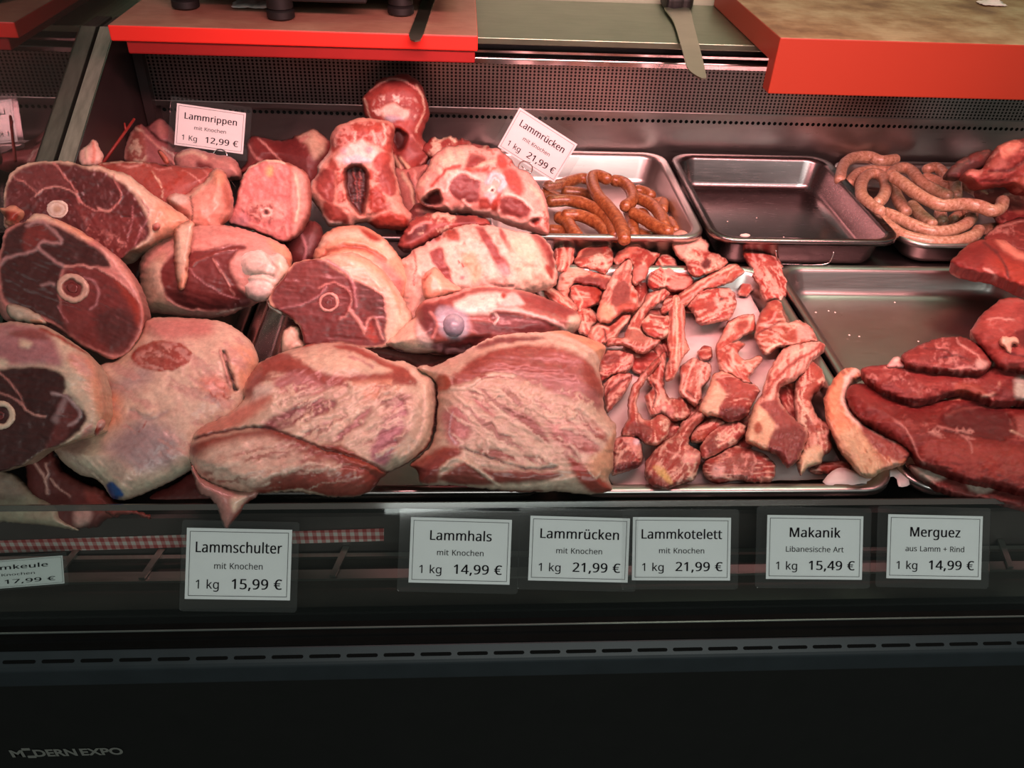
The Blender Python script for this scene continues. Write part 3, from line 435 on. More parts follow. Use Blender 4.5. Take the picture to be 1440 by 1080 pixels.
'rR':(499,"236,573 301,568 353,555 393,532 422,500 439,460 444,410 440,368 427,334 408,306 385,285 358,269 330,257 487,0 403,0 264,237 150,237 150,0 78,0 78,573 232,510 150,510 150,298 236,298 296,304 338,325 362,359 370,407 366,440 355,467 336,486 310,500 275,507","18,21,19 21,0,19 21,1,0 21,2,1 21,3,2 21,20,3 20,4,3 18,22,21 32,4,20 31,4,32 31,5,4 30,5,31 29,5,30 28,5,29 28,6,5 27,6,28 27,7,6 26,7,27 26,8,7 25,8,26 25,9,8 24,9,25 24,10,9 23,10,24 18,16,22 16,23,22 16,10,23 16,11,10 16,12,11 16,15,12 15,13,12 18,17,16 14,13,15"),
'ra':(450,"231,437 299,428 347,403 376,358 385,293 385,0 334,0 320,61 317,61 298,40 279,22 258,9 234,-1 206,-6 172,-8 136,-5 103,6 75,23 55,48 41,80 37,119 50,176 87,219 152,245 243,257 316,259 316,285 310,330 293,359 265,375 227,380 194,378 163,370 133,359 106,347 84,400 115,414 151,426 190,434 252,208 184,200 141,182 118,155 110,119 115,87 132,66 157,53 188,49 238,56 279,79 306,117 315,172 315,210","38,1,0 37,1,38 37,2,1 36,2,37 35,2,36 35,29,2 29,3,2 34,33,35 33,32,35 32,31,35 31,30,35 30,29,35 28,3,29 27,3,28 27,4,3 26,4,27 26,5,4 25,5,26 24,52,25 52,5,25 23,52,24 22,52,23 21,40,22 40,39,22 39,52,22 51,5,52 21,41,40 21,42,41 20,42,21 50,5,51 20,43,42 19,43,20 19,44,43 49,7,50 7,5,50 19,45,44 18,45,19 48,8,49 8,7,49 18,46,45 48,9,8 6,5,7 47,9,48 18,47,46 18,9,47 17,9,18 17,10,9 16,10,17 16,11,10 16,12,11 15,12,16 15,13,12 14,13,15"),
'rb':(493,"139,461 138,435 138,410 136,389 135,373 139,373 161,398 189,419 226,432 272,437 344,423 401,381 437,312 449,215 444,147 427,91 400,48 365,17 322,-2 272,-8 226,-3 189,10 161,31 139,55 133,55 119,0 68,0 68,609 139,609 260,379 219,374 188,361 165,339 150,308 142,268 139,217 139,214 145,144 165,93 202,61 261,51 312,61 348,93 369,145 376,216 369,287 348,338 311,368","26,28,27 26,0,28 26,1,0 8,10,9 26,2,1 7,10,8 7,11,10 6,11,7 26,3,2 5,29,6 29,11,6 26,4,3 29,47,11 47,12,11 5,30,29 5,31,30 26,5,4 26,33,5 33,32,5 32,31,5 46,12,47 45,12,46 45,13,12 26,34,33 44,13,45 26,35,34 26,36,35 43,13,44 43,14,13 26,37,36 43,15,14 42,15,43 26,38,37 41,15,42 26,24,38 24,39,38 41,16,15 40,16,41 24,23,39 23,40,39 26,25,24 22,40,23 22,16,40 22,17,16 21,17,22 21,18,17 20,18,21 20,19,18"),
'rc':(385,"241,-8 187,-2 139,15 99,45 69,87 50,143 44,213 51,284 71,342 102,385 142,415 191,432 245,438 278,436 309,431 336,424 358,415 337,356 316,363 292,370 267,374 244,376 204,371 172,358 148,335 131,303 120,263 117,213 120,166 131,126 148,94 172,71 202,58 240,53 273,55 302,60 328,68 351,78 351,15 328,5 304,-2 275,-7","11,13,12 11,14,13 10,14,11 10,15,14 10,16,15 9,16,10 9,21,16 21,20,16 20,19,16 19,18,16 18,17,16 8,22,9 22,21,9 8,23,22 8,24,23 7,24,8 7,25,24 7,26,25 6,26,7 6,27,26 6,28,27 5,28,6 5,29,28 4,29,5 4,30,29 4,31,30 3,31,4 36,38,37 3,32,31 35,38,36 34,38,35 3,33,32 33,38,34 3,38,33 2,38,3 1,38,2 1,39,38 1,40,39 1,41,40 0,41,1"),
'rd':(493,"221,-8 148,6 92,48 56,117 44,214 56,311 93,381 149,424 221,438 253,436 280,429 303,420 323,407 340,391 354,374 359,374 358,387 356,405 355,424 354,438 354,609 425,609 425,0 368,0 358,58 354,58 340,40 323,24 303,11 279,1 252,-6 232,51 290,60 328,88 348,135 355,200 355,213 349,284 329,336 291,369 231,379 181,368 146,334 124,281 117,213 124,144 146,93 181,61","19,21,20 19,22,21 7,9,8 18,22,19 7,10,9 7,11,10 6,11,7 17,22,18 6,12,11 6,13,12 16,22,17 6,40,13 40,14,13 15,22,16 5,41,6 41,40,6 39,14,40 39,15,14 39,38,15 38,37,15 37,22,15 5,42,41 5,43,42 4,43,5 36,22,37 4,44,43 3,44,4 35,22,36 3,45,44 34,22,35 3,46,45 33,22,34 2,46,3 2,47,46 32,24,33 24,22,33 2,31,47 31,25,32 25,24,32 31,26,25 23,22,24 2,26,31 1,26,2 1,27,26 1,28,27 1,29,28 0,29,1 0,30,29"),
're':(452,"234,438 286,432 329,414 364,385 390,346 406,299 411,244 411,201 117,201 127,137 154,90 197,62 254,52 293,54 327,60 359,69 392,82 392,20 359,8 327,-1 292,-6 251,-8 194,-2 143,17 101,48 70,91 51,146 44,212 50,277 68,333 96,378 134,411 181,431 233,380 188,372 154,348 130,309 119,257 338,257 335,292 326,322 312,346 292,364 266,376","32,1,0 32,2,1 31,2,32 31,3,2 30,3,31 30,33,3 33,43,3 43,4,3 30,34,33 29,34,30 42,4,43 29,35,34 41,4,42 29,36,35 41,5,4 40,5,41 28,36,29 39,5,40 28,37,36 39,6,5 38,6,39 27,37,28 27,38,37 27,6,38 27,7,6 26,8,27 8,7,27 26,9,8 25,9,26 25,10,9 24,10,25 24,11,10 15,17,16 14,17,15 24,12,11 13,17,14 12,17,13 24,17,12 23,17,24 23,18,17 22,18,23 22,19,18 22,20,19 21,20,22"),
'rg':(493,"221,438 261,434 297,422 329,402 355,373 359,373 369,430 425,430 425,-7 420,-63 404,-109 378,-146 341,-172 293,-187 233,-192 188,-191 147,-186 110,-177 78,-165 78,-100 111,-114 149,-125 191,-132 237,-134 286,-126 324,-101 347,-63 355,-13 355,4 355,16 356,32 357,47 358,57 354,57 329,28 299,8 263,-4 221,-8 147,7 91,51 56,121 44,214 56,306 91,377 147,423 230,379 197,374 169,359 147,336 130,303 120,262 117,213 124,143 146,92 182,60 232,50 262,52 288,58 309,69 326,85 340,105 349,131 354,161 356,197 356,214 353,267 343,309 326,340 302,362 270,374","44,1,0 44,2,1 5,7,6 5,8,7 43,2,44 43,3,2 43,45,3 45,4,3 43,46,45 69,4,45 42,46,43 68,4,69 42,47,46 68,5,4 68,67,5 67,66,5 66,8,5 42,48,47 42,49,48 65,8,66 41,49,42 41,50,49 64,8,65 41,51,50 40,51,41 63,8,64 40,52,51 62,8,63 61,8,62 40,53,52 60,8,61 39,53,40 59,32,60 32,8,60 39,54,53 58,32,59 57,32,58 39,55,54 56,33,57 33,32,57 56,34,33 31,8,32 55,34,56 38,55,39 38,34,55 30,8,31 29,8,30 38,35,34 28,8,29 38,36,35 37,36,38 27,8,28 27,9,8 26,9,27 25,9,26 25,10,9 18,20,19 24,10,25 24,11,10 18,21,20 18,22,21 23,11,24 18,23,22 18,11,23 18,12,11 17,12,18 17,13,12 16,13,17 15,13,16 15,14,13"),
'rh':(496,"139,431 138,415 138,399 136,384 135,370 140,370 155,391 174,407 196,420 221,429 247,435 273,437 321,433 360,421 391,400 413,370 426,330 431,280 431,0 361,0 361,275 355,321 338,353 308,372 265,379 222,374 189,360 166,338 150,308 142,269 139,222 139,0 68,0 68,609 139,609","32,34,33 32,0,34 10,12,11 9,12,10 9,13,12 32,1,0 8,13,9 8,14,13 7,14,8 32,2,1 6,14,7 6,15,14 32,3,2 5,24,6 24,15,6 32,4,3 5,25,24 23,15,24 5,26,25 22,15,23 32,5,4 32,28,5 28,27,5 27,26,5 22,16,15 21,16,22 21,17,16 20,17,21 32,29,28 20,18,17 19,18,20 32,30,29 32,31,30"),
'ri':(207,"104,591 119,588 133,580 142,566 145,546 142,526 133,512 119,504 104,501 88,504 75,512 66,526 63,546 66,566 75,580 88,588 139,430 139,0 68,0 68,430","18,16,19 18,17,16 15,1,0 14,1,15 14,2,1 13,2,14 13,3,2 12,3,13 12,4,3 11,4,12 11,5,4 10,5,11 10,6,5 9,6,10 9,7,6 8,7,9"),
'rk':(428,"138,291 138,276 137,257 136,238 135,221 138,221 144,229 152,240 162,252 172,264 181,276 189,285 326,430 409,430 235,246 421,0 336,0 187,200 138,158 138,0 68,0 68,609 138,609","20,22,21 20,0,22 11,13,12 11,14,13 20,1,0 10,14,11 20,2,1 9,14,10 8,14,9 20,3,2 7,14,8 7,15,14 6,17,7 17,15,7 20,4,3 5,17,6 20,5,4 20,18,5 18,17,5 16,15,17 20,19,18"),
'rm':(750,"540,438 603,429 649,401 676,352 685,280 685,0 615,0 615,277 610,321 594,353 567,372 528,379 474,369 438,342 418,298 411,237 411,0 342,0 342,277 339,308 332,333 320,353 303,367 281,376 253,379 215,374 185,360 164,338 150,308 141,269 139,223 139,0 68,0 68,430 125,430 136,371 140,371 155,392 173,409 194,422 217,431 241,436 266,438 312,433 349,420 378,398 398,366 402,366 427,398 461,420 499,433","41,43,42 50,1,0 40,43,41 40,44,43 49,1,50 39,44,40 32,34,33 32,35,34 49,2,1 38,44,39 38,45,44 48,2,49 37,45,38 48,10,2 10,3,2 37,46,45 47,11,48 11,10,48 36,24,37 24,46,37 36,25,24 23,46,24 47,12,11 22,46,23 36,26,25 9,3,10 32,36,35 32,28,36 28,27,36 27,26,36 47,13,12 21,46,22 21,47,46 21,13,47 20,13,21 8,3,9 8,4,3 20,14,13 19,14,20 7,4,8 32,29,28 18,14,19 18,15,14 7,5,4 17,15,18 6,5,7 32,30,29 17,16,15 32,31,30"),
'rn':(496,"275,438 343,429 391,401 421,352 431,280 431,0 361,0 361,275 355,321 338,353 308,372 265,379 204,368 166,338 146,289 139,223 139,0 68,0 68,430 125,430 136,371 140,371 156,392 175,409 198,422 222,431 248,436","26,1,0 25,1,26 24,1,25 17,19,18 17,20,19 24,2,1 23,2,24 22,2,23 22,11,2 11,10,2 10,3,2 21,11,22 21,12,11 9,3,10 17,21,20 17,14,21 14,13,21 13,12,21 8,3,9 8,4,3 7,4,8 17,15,14 7,5,4 6,5,7 17,16,15"),
'ro':(485,"442,216 438,165 428,121 411,82 388,51 359,25 324,7 285,-4 241,-8 200,-4 163,7 129,25 100,51 77,82 59,121 48,165 44,216 50,282 68,336 97,380 137,412 186,431 244,438 299,431 347,412 387,380 417,336 436,282 117,216 120,169 130,128 147,95 172,71 203,56 243,51 282,56 314,71 339,95 356,128 366,169 369,216 365,263 355,303 338,335 314,359 282,374 242,379 185,368 147,335 124,284","21,23,22 20,23,21 20,24,23 19,24,20 19,25,24 18,47,19 47,46,19 46,25,19 46,45,25 45,26,25 44,26,45 18,48,47 43,26,44 17,48,18 43,27,26 17,49,48 42,27,43 41,27,42 17,28,49 16,28,17 41,0,27 40,0,41 15,28,16 15,29,28 39,0,40 39,1,0 15,30,29 38,1,39 14,30,15 38,2,1 14,31,30 37,2,38 13,31,14 37,3,2 13,32,31 36,3,37 12,32,13 36,4,3 12,33,32 35,4,36 12,34,33 34,4,35 11,34,12 11,4,34 11,5,4 10,5,11 10,6,5 9,6,10 9,7,6 8,7,9"),
'rr':(331,"269,438 281,438 295,437 308,435 319,433 310,368 299,370 287,372 275,373 264,374 240,371 217,363 195,351 176,334 161,313 149,289 141,261 139,229 139,0 68,0 68,430 126,430 134,351 137,351 152,374 170,395 191,413 214,426 240,435","28,1,0 28,2,1 28,3,2 28,4,3 27,4,28 27,5,4 19,21,20 19,22,21 26,5,27 25,6,26 6,5,26 24,9,25 9,8,25 8,7,25 7,6,25 23,10,24 10,9,24 23,11,10 23,12,11 19,23,22 19,15,23 15,14,23 14,13,23 13,12,23 19,16,15 19,17,16 19,18,17"),
'rs':(384,"348,119 343,80 327,49 302,24 268,6 226,-4 176,-8 135,-6 99,-1 68,8 42,19 42,83 70,71 104,60 141,52 178,49 224,53 256,66 274,86 280,112 278,128 271,141 259,154 239,167 212,180 174,196 135,212 103,228 76,245 57,266 45,292 41,324 52,372 85,408 137,430 202,438 240,436 275,430 308,421 339,409 315,353 287,363 258,372 228,378 197,380 159,377 131,366 114,350 108,328 111,312 119,298 133,286 154,274 182,261 219,246 257,231 289,215 314,197 333,176 344,150","34,36,35 34,37,36 33,37,34 33,38,37 33,39,38 33,42,39 42,41,39 41,40,39 32,44,33 44,43,33 43,42,33 32,45,44 32,46,45 31,46,32 31,47,46 31,48,47 31,49,48 30,49,31 30,50,49 30,51,50 29,51,30 29,52,51 29,53,52 28,53,29 28,54,53 28,55,54 27,55,28 27,56,55 26,56,27 26,57,56 25,57,26 25,58,57 24,58,25 23,58,24 23,59,58 22,59,23 21,59,22 21,0,59 20,0,21 19,0,20 19,1,0 18,1,19 17,1,18 10,12,11 17,2,1 10,13,12 16,2,17 10,14,13 15,2,16 10,15,14 10,2,15 10,3,2 10,4,3 9,4,10 8,4,9 8,5,4 7,5,8 7,6,5"),
'rt':(289,"212,50 228,50 245,53 260,55 272,59 272,5 258,0 240,-4 219,-7 200,-8 167,-5 138,4 112,20 91,44 78,79 74,125 74,375 13,375 13,409 75,437 103,528 144,528 144,430 269,430 269,375 144,375 144,127 149,93 163,69 185,54","19,21,20 19,22,21 18,22,19 18,23,22 18,24,23 17,24,18 16,24,17 15,25,16 25,24,16 15,26,25 15,27,26 14,27,15 14,28,27 13,28,14 13,29,28 3,5,4 2,5,3 13,0,29 1,5,2 0,5,1 13,5,0 12,5,13 11,5,12 11,6,5 10,6,11 10,7,6 10,8,7 9,8,10"),
'ru':(496,"427,430 427,0 370,0 359,57 356,57 340,36 321,20 298,8 273,-1 247,-6 220,-8 173,-4 134,8 103,29 81,59 68,99 63,148 63,430 135,430 135,153 141,108 158,76 188,57 230,51 273,55 306,69 330,91 345,121 354,160 357,206 357,430","16,18,17 16,19,18 29,0,30 29,1,0 28,1,29 27,1,28 16,20,19 15,20,16 26,1,27 15,21,20 14,21,15 25,3,26 3,1,26 14,22,21 24,4,25 4,3,25 13,22,14 13,23,22 24,5,4 2,1,3 23,5,24 13,5,23 13,6,5 12,6,13 12,7,6 11,7,12 11,8,7 11,9,8 10,9,11")}
# ------------------------------------------------------------------ setting
X0, X1 = -0.55, 1.35
def on_x(px, py, X): r = rays([(px, py)])[0]; return CAM+r*((X-CAM[0])/r[0])
TILE = mat('pale_green_tile', (.42, .52, .38), .3, var=.05, vs=8)
tag(MB().box((-2.2, 1.66, 0), (2.6, 1.70, 2.6)).build('wall_back', TILE), 'pale green tiled wall behind the worktop', 'wall', kind='structure')
tag(MB().box((-2.2, -1.2, -.03), (2.6, 1.70, 0)).build('floor', mat('grey_floor', (.10, .10, .095), .5)), 'grey shop floor under the display case', 'floor', kind='structure')

case = tag(empty('display_case', (.4, .9, 0)), 'refrigerated meat display case with low front glass and dark base', 'display case'); case['_o'] = (.4, .9, 0)
MB().prism_x([(.59, .70), (.59, .838), (1.06, .838), (1.06, .853), (1.43, .853), (1.43, .70)], X0+.002, X1).build('deck', DARKSTEEL, case)
MB().box((X0+.002, 1.42, .853), (X1, 1.44, .948)).build('back_panel', STEEL, case)
# perforated sheets: a real hole in every cell
def perforated(x0, x1, z0, z1, Y, px, pz, rad, name, m, tilt=0.0):
    nx = int((x1-x0)/px); nz = max(1, int(round((z1-z0)/pz))); V = []; Fc = []; pxx = (x1-x0)/nx; pzz = (z1-z0)/nz
    for i in range(nx):
        for j in range(nz):
            cx, cz = x0+(i+.5)*pxx, z0+(j+.5)*pzz; b = len(V); hx, hz = pxx/2, pzz/2
            ou = [(-hx, -hz), (0, -hz), (hx, -hz), (hx, 0), (hx, hz), (0, hz), (-hx, hz), (-hx, 0)]
            inn = [(rad*math.cos(a), rad*math.sin(a)) for a in [R(225), R(270), R(315), 0, R(45), R(90), R(135), R(180)]]
            for q in ou+inn: V.append((cx+q[0], Y+tilt*(cz+q[1]-z0), cz+q[1]))
            for k in range(8): Fc.append((b+k, b+(k+1) % 8, b+8+(k+1) % 8, b+8+k))
    return mesh_obj(name, V, Fc, m, case)
perforated(-.507, X1, .980, 1.057, 1.400, .0069, .0057, .0021, 'perforated_panel', STEEL)
perforated(-.507, X1, .948, .968, 1.42, .0100, .020, .0033, 'air_outlet_strip', STEEL)
MB().box((X0+.002, 1.428, .94), (X1, 1.436, 1.06)).build('duct_back', BLACK, case)
MB().prism_x([(1.398, .972), (1.398, .980), (1.404, .980), (1.424, .968), (1.42, .966)], -.507, X1).build('panel_ledge', STEEL, case)
MB().box((-.522, 1.385, .853), (-.507, 1.42, 1.06)).build('corner_post', LINER, case)
MB().prism_x([(1.386, 1.0575), (1.384, 1.066), (1.392, 1.069), (1.41, 1.069), (1.41, 1.0575)], -.522, X1).build('rail', CHROME, case, bevel=.0008)
MB().prism_x([(1.391, 1.074), (1.390, 1.078), (1.40, 1.079), (1.40, 1.074)], -.522, X1).build('rail', CHROME, case)
MB().box((-.522, 1.405, 1.057), (X1, 1.43, 1.090)).build('gap_backing', BLACK, case)
# left end: inner lining with a slanted front edge, glass beyond it
XL = -.524
a, b = on_x(158, 57, XL), on_x(107, 227, XL)
sl = (b-a)/(a[2]-b[2]); top = a+sl*(-(1.105-a[2])); bot = a+sl*(a[2]-.853)
prof = [(top[1], 1.105), (1.42, 1.105), (1.42, .853), (bot[1], .853)]
mb = MB(); n4 = 4
mb.add([(X0+.003, y, z) for y, z in prof]+[(XL, y, z) for y, z in prof], [(0, 1, 2, 3), (7, 6, 5, 4)]+[(i, i+4, (i+1) % 4+4, (i+1) % 4) for i in range(3)])
mb.build('end_lining', LINER, case)
e = np.array([0, top[1]-bot[1], 1.105-.853]); e /= np.linalg.norm(e); nf = np.array([0, -e[2], e[1]])
mb = MB(); p0 = np.array([0, bot[1], .853]); p1 = np.array([0, top[1], 1.105])
mb.quadbox([(X0+.003, *p0[1:]), (XL-.001, *p0[1:]), (XL-.001, *p1[1:]), (X0+.003, *p1[1:])], nf, .002)
mb.build('lining_front_face', mat('lining_edge', (.20, .23, .18), .35, var=.25, vs=25, stretch=(6, 1, 1)), case)
mb = MB(); mb.tube([np.array([XL, *p0[1:]])+nf*.002, np.array([XL, *p1[1:]])+nf*.002], .0013, 8); mb.build('lining_trim', CHROME, case)
ENDG = glassy('end_glass', (.70, .76, .70), .44, .10, (.30, .34, .29), rough=.02)
MB().box((X0-.008, .50, .80), (X0, 1.60, 1.40)).build('end_glass', ENDG, case)
# front glass, leaning back square to the view
G0, G1 = at_depth(720, 706, .782), at_depth(720, 882, .782)
gd = np.array([0, G0[1]-G1[1], G0[2]-G1[2]]); gl = np.linalg.norm(gd); gd /= gl; gn = np.array([0, -gd[2], gd[1]])
gp = lambda X, t: np.array([X, G1[1], G1[2]])+gd*t
MB().quadbox([gp(X0, -.004), gp(X1, -.004), gp(X1, gl-.0055), gp(X0, gl-.0055)], -gn, .006).build('front_glass', GLASS, case)
EDGE = glassy('polished_edge', (.42, .44, .41), .07, .20, (.33, .34, .31), rough=.08)
MB().quadbox([gp(X0, gl-.0054), gp(X1, gl-.0054), gp(X1, gl), gp(X0, gl)], -gn, .006).build('glass_edge', EDGE, case)
def face_of_glass(px, py, off=.0): return on_plane([(px, py)], G0+gn*off, gn)[0]
# plenum under the front of the deck: floor, bars, cross pieces
MB().prism_x([(.485, .775), (.485, .779), (.592, .779), (.592, .775)], X0, X1).build('plenum_floor', mat('plenum_brown', (.035, .027, .022), .6), case)
MB().box((X0+.002, .584, .779), (X1, .5895, .838)).build('deck_apron', mat('apron_steel', (.075, .058, .055), .42, var=.2, vs=12), case)
GR = steel('grille_steel', (.52, .52, .48), .35)
ra, rb = at_z(300, 783, .792), at_z(300, 815, .7915)
MB().box((X0, ra[1]-.0025, .789), (X1, ra[1]+.0025, .793)).build('grille_bar', GR, case)
MB().box((X0, rb[1]-.001, .7885), (X1, rb[1]+.011, .7915)).build('grille_bar', GR, case)
for px in (84, 206, 470, 760, 1000, 1200, 1420):
    c = at_z(px, 800, .792)
    MB().prism([(c[0]-.003, rb[1]), (c[0]+.003, rb[1]), (c[0]+.013, .583), (c[0]+.006, .583)], .793, .7955).build('grille_crossbar', GR, case)
# lower front
MB().prism_x([(G1[1]+.016, .779), (G1[1]+.016, .800), (.472, .800), (.470, .797), (.462, .797), (.462, .760), (.52, .760), (.52, .779)], X0, X1).build('glass_clamp', CLAMP, case, bevel=.001)
CL = mat('clamp_line', (.10, .115, .11), .3)
MB().box((X0, .4775, .800), (X1, .4790, .8010)).build('clamp_trim', CL, case)
MB().prism_x([(.4615, .7975), (.450, .7895), (.4475, .786), (.4475, .764), (.4515, .758), (.4615, .758)], X0, X1).build('bumper', BUMP, case, bevel=.0015)
sv = np.array([0, .4615-.450, .7975-.7895]); sv /= np.linalg.norm(sv); sn = np.array([0, -sv[2], sv[1]])
for k in range(56):
    xa = -.545+k*.0338+.003; c0 = np.array([0, .450, .7895])+sv*.0045
    pts = []
    for s_, ce in ((1, xa+.027), (-1, xa+.0015)):
        for q in range(5):
            an = -90+180*q/4 if s_ == 1 else 90+180*q/4
            pts.append(c0+np.array([ce+.0016*math.cos(R(an)), 0, 0])+sv*.0016*math.sin(R(an)))
    MB().quadbox(pts, sn, .0003).build('bumper_slot', CLAMP, case)
MB().box((X0, .4600, .04), (X1, .50, .759)).build('base_panel', BLACKP, case)
MB().box((X0+.03, .50, .0), (X1, 1.42, .70)).build('base_body', BLACK, case)

# worktop behind the case
wt = tag(MB().prism_x([(1.380, 1.090), (1.380, 1.100), (1.655, 1.100), (1.655, 1.088)], -1.9, X1).build('worktop', steel('worktop_steel', (.27, .36, .26), .36, (3, 60, 60)), bevel=.001),  # steel tinted green to carry the wall's reflection and offset the pink lamp
         'grey steel worktop running along the back of the case', 'worktop')

# ------------------------------------------------------------------ lettering
INKS = {}
def text_mesh(s, size, bold, sx=1.0, m=None, shear=0.0, spacing=1.0):
    cu = bpy.data.curves.new('t', 'FONT'); cu.body = s; cu.size = size; cu.offset = bold; cu.align_x = 'LEFT'; cu.shear = shear; cu.space_character = spacing
    cu.resolution_u = 4
    o = bpy.data.objects.new('t', cu); C.objects.link(o); bpy.context.view_layer.update()
    dg = bpy.context.evaluated_depsgraph_get(); me = bpy.data.meshes.new_from_object(o.evaluated_get(dg))
    bpy.data.objects.remove(o); V = np.array([v.co[:] for v in me.vertices]); Fc = [tuple(p.vertices) for p in me.polygons]
    bpy.data.meshes.remove(me); V[:, 0] *= sx; return V, Fc
def glyph_text(s, wt):
    V = []; Fc = []; x = 0
    for ch in s:
        if ch == ' ': x += 260; continue
        a, v, f = GLYPH[wt+ch]; n = len(V)
        P = [tuple(map(int, q.split(','))) for q in v.split()]; x0 = min(p[0] for p in P)
        T = [tuple(int(i) for i in q.split(',')) for q in f.split()]
        for dx in ((-14, -4, 6, 16) if wt == 'b' else (-5, 5)):      # stroke weight
            n = len(V); V += [(x+p[0]+dx, p[1]) for p in P]; Fc += [tuple(i+n for i in t) for t in T]
        x += a+(18 if wt == 'b' else 6)
    return np.array(V, float)/1000, Fc
def fit_text(s, box, frame, name, parent, m, wt='b', off=.0006, shear=0):
    """text fitted to box (u0, u1, v0, v1) in metres of the frame (origin, u, v, n); v0 is the baseline, v1 the cap height"""
    o, u, v, n = frame
    if wt == 'logo': V, Fc = text_mesh(s, 1, .035, 1.0, shear=shear); Hc = V[:, 1].max()
    else: V, Fc = glyph_text(s, wt); Hc = .714
    sy = (box[3]-box[2])/Hc; lo, hi = V[:, 0].min(), V[:, 0].max(); sx = (box[1]-box[0])/(hi-lo)
    return mesh_obj(name, np.array([o+u*(box[0]+(p[0]-lo)*sx)+v*(box[2]+p[1]*sy)+n*off for p in V]), Fc, m, parent)
def rounded(w_, h_, r_, k=5):
    pts = []
    for cx, cy, a0 in ((w_-r_, r_, -90), (w_-r_, h_-r_, 0), (r_, h_-r_, 90), (r_, r_, 180)):
        for q in range(k): an = R(a0+90*q/(k-1)); pts.append((cx+r_*math.cos(an), cy+r_*math.sin(an)))
    return pts
def price_label(tl, tr, bl, P0, n, title, sub, unit, price, label, tw, group, margin=(.10, .10, .10, .10), thick=.0009, clip=None, subw=.46, rows=None):
    c = on_plane([tl, tr, bl], P0, n); u = c[1]-c[0]; w_ = np.linalg.norm(u); u /= w_
    v = np.cross(n, u); v = v if v @ (c[0]-c[2]) > 0 else -v; h_ = abs((c[0]-c[2]) @ v); o = c[0]-v*h_; n = np.asarray(n, float)
    root = tag(empty('price_label', o+u*w_/2), label, 'price label', group); root['_o'] = tuple(float(x) for x in o+u*w_/2)
    mb = MB(); l_, r_, b_, t_ = [q*h_ for q in margin]
    pts = [o+u*(x-l_)+v*(y-b_)-n*.0004 for x, y in rounded(w_+l_+r_, h_+b_+t_, .05*h_)]
    mb.quadbox(pts, n, thick); mb.build('plastic_pocket', POCKET, root)
    mb = MB(); mb.quadbox([o, o+u*w_, o+u*w_+v*h_, o+v*h_], n, .0003)
    mb.build('paper_card', PAPER, root)
    mb = MB(); d, t = .045*h_, .0065*h_
    for (x0, y0, x1, y1) in ((d, d, w_-d, d+t), (d, h_-d-t, w_-d, h_-d), (d, d, d+t, h_-d), (w_-d-t, d, w_-d, h_-d)):
        mb.quadbox([o+u*x0+v*y0, o+u*x1+v*y0, o+u*x1+v*y1, o+u*x0+v*y1], n, .0005)
    mb.build('card_border', INK, root)
    fr = (o, u, v, n); cx = .5*w_
    rw = rows or ((.66, .845), (.43, .535), (.15, .315))
    fit_text(title, (cx-tw*w_/2, cx+tw*w_/2, rw[0][0]*h_, rw[0][1]*h_), fr, 'title_text', root, INK)
    fit_text(sub, (cx-subw*w_/2, cx+subw*w_/2, rw[1][0]*h_, rw[1][1]*h_), fr, 'subtitle_text', root, INK, 'r')
    fit_text(unit, (.10*w_, .32*w_, rw[2][0]*h_, (rw[2][1]-.012)*h_), fr, 'unit_text', root, INK, 'r')
    fit_text(price, (.44*w_, .92*w_, rw[2][0]*h_, (rw[2][1]+.012)*h_), fr, 'price_text', root, INK)
    return root, fr, w_, h_
FG = 'price labels on the front glass'
gP = G0+gn*.0015
for tl, tr, bl, t, s, u_, p_, lab, tw, sw in [
    ((263, 742), (411, 745), (254, 842), 'Lammschulter', 'mit Knochen', '1 kg', '15,99 €', 'white price card for lamb shoulder at 15,99, leftmost upright label on the glass', .82, .46),
    ((578, 727), (720, 731), (575, 819), 'Lammhals', 'mit Knochen', '1 kg', '14,99 €', 'white price card reading Lammhals stuck on the front glass', .61, .46),
    ((746, 725), (886, 729), (742, 816), 'Lammrücken', 'mit Knochen', '1 kg', '21,99 €', 'white price card reading Lammrücken on the front glass', .79, .46),
    ((890, 727), (1028, 728), (889, 816), 'Lammkotelett', 'mit Knochen', '1 kg', '21,99 €', 'white price card reading Lammkotelett on the front glass', .82, .46),
    ((1079, 724), (1214, 726), (1076, 814), 'Makanik', 'Libanesische Art', '1 kg', '15,49 €', 'white price card reading Makanik on the front glass', .53, .60),
    ((1249, 723), (1382, 726), (1245, 813), 'Merguez', 'aus Lamm + Rind', '1 kg', '14,99 €', 'white price card reading Merguez, rightmost on the front glass', .53, .62)]:
    mg = (.07, .10, .17, .11) if t == 'Lammschulter' else (.17, .13, .14, .13)
    price_label(tl, tr, bl, gP, gn, t, s, u_, p_, lab, tw, FG, mg, subw=sw)
# label lying back behind the glass
rP = at_z(100, 826, .797); rn = np.array([0, -.80, .60])
price_label((-62, 793), (88, 781), (-28, 830), rP, rn, 'Lammkeule', 'mit Knochen', '1 kg', '17,99 €', 'price card lying back on the grille behind the glass at far left', .72, None, (.14, .14, .06, .12))
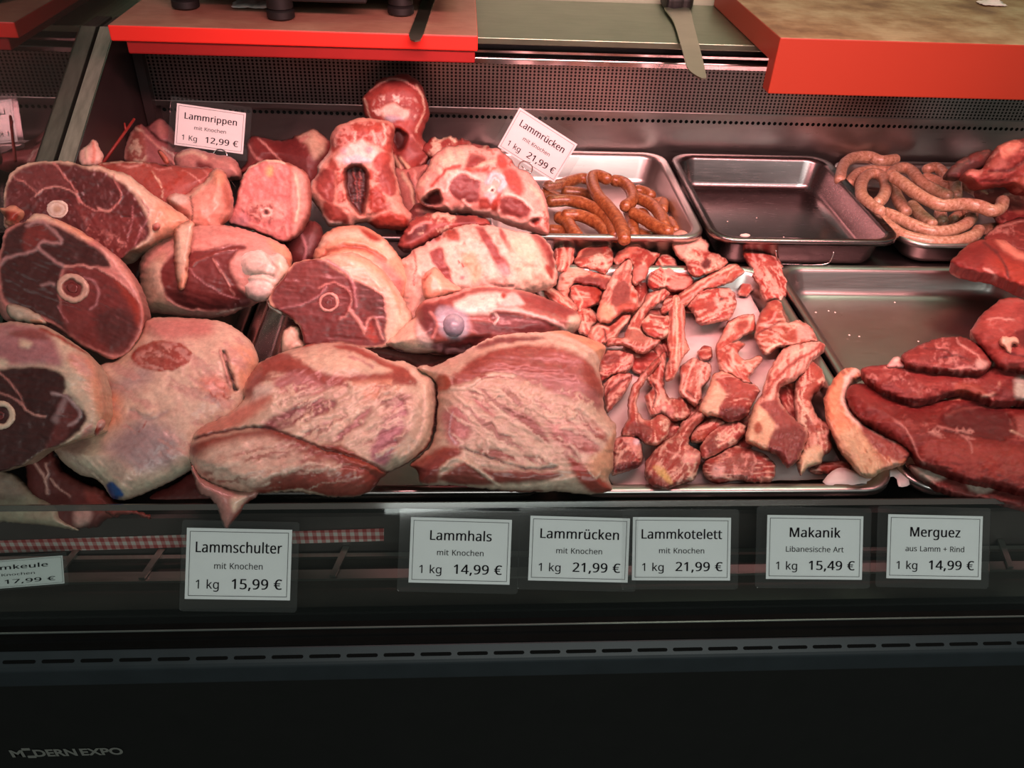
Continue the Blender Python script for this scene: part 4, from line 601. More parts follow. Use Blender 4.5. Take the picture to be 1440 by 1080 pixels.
# two labels stuck into the meat, with a ring clip on a wire
def clip(root, fr, w_, h_, ring_px, foot_px, P0, n):
    c = on_plane([ring_px], P0, n)[0]; o, u, v, nn = fr
    r_ = .0105; pts = [c+u*r_*math.cos(a)+v*r_*math.sin(a)+nn*.002 for a in np.linspace(0, 2*math.pi, 25)]
    MB().tube(pts, .0009, 6).build('clip_ring', CHROME, root, True)
    MB().tube([c-u*.006+nn*.003, c+u*.0+nn*.004-v*.002, c+u*.006+nn*.003], .0007, 6).build('clip_pin', CHROME, root, True)
    f = on_plane([foot_px], P0-n*.01, n)[0]
    MB().tube(spline([c-v*r_, c-v*r_*1.8+u*.006, f], .004), .0008, 6).build('clip_wire', CHROME, root, True)
n1 = np.array([.10, -.86, .50]); n1 /= np.linalg.norm(n1); p1_ = at_depth(300, 180, 1.255)
rt, fr, w_, h_ = price_label((249, 145), (346, 159), (255, 205), p1_, n1, 'Lammrippen', 'mit Knochen', '1 Kg', '12,99 €', 'pink-lit price card reading Lammrippen standing in the meat pile', .76, 'price labels stuck in the meat', (.15, .14, .16, .15))
clip(rt, fr, w_, h_, (310, 220), (332, 265), p1_, n1)
n2 = np.array([-.22, -.95, .20]); n2 /= np.linalg.norm(n2); p2_ = at_depth(755, 205, 1.18)
rt, fr, w_, h_ = price_label((731, 151), (812, 203), (698, 205), p2_, n2, 'Lammrücken', 'mit Knochen', '1 kg', '21,99 €', 'tilted pink-lit price card reading Lammrücken above the brown sausages', .76, 'price labels stuck in the meat', (.13, .20, .22, .15))
clip(rt, fr, w_, h_, (739, 236), (735, 255), p2_, n2)

# maker's name on the base panel
LOGO = mat('logo_grey', (.20, .20, .18), .5, var=.05)
Pp = np.array([0, .4598, 0]); pn = np.array([0, -1.0, 0])
c = on_plane([(18, 1064), (174, 1058), (18, 1054.5)], Pp, pn)
lu = np.array([1.0, 0, 0]); lv = np.array([0, 0, 1.0]); W_ = c[1][0]-c[0][0]; H_ = c[2][2]-c[0][2]
org = np.array([c[0][0], .4598, c[0][2]])
lg = tag(empty('logo', org), 'grey maker name in wide capitals on the black base panel', 'logo'); lg['_o'] = tuple(org)
fr = (org, lu, lv, pn)
for s, a_, b_ in (('M', 0, .118), ('DERN', .205, .585), ('EXPO', .62, 1.0)):
    fit_text(s, (a_*W_, b_*W_, 0, H_), fr, 'letters', lg, LOGO, 'logo', .0005)
mb = MB()
for a_, b_, z0, z1 in ((.118, .19, .93, 1.2), (.135, .207, -.2, .08)):
    mb.quadbox([org+lu*a_*W_+lv*z0*H_, org+lu*b_*W_+lv*z0*H_, org+lu*b_*W_+lv*z1*H_, org+lu*a_*W_+lv*z1*H_], pn, .0006)
mb.build('bars', LOGO, lg)

# gingham ribbon on the deck apron
m, nt, b = new_mat('gingham'); v = objco(nt)
sx = nt.nodes.new('ShaderNodeSeparateXYZ'); nt.links.new(v, sx.inputs[0])
def stripe(sock, per):
    k = nt.nodes.new('ShaderNodeMath'); k.operation = 'MULTIPLY'; k.inputs[1].default_value = 1/per; nt.links.new(sock, k.inputs[0])
    f = nt.nodes.new('ShaderNodeMath'); f.operation = 'FRACT'; nt.links.new(k.outputs[0], f.inputs[0])
    g = nt.nodes.new('ShaderNodeMath'); g.operation = 'GREATER_THAN'; g.inputs[1].default_value = .5; nt.links.new(f.outputs[0], g.inputs[0]); return g.outputs[0]
ad = nt.nodes.new('ShaderNodeMath'); ad.operation = 'ADD'; nt.links.new(stripe(sx.outputs[0], .0085), ad.inputs[0]); nt.links.new(stripe(sx.outputs[2], .0105), ad.inputs[1])
dv = nt.nodes.new('ShaderNodeMath'); dv.operation = 'MULTIPLY'; dv.inputs[1].default_value = .5; nt.links.new(ad.outputs[0], dv.inputs[0])
nt.links.new(ramp(nt, dv.outputs[0], [(0, (.72, .60, .56)), (.5, (.62, .25, .24)), (1, (.45, .07, .07))]), b.inputs['Base Color']); b.inputs['Roughness'].default_value = .6
ga = [at_Y(q[0], q[1], .583) for q in [(-30, 778), (540, 760), (540, 743), (-30, 761)]]
tag(MB().quadbox(ga, (0, -1, 0), .0006).build('gingham_ribbon', m), 'red and white checked ribbon along the front edge under the meat', 'ribbon')

# ------------------------------------------------------------------ cutting boards
def board_mat(name, side, top, edge, sc=9):
    """plastic: coloured sides, worn and stained upper face"""
    m, nt, b = new_mat(name); g = nt.nodes.new('ShaderNodeNewGeometry'); s = nt.nodes.new('ShaderNodeSeparateXYZ'); nt.links.new(g.outputs['Normal'], s.inputs[0])
    st = nt.nodes.new('ShaderNodeMath'); st.operation = 'GREATER_THAN'; st.inputs[1].default_value = .7; nt.links.new(s.outputs[2], st.inputs[0])
    v = objco(nt); n = noise(nt, sc, 5, .62, v); n2 = noise(nt, 3, 4, .6, objco(nt, (14, 40, 1)))
    t = ramp(nt, n.outputs[0], top); mixn = nt.nodes.new('ShaderNodeMixRGB'); mixn.blend_type = 'MULTIPLY'; mixn.inputs[0].default_value = .5
    nt.links.new(t, mixn.inputs[1]); nt.links.new(ramp(nt, n2.outputs[0], [(.35, (.72, .7, .68)), (.6, (1, 1, 1))]), mixn.inputs[2])
    mx = nt.nodes.new('ShaderNodeMixRGB'); nt.links.new(st.outputs[0], mx.inputs[0]); mx.inputs[1].default_value = (*side, 1); nt.links.new(mixn.outputs[0], mx.inputs[2])
    nt.links.new(mx.outputs[0], b.inputs['Base Color']); b.inputs['Roughness'].default_value = .5
    bump(nt, b, n2.outputs[0], .12, .0006)
    return m
RB = board_mat('red_board_plastic', (.80, .030, .018), [(.3, (.30, .12, .085)), (.55, (.36, .19, .13)), (.75, (.42, .26, .18))], 0)
RB2 = mat('red_board_shaded', (.30, .012, .011), .5, var=.05)  # red darkened: shade under the upper board is put into the colour
OB = board_mat('orange_board_plastic', (.34, .038, .014), [(.32, (.15, .075, .03)), (.46, (.27, .165, .075)), (.62, (.38, .29, .16))], 0, 11)
tag(MB().box((-.488, 1.230, 1.1185), (.0256, 1.635, 1.140)).build('cutting_board', RB, bevel=.002), 'thin bright red cutting board carrying the black scale', 'cutting board')
tag(MB().box((-.470, 1.236, 1.1002), (.022, 1.63, 1.1183)).build('cutting_board', RB2, bevel=.002), 'red board with painted-in shade lying beneath the bright red cutting board', 'cutting board')
ob = MB(); ob.prism_x([(1.272, 1.140), (1.66-.008, 1.140), (1.652, 1.1003), (1.303, 1.1003), (1.303, 1.056), (1.272, 1.056)], .481, 1.12)
tag(ob.build('chopping_block', OB, bevel=.002), 'thick orange chopping board with hooked front lip and stained top', 'cutting board')

# scale standing on the red board
sc = tag(empty('scale', (-.15, 1.4, 1.14)), 'black weighing scale on screw feet standing on the red board', 'scale'); sc['_o'] = (-.15, 1.4, 1.14)
for px, py in ((258, 15), (393, 29), (563, 24)):
    c = at_z(px, py, 1.1402); c[1] += .016
    if py > 28: c = at_z(393, 30, 1.1402)+np.array([0, .016, 0])
    mb = MB(); k = 20
    for (r0, z0), (r1, z1) in zip([(.016, 0), (.020, .003), (.020, .012), (.017, .014), (.019, .016), (.019, .03)], [(.020, .003), (.020, .012), (.017, .014), (.019, .016), (.019, .03), (.012, .031)]):
        ring0 = [(c[0]+r0*math.cos(2*math.pi*q/k), c[1]+r0*math.sin(2*math.pi*q/k), 1.1402+z0) for q in range(k)]
        ring1 = [(c[0]+r1*math.cos(2*math.pi*q/k), c[1]+r1*math.sin(2*math.pi*q/k), 1.1402+z1) for q in range(k)]
        mb.add(ring0+ring1, [(q, (q+1) % k, (q+1) % k+k, q+k) for q in range(k)])
    mb.build('foot', BLACK, sc, True)
mb = MB().box((-.42, 1.305, 1.171), (-.005, 1.60, 1.235)); mb.build('scale_body', BLACK, sc, bevel=.006)
mb = MB().box((-.41, 1.31, 1.236), (-.015, 1.595, 1.246)); mb.build('weighing_plate', CHROME, sc, bevel=.002)
mb = MB().box((-.33, 1.285, 1.165), (-.135, 1.304, 1.20)); mb.build('bracket', BLACK, sc, bevel=.003)
# crumpled paper under the scale
def crumple(name, cx, cy, z, w_, d_, h_, m, seed, label, cat):
    n = 14; V = []; rs = np.random.RandomState(seed)
    for j in range(n):
        for i in range(n):
            u_, v_ = i/(n-1)-.5, j/(n-1)-.5
            hh = h_*(.25+.9*abs(fbm(np.array([u_*5.]), np.array([v_*5.]), seed, 3)[0]))*(1-max(abs(u_), abs(v_))*1.6)
            V.append((cx+u_*w_*(1+.12*rs.randn()*.5), cy+v_*d_*(1+.1*rs.randn()*.5), z+max(.0006, hh)))
    Fc = [(j*n+i, j*n+i+1, (j+1)*n+i+1, (j+1)*n+i) for j in range(n-1) for i in range(n-1)]
    o = mesh_obj(name, V, Fc, m, None, True); s_ = o.modifiers.new('thick', 'SOLIDIFY'); s_.thickness = .0006; s_.offset = 1
    return tag(o, label, cat)
WP = mat('white_paper', (.62, .58, .54), .8, var=.1, vs=40)
q = at_z(362, 13, 1.141); crumple('paper_towel', q[0], q[1]+.03, 1.1405, .075, .06, .03, WP, 5, 'crumpled white paper lying under the scale beside its middle foot', 'paper')
q = at_z(1396, 7, 1.141); crumple('paper_scrap', q[0], q[1]+.005, 1.1405, .045, .03, .022, WP, 9, 'small crumpled white scrap on the orange chopping board', 'paper')

# knives
BLADE = steel('knife_steel', (.50, .53, .42), .30)
def knife(outline, z, label, spine, handle_px, thick=.0022):
    P = spline(pp(outline), 6, True); Q = np.array([at_z(a, b_, z) for a, b_ in P])
    root = tag(empty('knife', Q.mean(0)), label, 'knife'); root['_o'] = tuple(Q.mean(0))
    mb = MB(); mb.quadbox(Q, (0, 0, 1), thick); mb.build('blade', BLADE, root)
    H = np.array([at_z(a, b_, z-.004) for a, b_ in spline(pp(handle_px), 4, True)])
    mb = MB(); mb.quadbox(H, (0, 0, 1), .020); mb.build('handle', BLACK, root, bevel=.004)
    return root
knife('934,12 947,14 956,13 969,13 975,35 984,70 990,95 993,112 986,112 974,105 966,96 960,75 953,50 946,30', 1.1045, 'broad knife with black handle lying across the worktop, tip over the edge', None, '929,-8 970,-8 973,13 960,15 946,15 936,14 929,6')
knife('598,-6 613,-6 607,14 600,36 591,58 577,57 575,52 583,30', 1.1405, 'narrow steel blade on the red board pointing over its front edge', None, '600,-40 625,-40 614,-6 598,-6')

# ------------------------------------------------------------------ steel trays
def rrect(x0, x1, y0, y1, r_, k=7):
    pts = []
    for cx, cy, a0 in ((x1-r_, y0+r_, -90), (x1-r_, y1-r_, 0), (x0+r_, y1-r_, 90), (x0+r_, y0+r_, 180)):
        for q in range(k): an = R(a0+90*q/(k-1)); pts.append((cx+r_*math.cos(an), cy+r_*math.sin(an)))
    return pts
def tray(x0, x1, y0, y1, zr, dep, label, m=TRAYM, r_=.038, flange=.013, group=None):
    loops = [(0, -.007), (0, -.001), (.0015, .0005), (.004, .0008), (flange-.003, -.0002), (flange, -.002), (flange+.002, -.006), (flange+.010, -dep+.012), (flange+.013, -dep+.005), (flange+.020, -dep+.001), (flange+.030, -dep)]
    V = []; Fc = []; k = None
    for off, dz in loops:
        pts = rrect(x0+off, x1-off, y0+off, y1-off, max(.012, r_-off*.45)); k = len(pts)
        V += [(x, y, zr+dz) for x, y in pts]
    for i in range(len(loops)-1): Fc += [(i*k+q, i*k+(q+1) % k, (i+1)*k+(q+1) % k, (i+1)*k+q) for q in range(k)]
    Fc.append(tuple(range((len(loops)-1)*k, len(loops)*k)))
    o = mesh_obj('steel_tray', V, Fc, m, None, True, loc=((x0+x1)/2, (y0+y1)/2, zr-dep))
    s_ = o.modifiers.new('thick', 'SOLIDIFY'); s_.thickness = .0009; s_.offset = -1
    return tag(o, label, 'tray', group)
FT = 'steel trays in the case'
tray(X0+.014, -.268, .635, 1.045, .877, .037, 'steel tray under the stacked lamb legs at far left', DARKSTEEL, group=FT)
tray(-.262, .099, .578, 1.045, .877, .037, 'steel tray under the two flat lamb shoulders', DARKTRAY, group=FT)
tray(.105, .452, .577, 1.043, .877, .037, 'steel tray lined with paper and heaped with lamb chops', group=FT)
tray(.460, .836, .577, 1.050, .877, .037, 'shallow steel tray, bare at the back, with red meat at the front', group=FT)
tray(.842, 1.20, .577, 1.050, .877, .037, 'steel tray at far right mostly covered by red meat', group=FT)
tray(X0+.028, -.285, 1.064, 1.405, .905, .051, 'rear steel tray under the ribs at left', DARKSTEEL, group=FT)
tray(-.280, .030, 1.064, 1.405, .905, .051, 'rear steel tray under the lamb saddles', DARKSTEEL, group=FT)
tray(.036, .366, 1.075, 1.408, .905, .051, 'rear steel tray of brown sausages', group=FT)
et = tray(.372, .662, 1.064, 1.398, .9085, .0545, 'empty rear steel tray between the brown and the pale sausages', DARKTRAY, group=FT)
hp = [at_Y(q[0], q[1], 1.060) for q in [(1091, 352), (1093, 366), (1098, 371), (1158, 372), (1170, 362), (1172, 354)]]
MB().tube(spline(hp, .004), .0013, 7).build('handle', CHROME, et, True)
tray(.672, .985, 1.075, 1.405, .899, .045, 'rear steel tray of pale sausages', group=FT)
tray(.990, 1.33, 1.075, 1.405, .903, .049, 'rear steel tray of dark red meat at far right', group=FT)
# ------------------------------------------------------------------ lamb joints, left pile
GL_, GC = 'lamb joints in the pile', 'lamb chops on paper'
def ring(cx, cy, rx, ry, hx, hy, parent, h0, inner='R', label='pale sawn bone', outc='W', rot=0):
    b = piece('bone', circ(cx, cy, rx, ry, rot=rot), of(parent), .004, 5, outc, [('p', inner, 1.5, -3.5, circ(cx, cy, hx, hy, rot=rot)), ('p', 'N', 2, -2.5, circ(cx, cy, hx*.55, hy*.55))], tb=.004, rag=.5,
                 parent=parent, h0=h0, m=BONE, label=label, mott=.1, rough=.0006, step=1.6)
    piece('marrow', circ(cx, cy, hx*.62, hy*.62, rot=rot), of(parent), .0016, 4, inner, [('p', 'N', 2, -.6, circ(cx, cy, hx*.35, hy*.35))], tb=.001, rag=.6, parent=b, h0=h0+.0012, step=1.6, label='dark red marrow')
    return b
# A: leg at top left, dark sawn face
A = piece('leg_of_lamb', '6,300 7,268 15,245 33,232 57,227 97,227 117,233 138,232 155,239 180,245 208,268 240,290 264,309 248,326 225,336 206,346 183,354 166,367 140,362 90,346 40,336 10,322', ('A', .965, 40, .08), .030, 20, 'F', [
    ('p', 'O', 8, 0, '225,285 262,308 246,325 222,335 212,318'), ('p', 'D', 3, 0, '10,298 11,271 19,251 36,237 58,232 97,232 120,239 140,241 160,253 180,266 194,282 203,302 208,322 203,336 183,351 168,364 140,358 90,343 40,332 12,318'),
    ('p', (.29, .075, .07), 5, .6, '24,249 36,238 70,233 88,245 100,258 107,271 95,266 78,263 62,267 53,273 40,260'), ('p', (.16, .04, .038), 6, 0, '85,233 118,238 150,255 165,270 166,285 150,297 125,292 112,280 102,260'),
    ('p', 'N', 4, -.5, '110,290 150,300 190,305 200,330 180,350 165,362 130,345 120,315'),
    ('s', 'P', 2.2, 1.2, 1, '76,231 88,244 100,258 108,272 113,286'), ('s', 'P', 1.6, 1.2, .8, '21,249 40,260 54,273'), ('s', 'Q', 2.4, 1.2, 1.2, '53,276 62,268 78,264 95,267 107,274'),
    ('s', 'P', 1.6, 1.2, .6, '112,282 125,292 140,297 155,295 166,285 170,275 162,258 160,248'), ('s', 'Q', 3, 1.5, .8, '138,293 147,297 155,295'), ('s', 'V', 1.4, 1.2, .5, '198,282 205,292 206,306 199,318 192,332 188,345'), ('s', 'V', 1.2, 1.2, .5, '186,290 184,310 180,325 178,340'),
    ('m', 'P', 7, .80, .2, '110,290 150,300 190,305 200,330 180,350 165,362 130,345 120,315'), ('s', 'K', 1.2, 1.2, -1, '170,303 182,304')],
    face='9,297 10,270 17,249 34,235 57,230 97,230 120,237 140,239 160,251 180,264 196,280 206,300 211,320 205,336 183,352 168,365 140,359 90,344 40,333 12,319', tb=.06, grain=(55, .10), rough=.0017, nscale=8,
    label='lamb leg with dark sawn face and round bone, top left of pile', cat='lamb leg', group=GL_)
piece('bone', circ(82, 294, 16, 13.5), of(A), .003, 4, 'W', [('s', 'T', 1.2, 1, -.5, circ(82, 294, 11.5, 9.5)), ('p', 'T', 3, 0, circ(82, 294, 6, 5))], tb=.004, parent=A, h0=.0285, m=BONE, mott=.1, rag=.5, rough=.0005, step=1.6, label='pale round bone end')
piece('fat_flap', '243,325 246,319 263,309 270,314 269,332 264,357 263,372 261,390 258,402 252,406 247,400 244,382 242,355', of(A), .016, 9, 'O', [('p', 'F', 5, 0, '244,325 262,312 268,320 262,345 250,390 246,385'), ('p', 'R', 2, 0, '255,374 260,372 258,380')], tb=.006, parent=A, h0=.022, label='pale fat strip hanging down', m=SMOOTH)
piece('fat_flap', circ(217, 318, 7, 6, rot=-30), of(A), .008, 6, 'Q', [('p', 'R', 3, 0, circ(216, 320, 4))], tb=.006, parent=A, h0=.028)
# B
B_ = piece('leg_of_lamb', '2,350 5,330 17,316 35,312 50,300 75,306 100,317 125,332 145,346 167,363 180,380 192,400 202,430 203,447 199,467 184,491 167,502 153,505 137,497 117,488 98,475 83,463 70,456 33,452 6,450 -6,420 -6,380', ('A', .88, 42, .05), .028, 22, 'P', [
    ('p', 'F', 6, 1, '32,314 48,299 75,306 102,318 128,335 118,338 95,325 70,314 48,312'), ('p', 'O', 6, 0, '75,309 105,320 130,336 122,340 95,326'), ('p', 'Q', 5, 0, '140,345 168,365 190,398 201,430 195,425 175,395 150,368'),
    ('p', (.105, .036, .033), 3, 0, '10,335 22,322 45,314 70,318 95,329 115,340 135,352 150,364 154,375 135,376 110,374 90,378 85,395 85,430 100,468 75,452 30,432 8,417 3,375'),
    ('p', 'N', 4, 0, '93,378 110,374 132,377 155,388 178,406 190,425 194,450 188,472 175,490 160,497 140,491 118,481 98,466 86,440 88,400'),
    ('p', (.16, .045, .042), 9, 0, '135,440 170,435 188,450 184,475 160,490 140,478'), ('p', 'R', 6, 0, '160,395 182,408 195,430 192,455 186,440 175,420'),
    ('p', (.30, .065, .055), 4, -.5, '40,322 55,316 72,327 82,339 74,342 60,341 50,350 36,355 34,340'),
    ('s', (.42, .25, .24), 3.5, 2.5, .8, '40,320 55,313 72,325 85,338 85,344 75,343 60,342 52,352 36,358 16,362 3,374'), ('s', (.42, .25, .24), 3.5, 2.5, .8, '55,350 66,360 78,368 90,376'), ('s', 'Q', 2, 1.3, 1.2, '92,376 110,374 130,377 152,386 165,395 180,407 193,424'),
    ('s', (.34, .22, .21), 4, 3, .6, '60,402 68,399 76,400'), ('s', 'V', 2.5, 2, .8, '118,390 130,396 137,410 133,428 126,434'), ('s', 'V', 1.2, 1.2, .4, '82,430 88,440 95,452'), ('s', 'Q', 3, 2, .6, '142,352 152,365 156,378')],
    face='8,334 20,321 45,312 70,314 95,325 115,336 135,348 152,363 166,385 182,405 194,425 197,450 191,472 177,492 160,500 140,493 118,483 98,470 75,454 30,434 6,420 0,375', tb=.045, grain=(25, .05), rough=.001,
    label='lamb leg with hollow marrow bone facing out, middle of the left edge', cat='lamb leg', group=GL_)
ring(102, 405, 23.5, 20.5, 13.5, 12, B_, .027, 'N', rot=20, outc=(.62, .42, .33))
piece('fat_flap', '14,426 33,430 55,440 64,448 68,456 58,453 50,453 22,449 12,438', of(B_), .010, 8, 'S', [('p', 'O', 2, 0, '45,449 62,449 60,454 46,454')], tb=.006, parent=B_, h0=.027, rough=.002)
piece('fat_flap', '2,295 10,294 20,291 34,298 34,306 28,313 22,319 10,317 9,308 3,299', of(B_), .018, 10, 'O', [('p', 'R', 4, 0, '9,300 30,303 25,316 12,314')], tb=.008, parent=B_, h0=.02, label='pink fat knob')
# C
C_ = piece('leg_of_lamb', '-25,460 0,455 17,452 42,455 67,460 83,470 103,483 120,497 133,512 142,533 147,563 149,580 143,597 143,606 128,612 107,619 82,628 62,634 45,646 25,656 -20,660 -35,600 -35,530', ('A', .79, 44, .05), .030, 24, 'F', [
    ('p', 'V', 8, 0, '-35,460 0,455 40,457 64,466 76,480 84,500 84,516 50,514 0,518 -35,525'), ('p', (.50, .16, .15), 4, .6, '14,470 40,464 62,470 70,480 45,478 20,476'), ('s', 'R', 5, 3, .5, '58,464 80,474 100,485 118,495'), ('p', 'O', 8, 0, '95,505 130,510 145,560 147,590 135,585 120,540'), ('p', 'Q', 8, 0, '95,500 118,505 130,530 115,525'),
    ('p', 'F', 5, 0, '-10,505 10,507 12,517 -10,520'), ('p', 'F', 4, .4, '30,480 45,484 40,492 28,488'),
    ('p', (.10, .032, .030), 3, 0, '-35,527 0,522 20,518 50,517 75,522 90,532 93,545 88,552 100,557 112,572 120,584 115,598 105,609 80,626 62,631 44,644 25,654 -20,658'),
    ('p', (.24, .055, .05), 4, 0, '84,560 98,562 108,577 103,600 82,620 64,630 76,595'), ('s', (.42, .30, .30), 4, 2.5, .8, '72,553 88,557 100,566 110,580 105,592 95,597'), ('s', (.30, .20, .20), 7, 4, .6, '92,558 84,575 76,590'), ('s', 'S', 6, 4, .6, '94,535 96,550 112,570'),
    ('s', 'Q', 2.4, 1.5, .8, '37,576 50,583 62,585'), ('s', 'P', 2, 1.5, .8, '0,525 15,538 28,555 36,575'), ('s', 'P', 2.5, 1.5, .5, '0,552 20,560 36,574'), ('p', 'Q', 4, 0, '118,600 125,595 128,606 112,614')],
    face='-35,526 0,521 18,517 50,516 75,521 91,530 95,545 102,556 114,572 122,584 118,598 107,610 80,627 62,632 44,645 25,655 -25,659 -35,600', tb=.045, grain=(10, .05), rough=.001,
    label='lamb leg at front left corner with fatty rim and dark face', cat='lamb leg', group=GL_)
ring(1, 583, 23, 21, 13, 12, C_, .028, 'N', outc='F')
piece('fat_flap', '122,592 128,585 146,590 146,600 140,606 134,612 127,604', of(C_), .010, 8, 'Q', [('p', 'R', 3, 0, '126,598 140,600 134,610')], tb=.006, parent=C_, h0=.014)
# D shoulder with stamp
D_ = piece('lamb_shoulder', '165,505 195,472 208,450 236,446 278,448 314,453 342,470 358,489 364,512 356,535 351,556 330,592 292,616 282,652 264,664 239,678 194,698 178,703 158,701 147,685 133,673 111,667 92,653 80,640 76,630 92,617 120,606 136,596 140,560 136,525 146,510', ('A', .850, 62, -.05), .050, 75, (.72, .53, .41), [
    ('p', 'P', 12, 0, '205,455 236,448 290,450 296,472 270,480 225,482'), ('p', 'T', 10, 0, '150,505 200,470 190,500 170,515'), ('p', (.45, .32, .30), 14, -1, '140,552 200,518 215,535 180,555 150,570'), ('p', (.40, .29, .29), 16, -2, '150,625 195,590 235,600 252,625 240,660 205,665 170,645'),
    ('p', 'O', 10, 0, '146,560 170,555 172,590 152,598'), ('p', (.58, .50, .38), 14, 0, '90,640 140,650 190,668 260,645 262,665 235,680 190,698 150,695 110,668'), ('p', (.36, .22, .18), 8, 0, '84,632 115,612 130,622 110,640'),
    ('p', (.60, .13, .10), 3, .5, '186,503 195,492 215,486 240,485 258,492 267,502 258,515 240,522 215,522 195,516'), ('m', 'Q', 9, .55, .4, '192,503 215,490 240,488 260,500 240,518 205,517'), ('s', 'R', 2.4, 1.5, .8, '186,503 195,492 215,486 240,485 258,492 267,502 258,515 240,522 215,522 195,516 186,503'),
    ('p', (.66, .26, .19), 7, 0, '276,538 300,530 318,545 322,552 308,562 290,555'), ('m', 'R', 10, .65, 0, '276,535 330,530 320,565 285,560'), ('p', 'O', 10, 3, '318,495 345,490 360,510 352,538 332,548 322,520'), ('s', 'K', 3.5, 1.5, -7, '310,498 316,518 322,535 328,549'), ('s', 'P', 3, 2, 3, '305,498 311,520 320,545'),
    ('s', (.50, .38, .30), 3, 2.5, -2, '110,645 140,668 155,690'), ('s', (.74, .60, .46), 3, 2, 1.5, '105,640 132,662 150,684'), ('s', (.74, .60, .46), 2, 2, 1, '120,636 145,662 160,680'), ('s', (.50, .38, .32), 2, 2, -1.5, '190,575 205,585 215,580'), ('s', 'R', 1.2, 1, 0, '198,606 203,598 206,592'), ('s', (.44, .32, .30), 4, 4, -2, '185,577 210,590 235,578'),
    ('k', (.56, .44, .36), 40, 40, 3, .12, -1, '95,630 200,660 180,695 150,690 90,655'), ('k', (.60, .34, .30), 25, 20, 4, .15, -.6, '150,520 330,470 330,560 250,640 150,600'), ('p', 'B', 2.2, 0, '151,678 160,675 171,684 176,695 168,697 166,702 158,702')], tb=.015, rag=.6, mott=.13, rough=.0016, nscale=22,
    label='large pale fatty lamb shoulder with red oval patch and blue stamp', cat='lamb shoulder', group=GL_)
# E with white joint
E_ = piece('leg_of_lamb', '196,390 198,365 210,348 228,335 248,326 270,319 297,316 322,318 347,323 372,332 397,343 408,353 411,368 405,388 388,405 377,418 360,427 338,435 322,443 297,447 263,446 230,442 205,436 198,416', ('A', 1.0, 40, -.05), .055, 62, 'Q', [
    ('p', 'T', 10, 0, '198,400 215,370 235,360 232,400 240,425 262,440 215,435'), ('p', 'F', 6, 1, '215,370 228,375 238,405 228,410 218,395'),
    ('p', 'N', 3, -2, '228,382 238,366 262,354 300,352 318,346 340,346 345,350 330,358 322,375 330,395 342,412 352,425 335,432 300,436 262,431 240,418 232,402'), ('p', 'D', 6, 0, '235,405 275,414 320,420 345,428 300,435 255,428'), ('s', 'X', 2.2, 1.5, 2, '272,373 290,363 315,354 332,352'), ('s', 'X', 1.6, 1.3, 1.5, '262,353 300,352 322,346'), ('s', 'Q', 1.5, 1.2, 1, '300,366 316,390 328,414'), ('s', 'V', 1.4, 1.2, 1, '265,374 285,395 312,412 335,420'), ('s', 'Q', 2, 1.5, 1, '238,420 262,432 290,436'), ('s', 'W', 1.2, 1, .6, '305,440 325,434 340,431'),
    ('k', (.60, .26, .22), 12, 30, 4, .1, 0, '200,360 300,320 400,345 330,345 240,365'), ('p', 'O', 6, 0, '375,335 408,353 411,368 404,390 398,372 385,357')], tb=.040, grain=(15, .06),
    label='lamb leg lying sideways with white knuckle joint at its right end', cat='lamb leg', group=GL_)
piece('joint_bone', '331,368 338,357 350,353 365,352 376,358 390,357 400,367 403,380 396,392 386,402 382,415 370,422 355,422 345,415 341,402 345,395 338,390 332,382', of(E_), .016, 18, (.82, .76, .68), [
    ('p', (.70, .58, .50), 7, 6, circ(354, 372, 16, 11)), ('p', (.72, .60, .54), 6, 6, circ(363, 409, 16, 11)), ('s', (.50, .38, .32), 3, 2, -5, '340,390 355,386 368,385 380,390'), ('s', (.80, .70, .58), 4, 2, 2, '345,392 362,389 378,394 385,400'), ('s', (.55, .42, .35), 2.5, 2, -3, '372,357 376,370 384,378 380,388'), ('p', (.76, .64, .50), 6, 2, '384,362 398,368 400,382 390,395 384,385')],
    tb=.01, parent=E_, h0=.040, m=BONE, mott=.08, rag=.8, label='white knuckle joint')
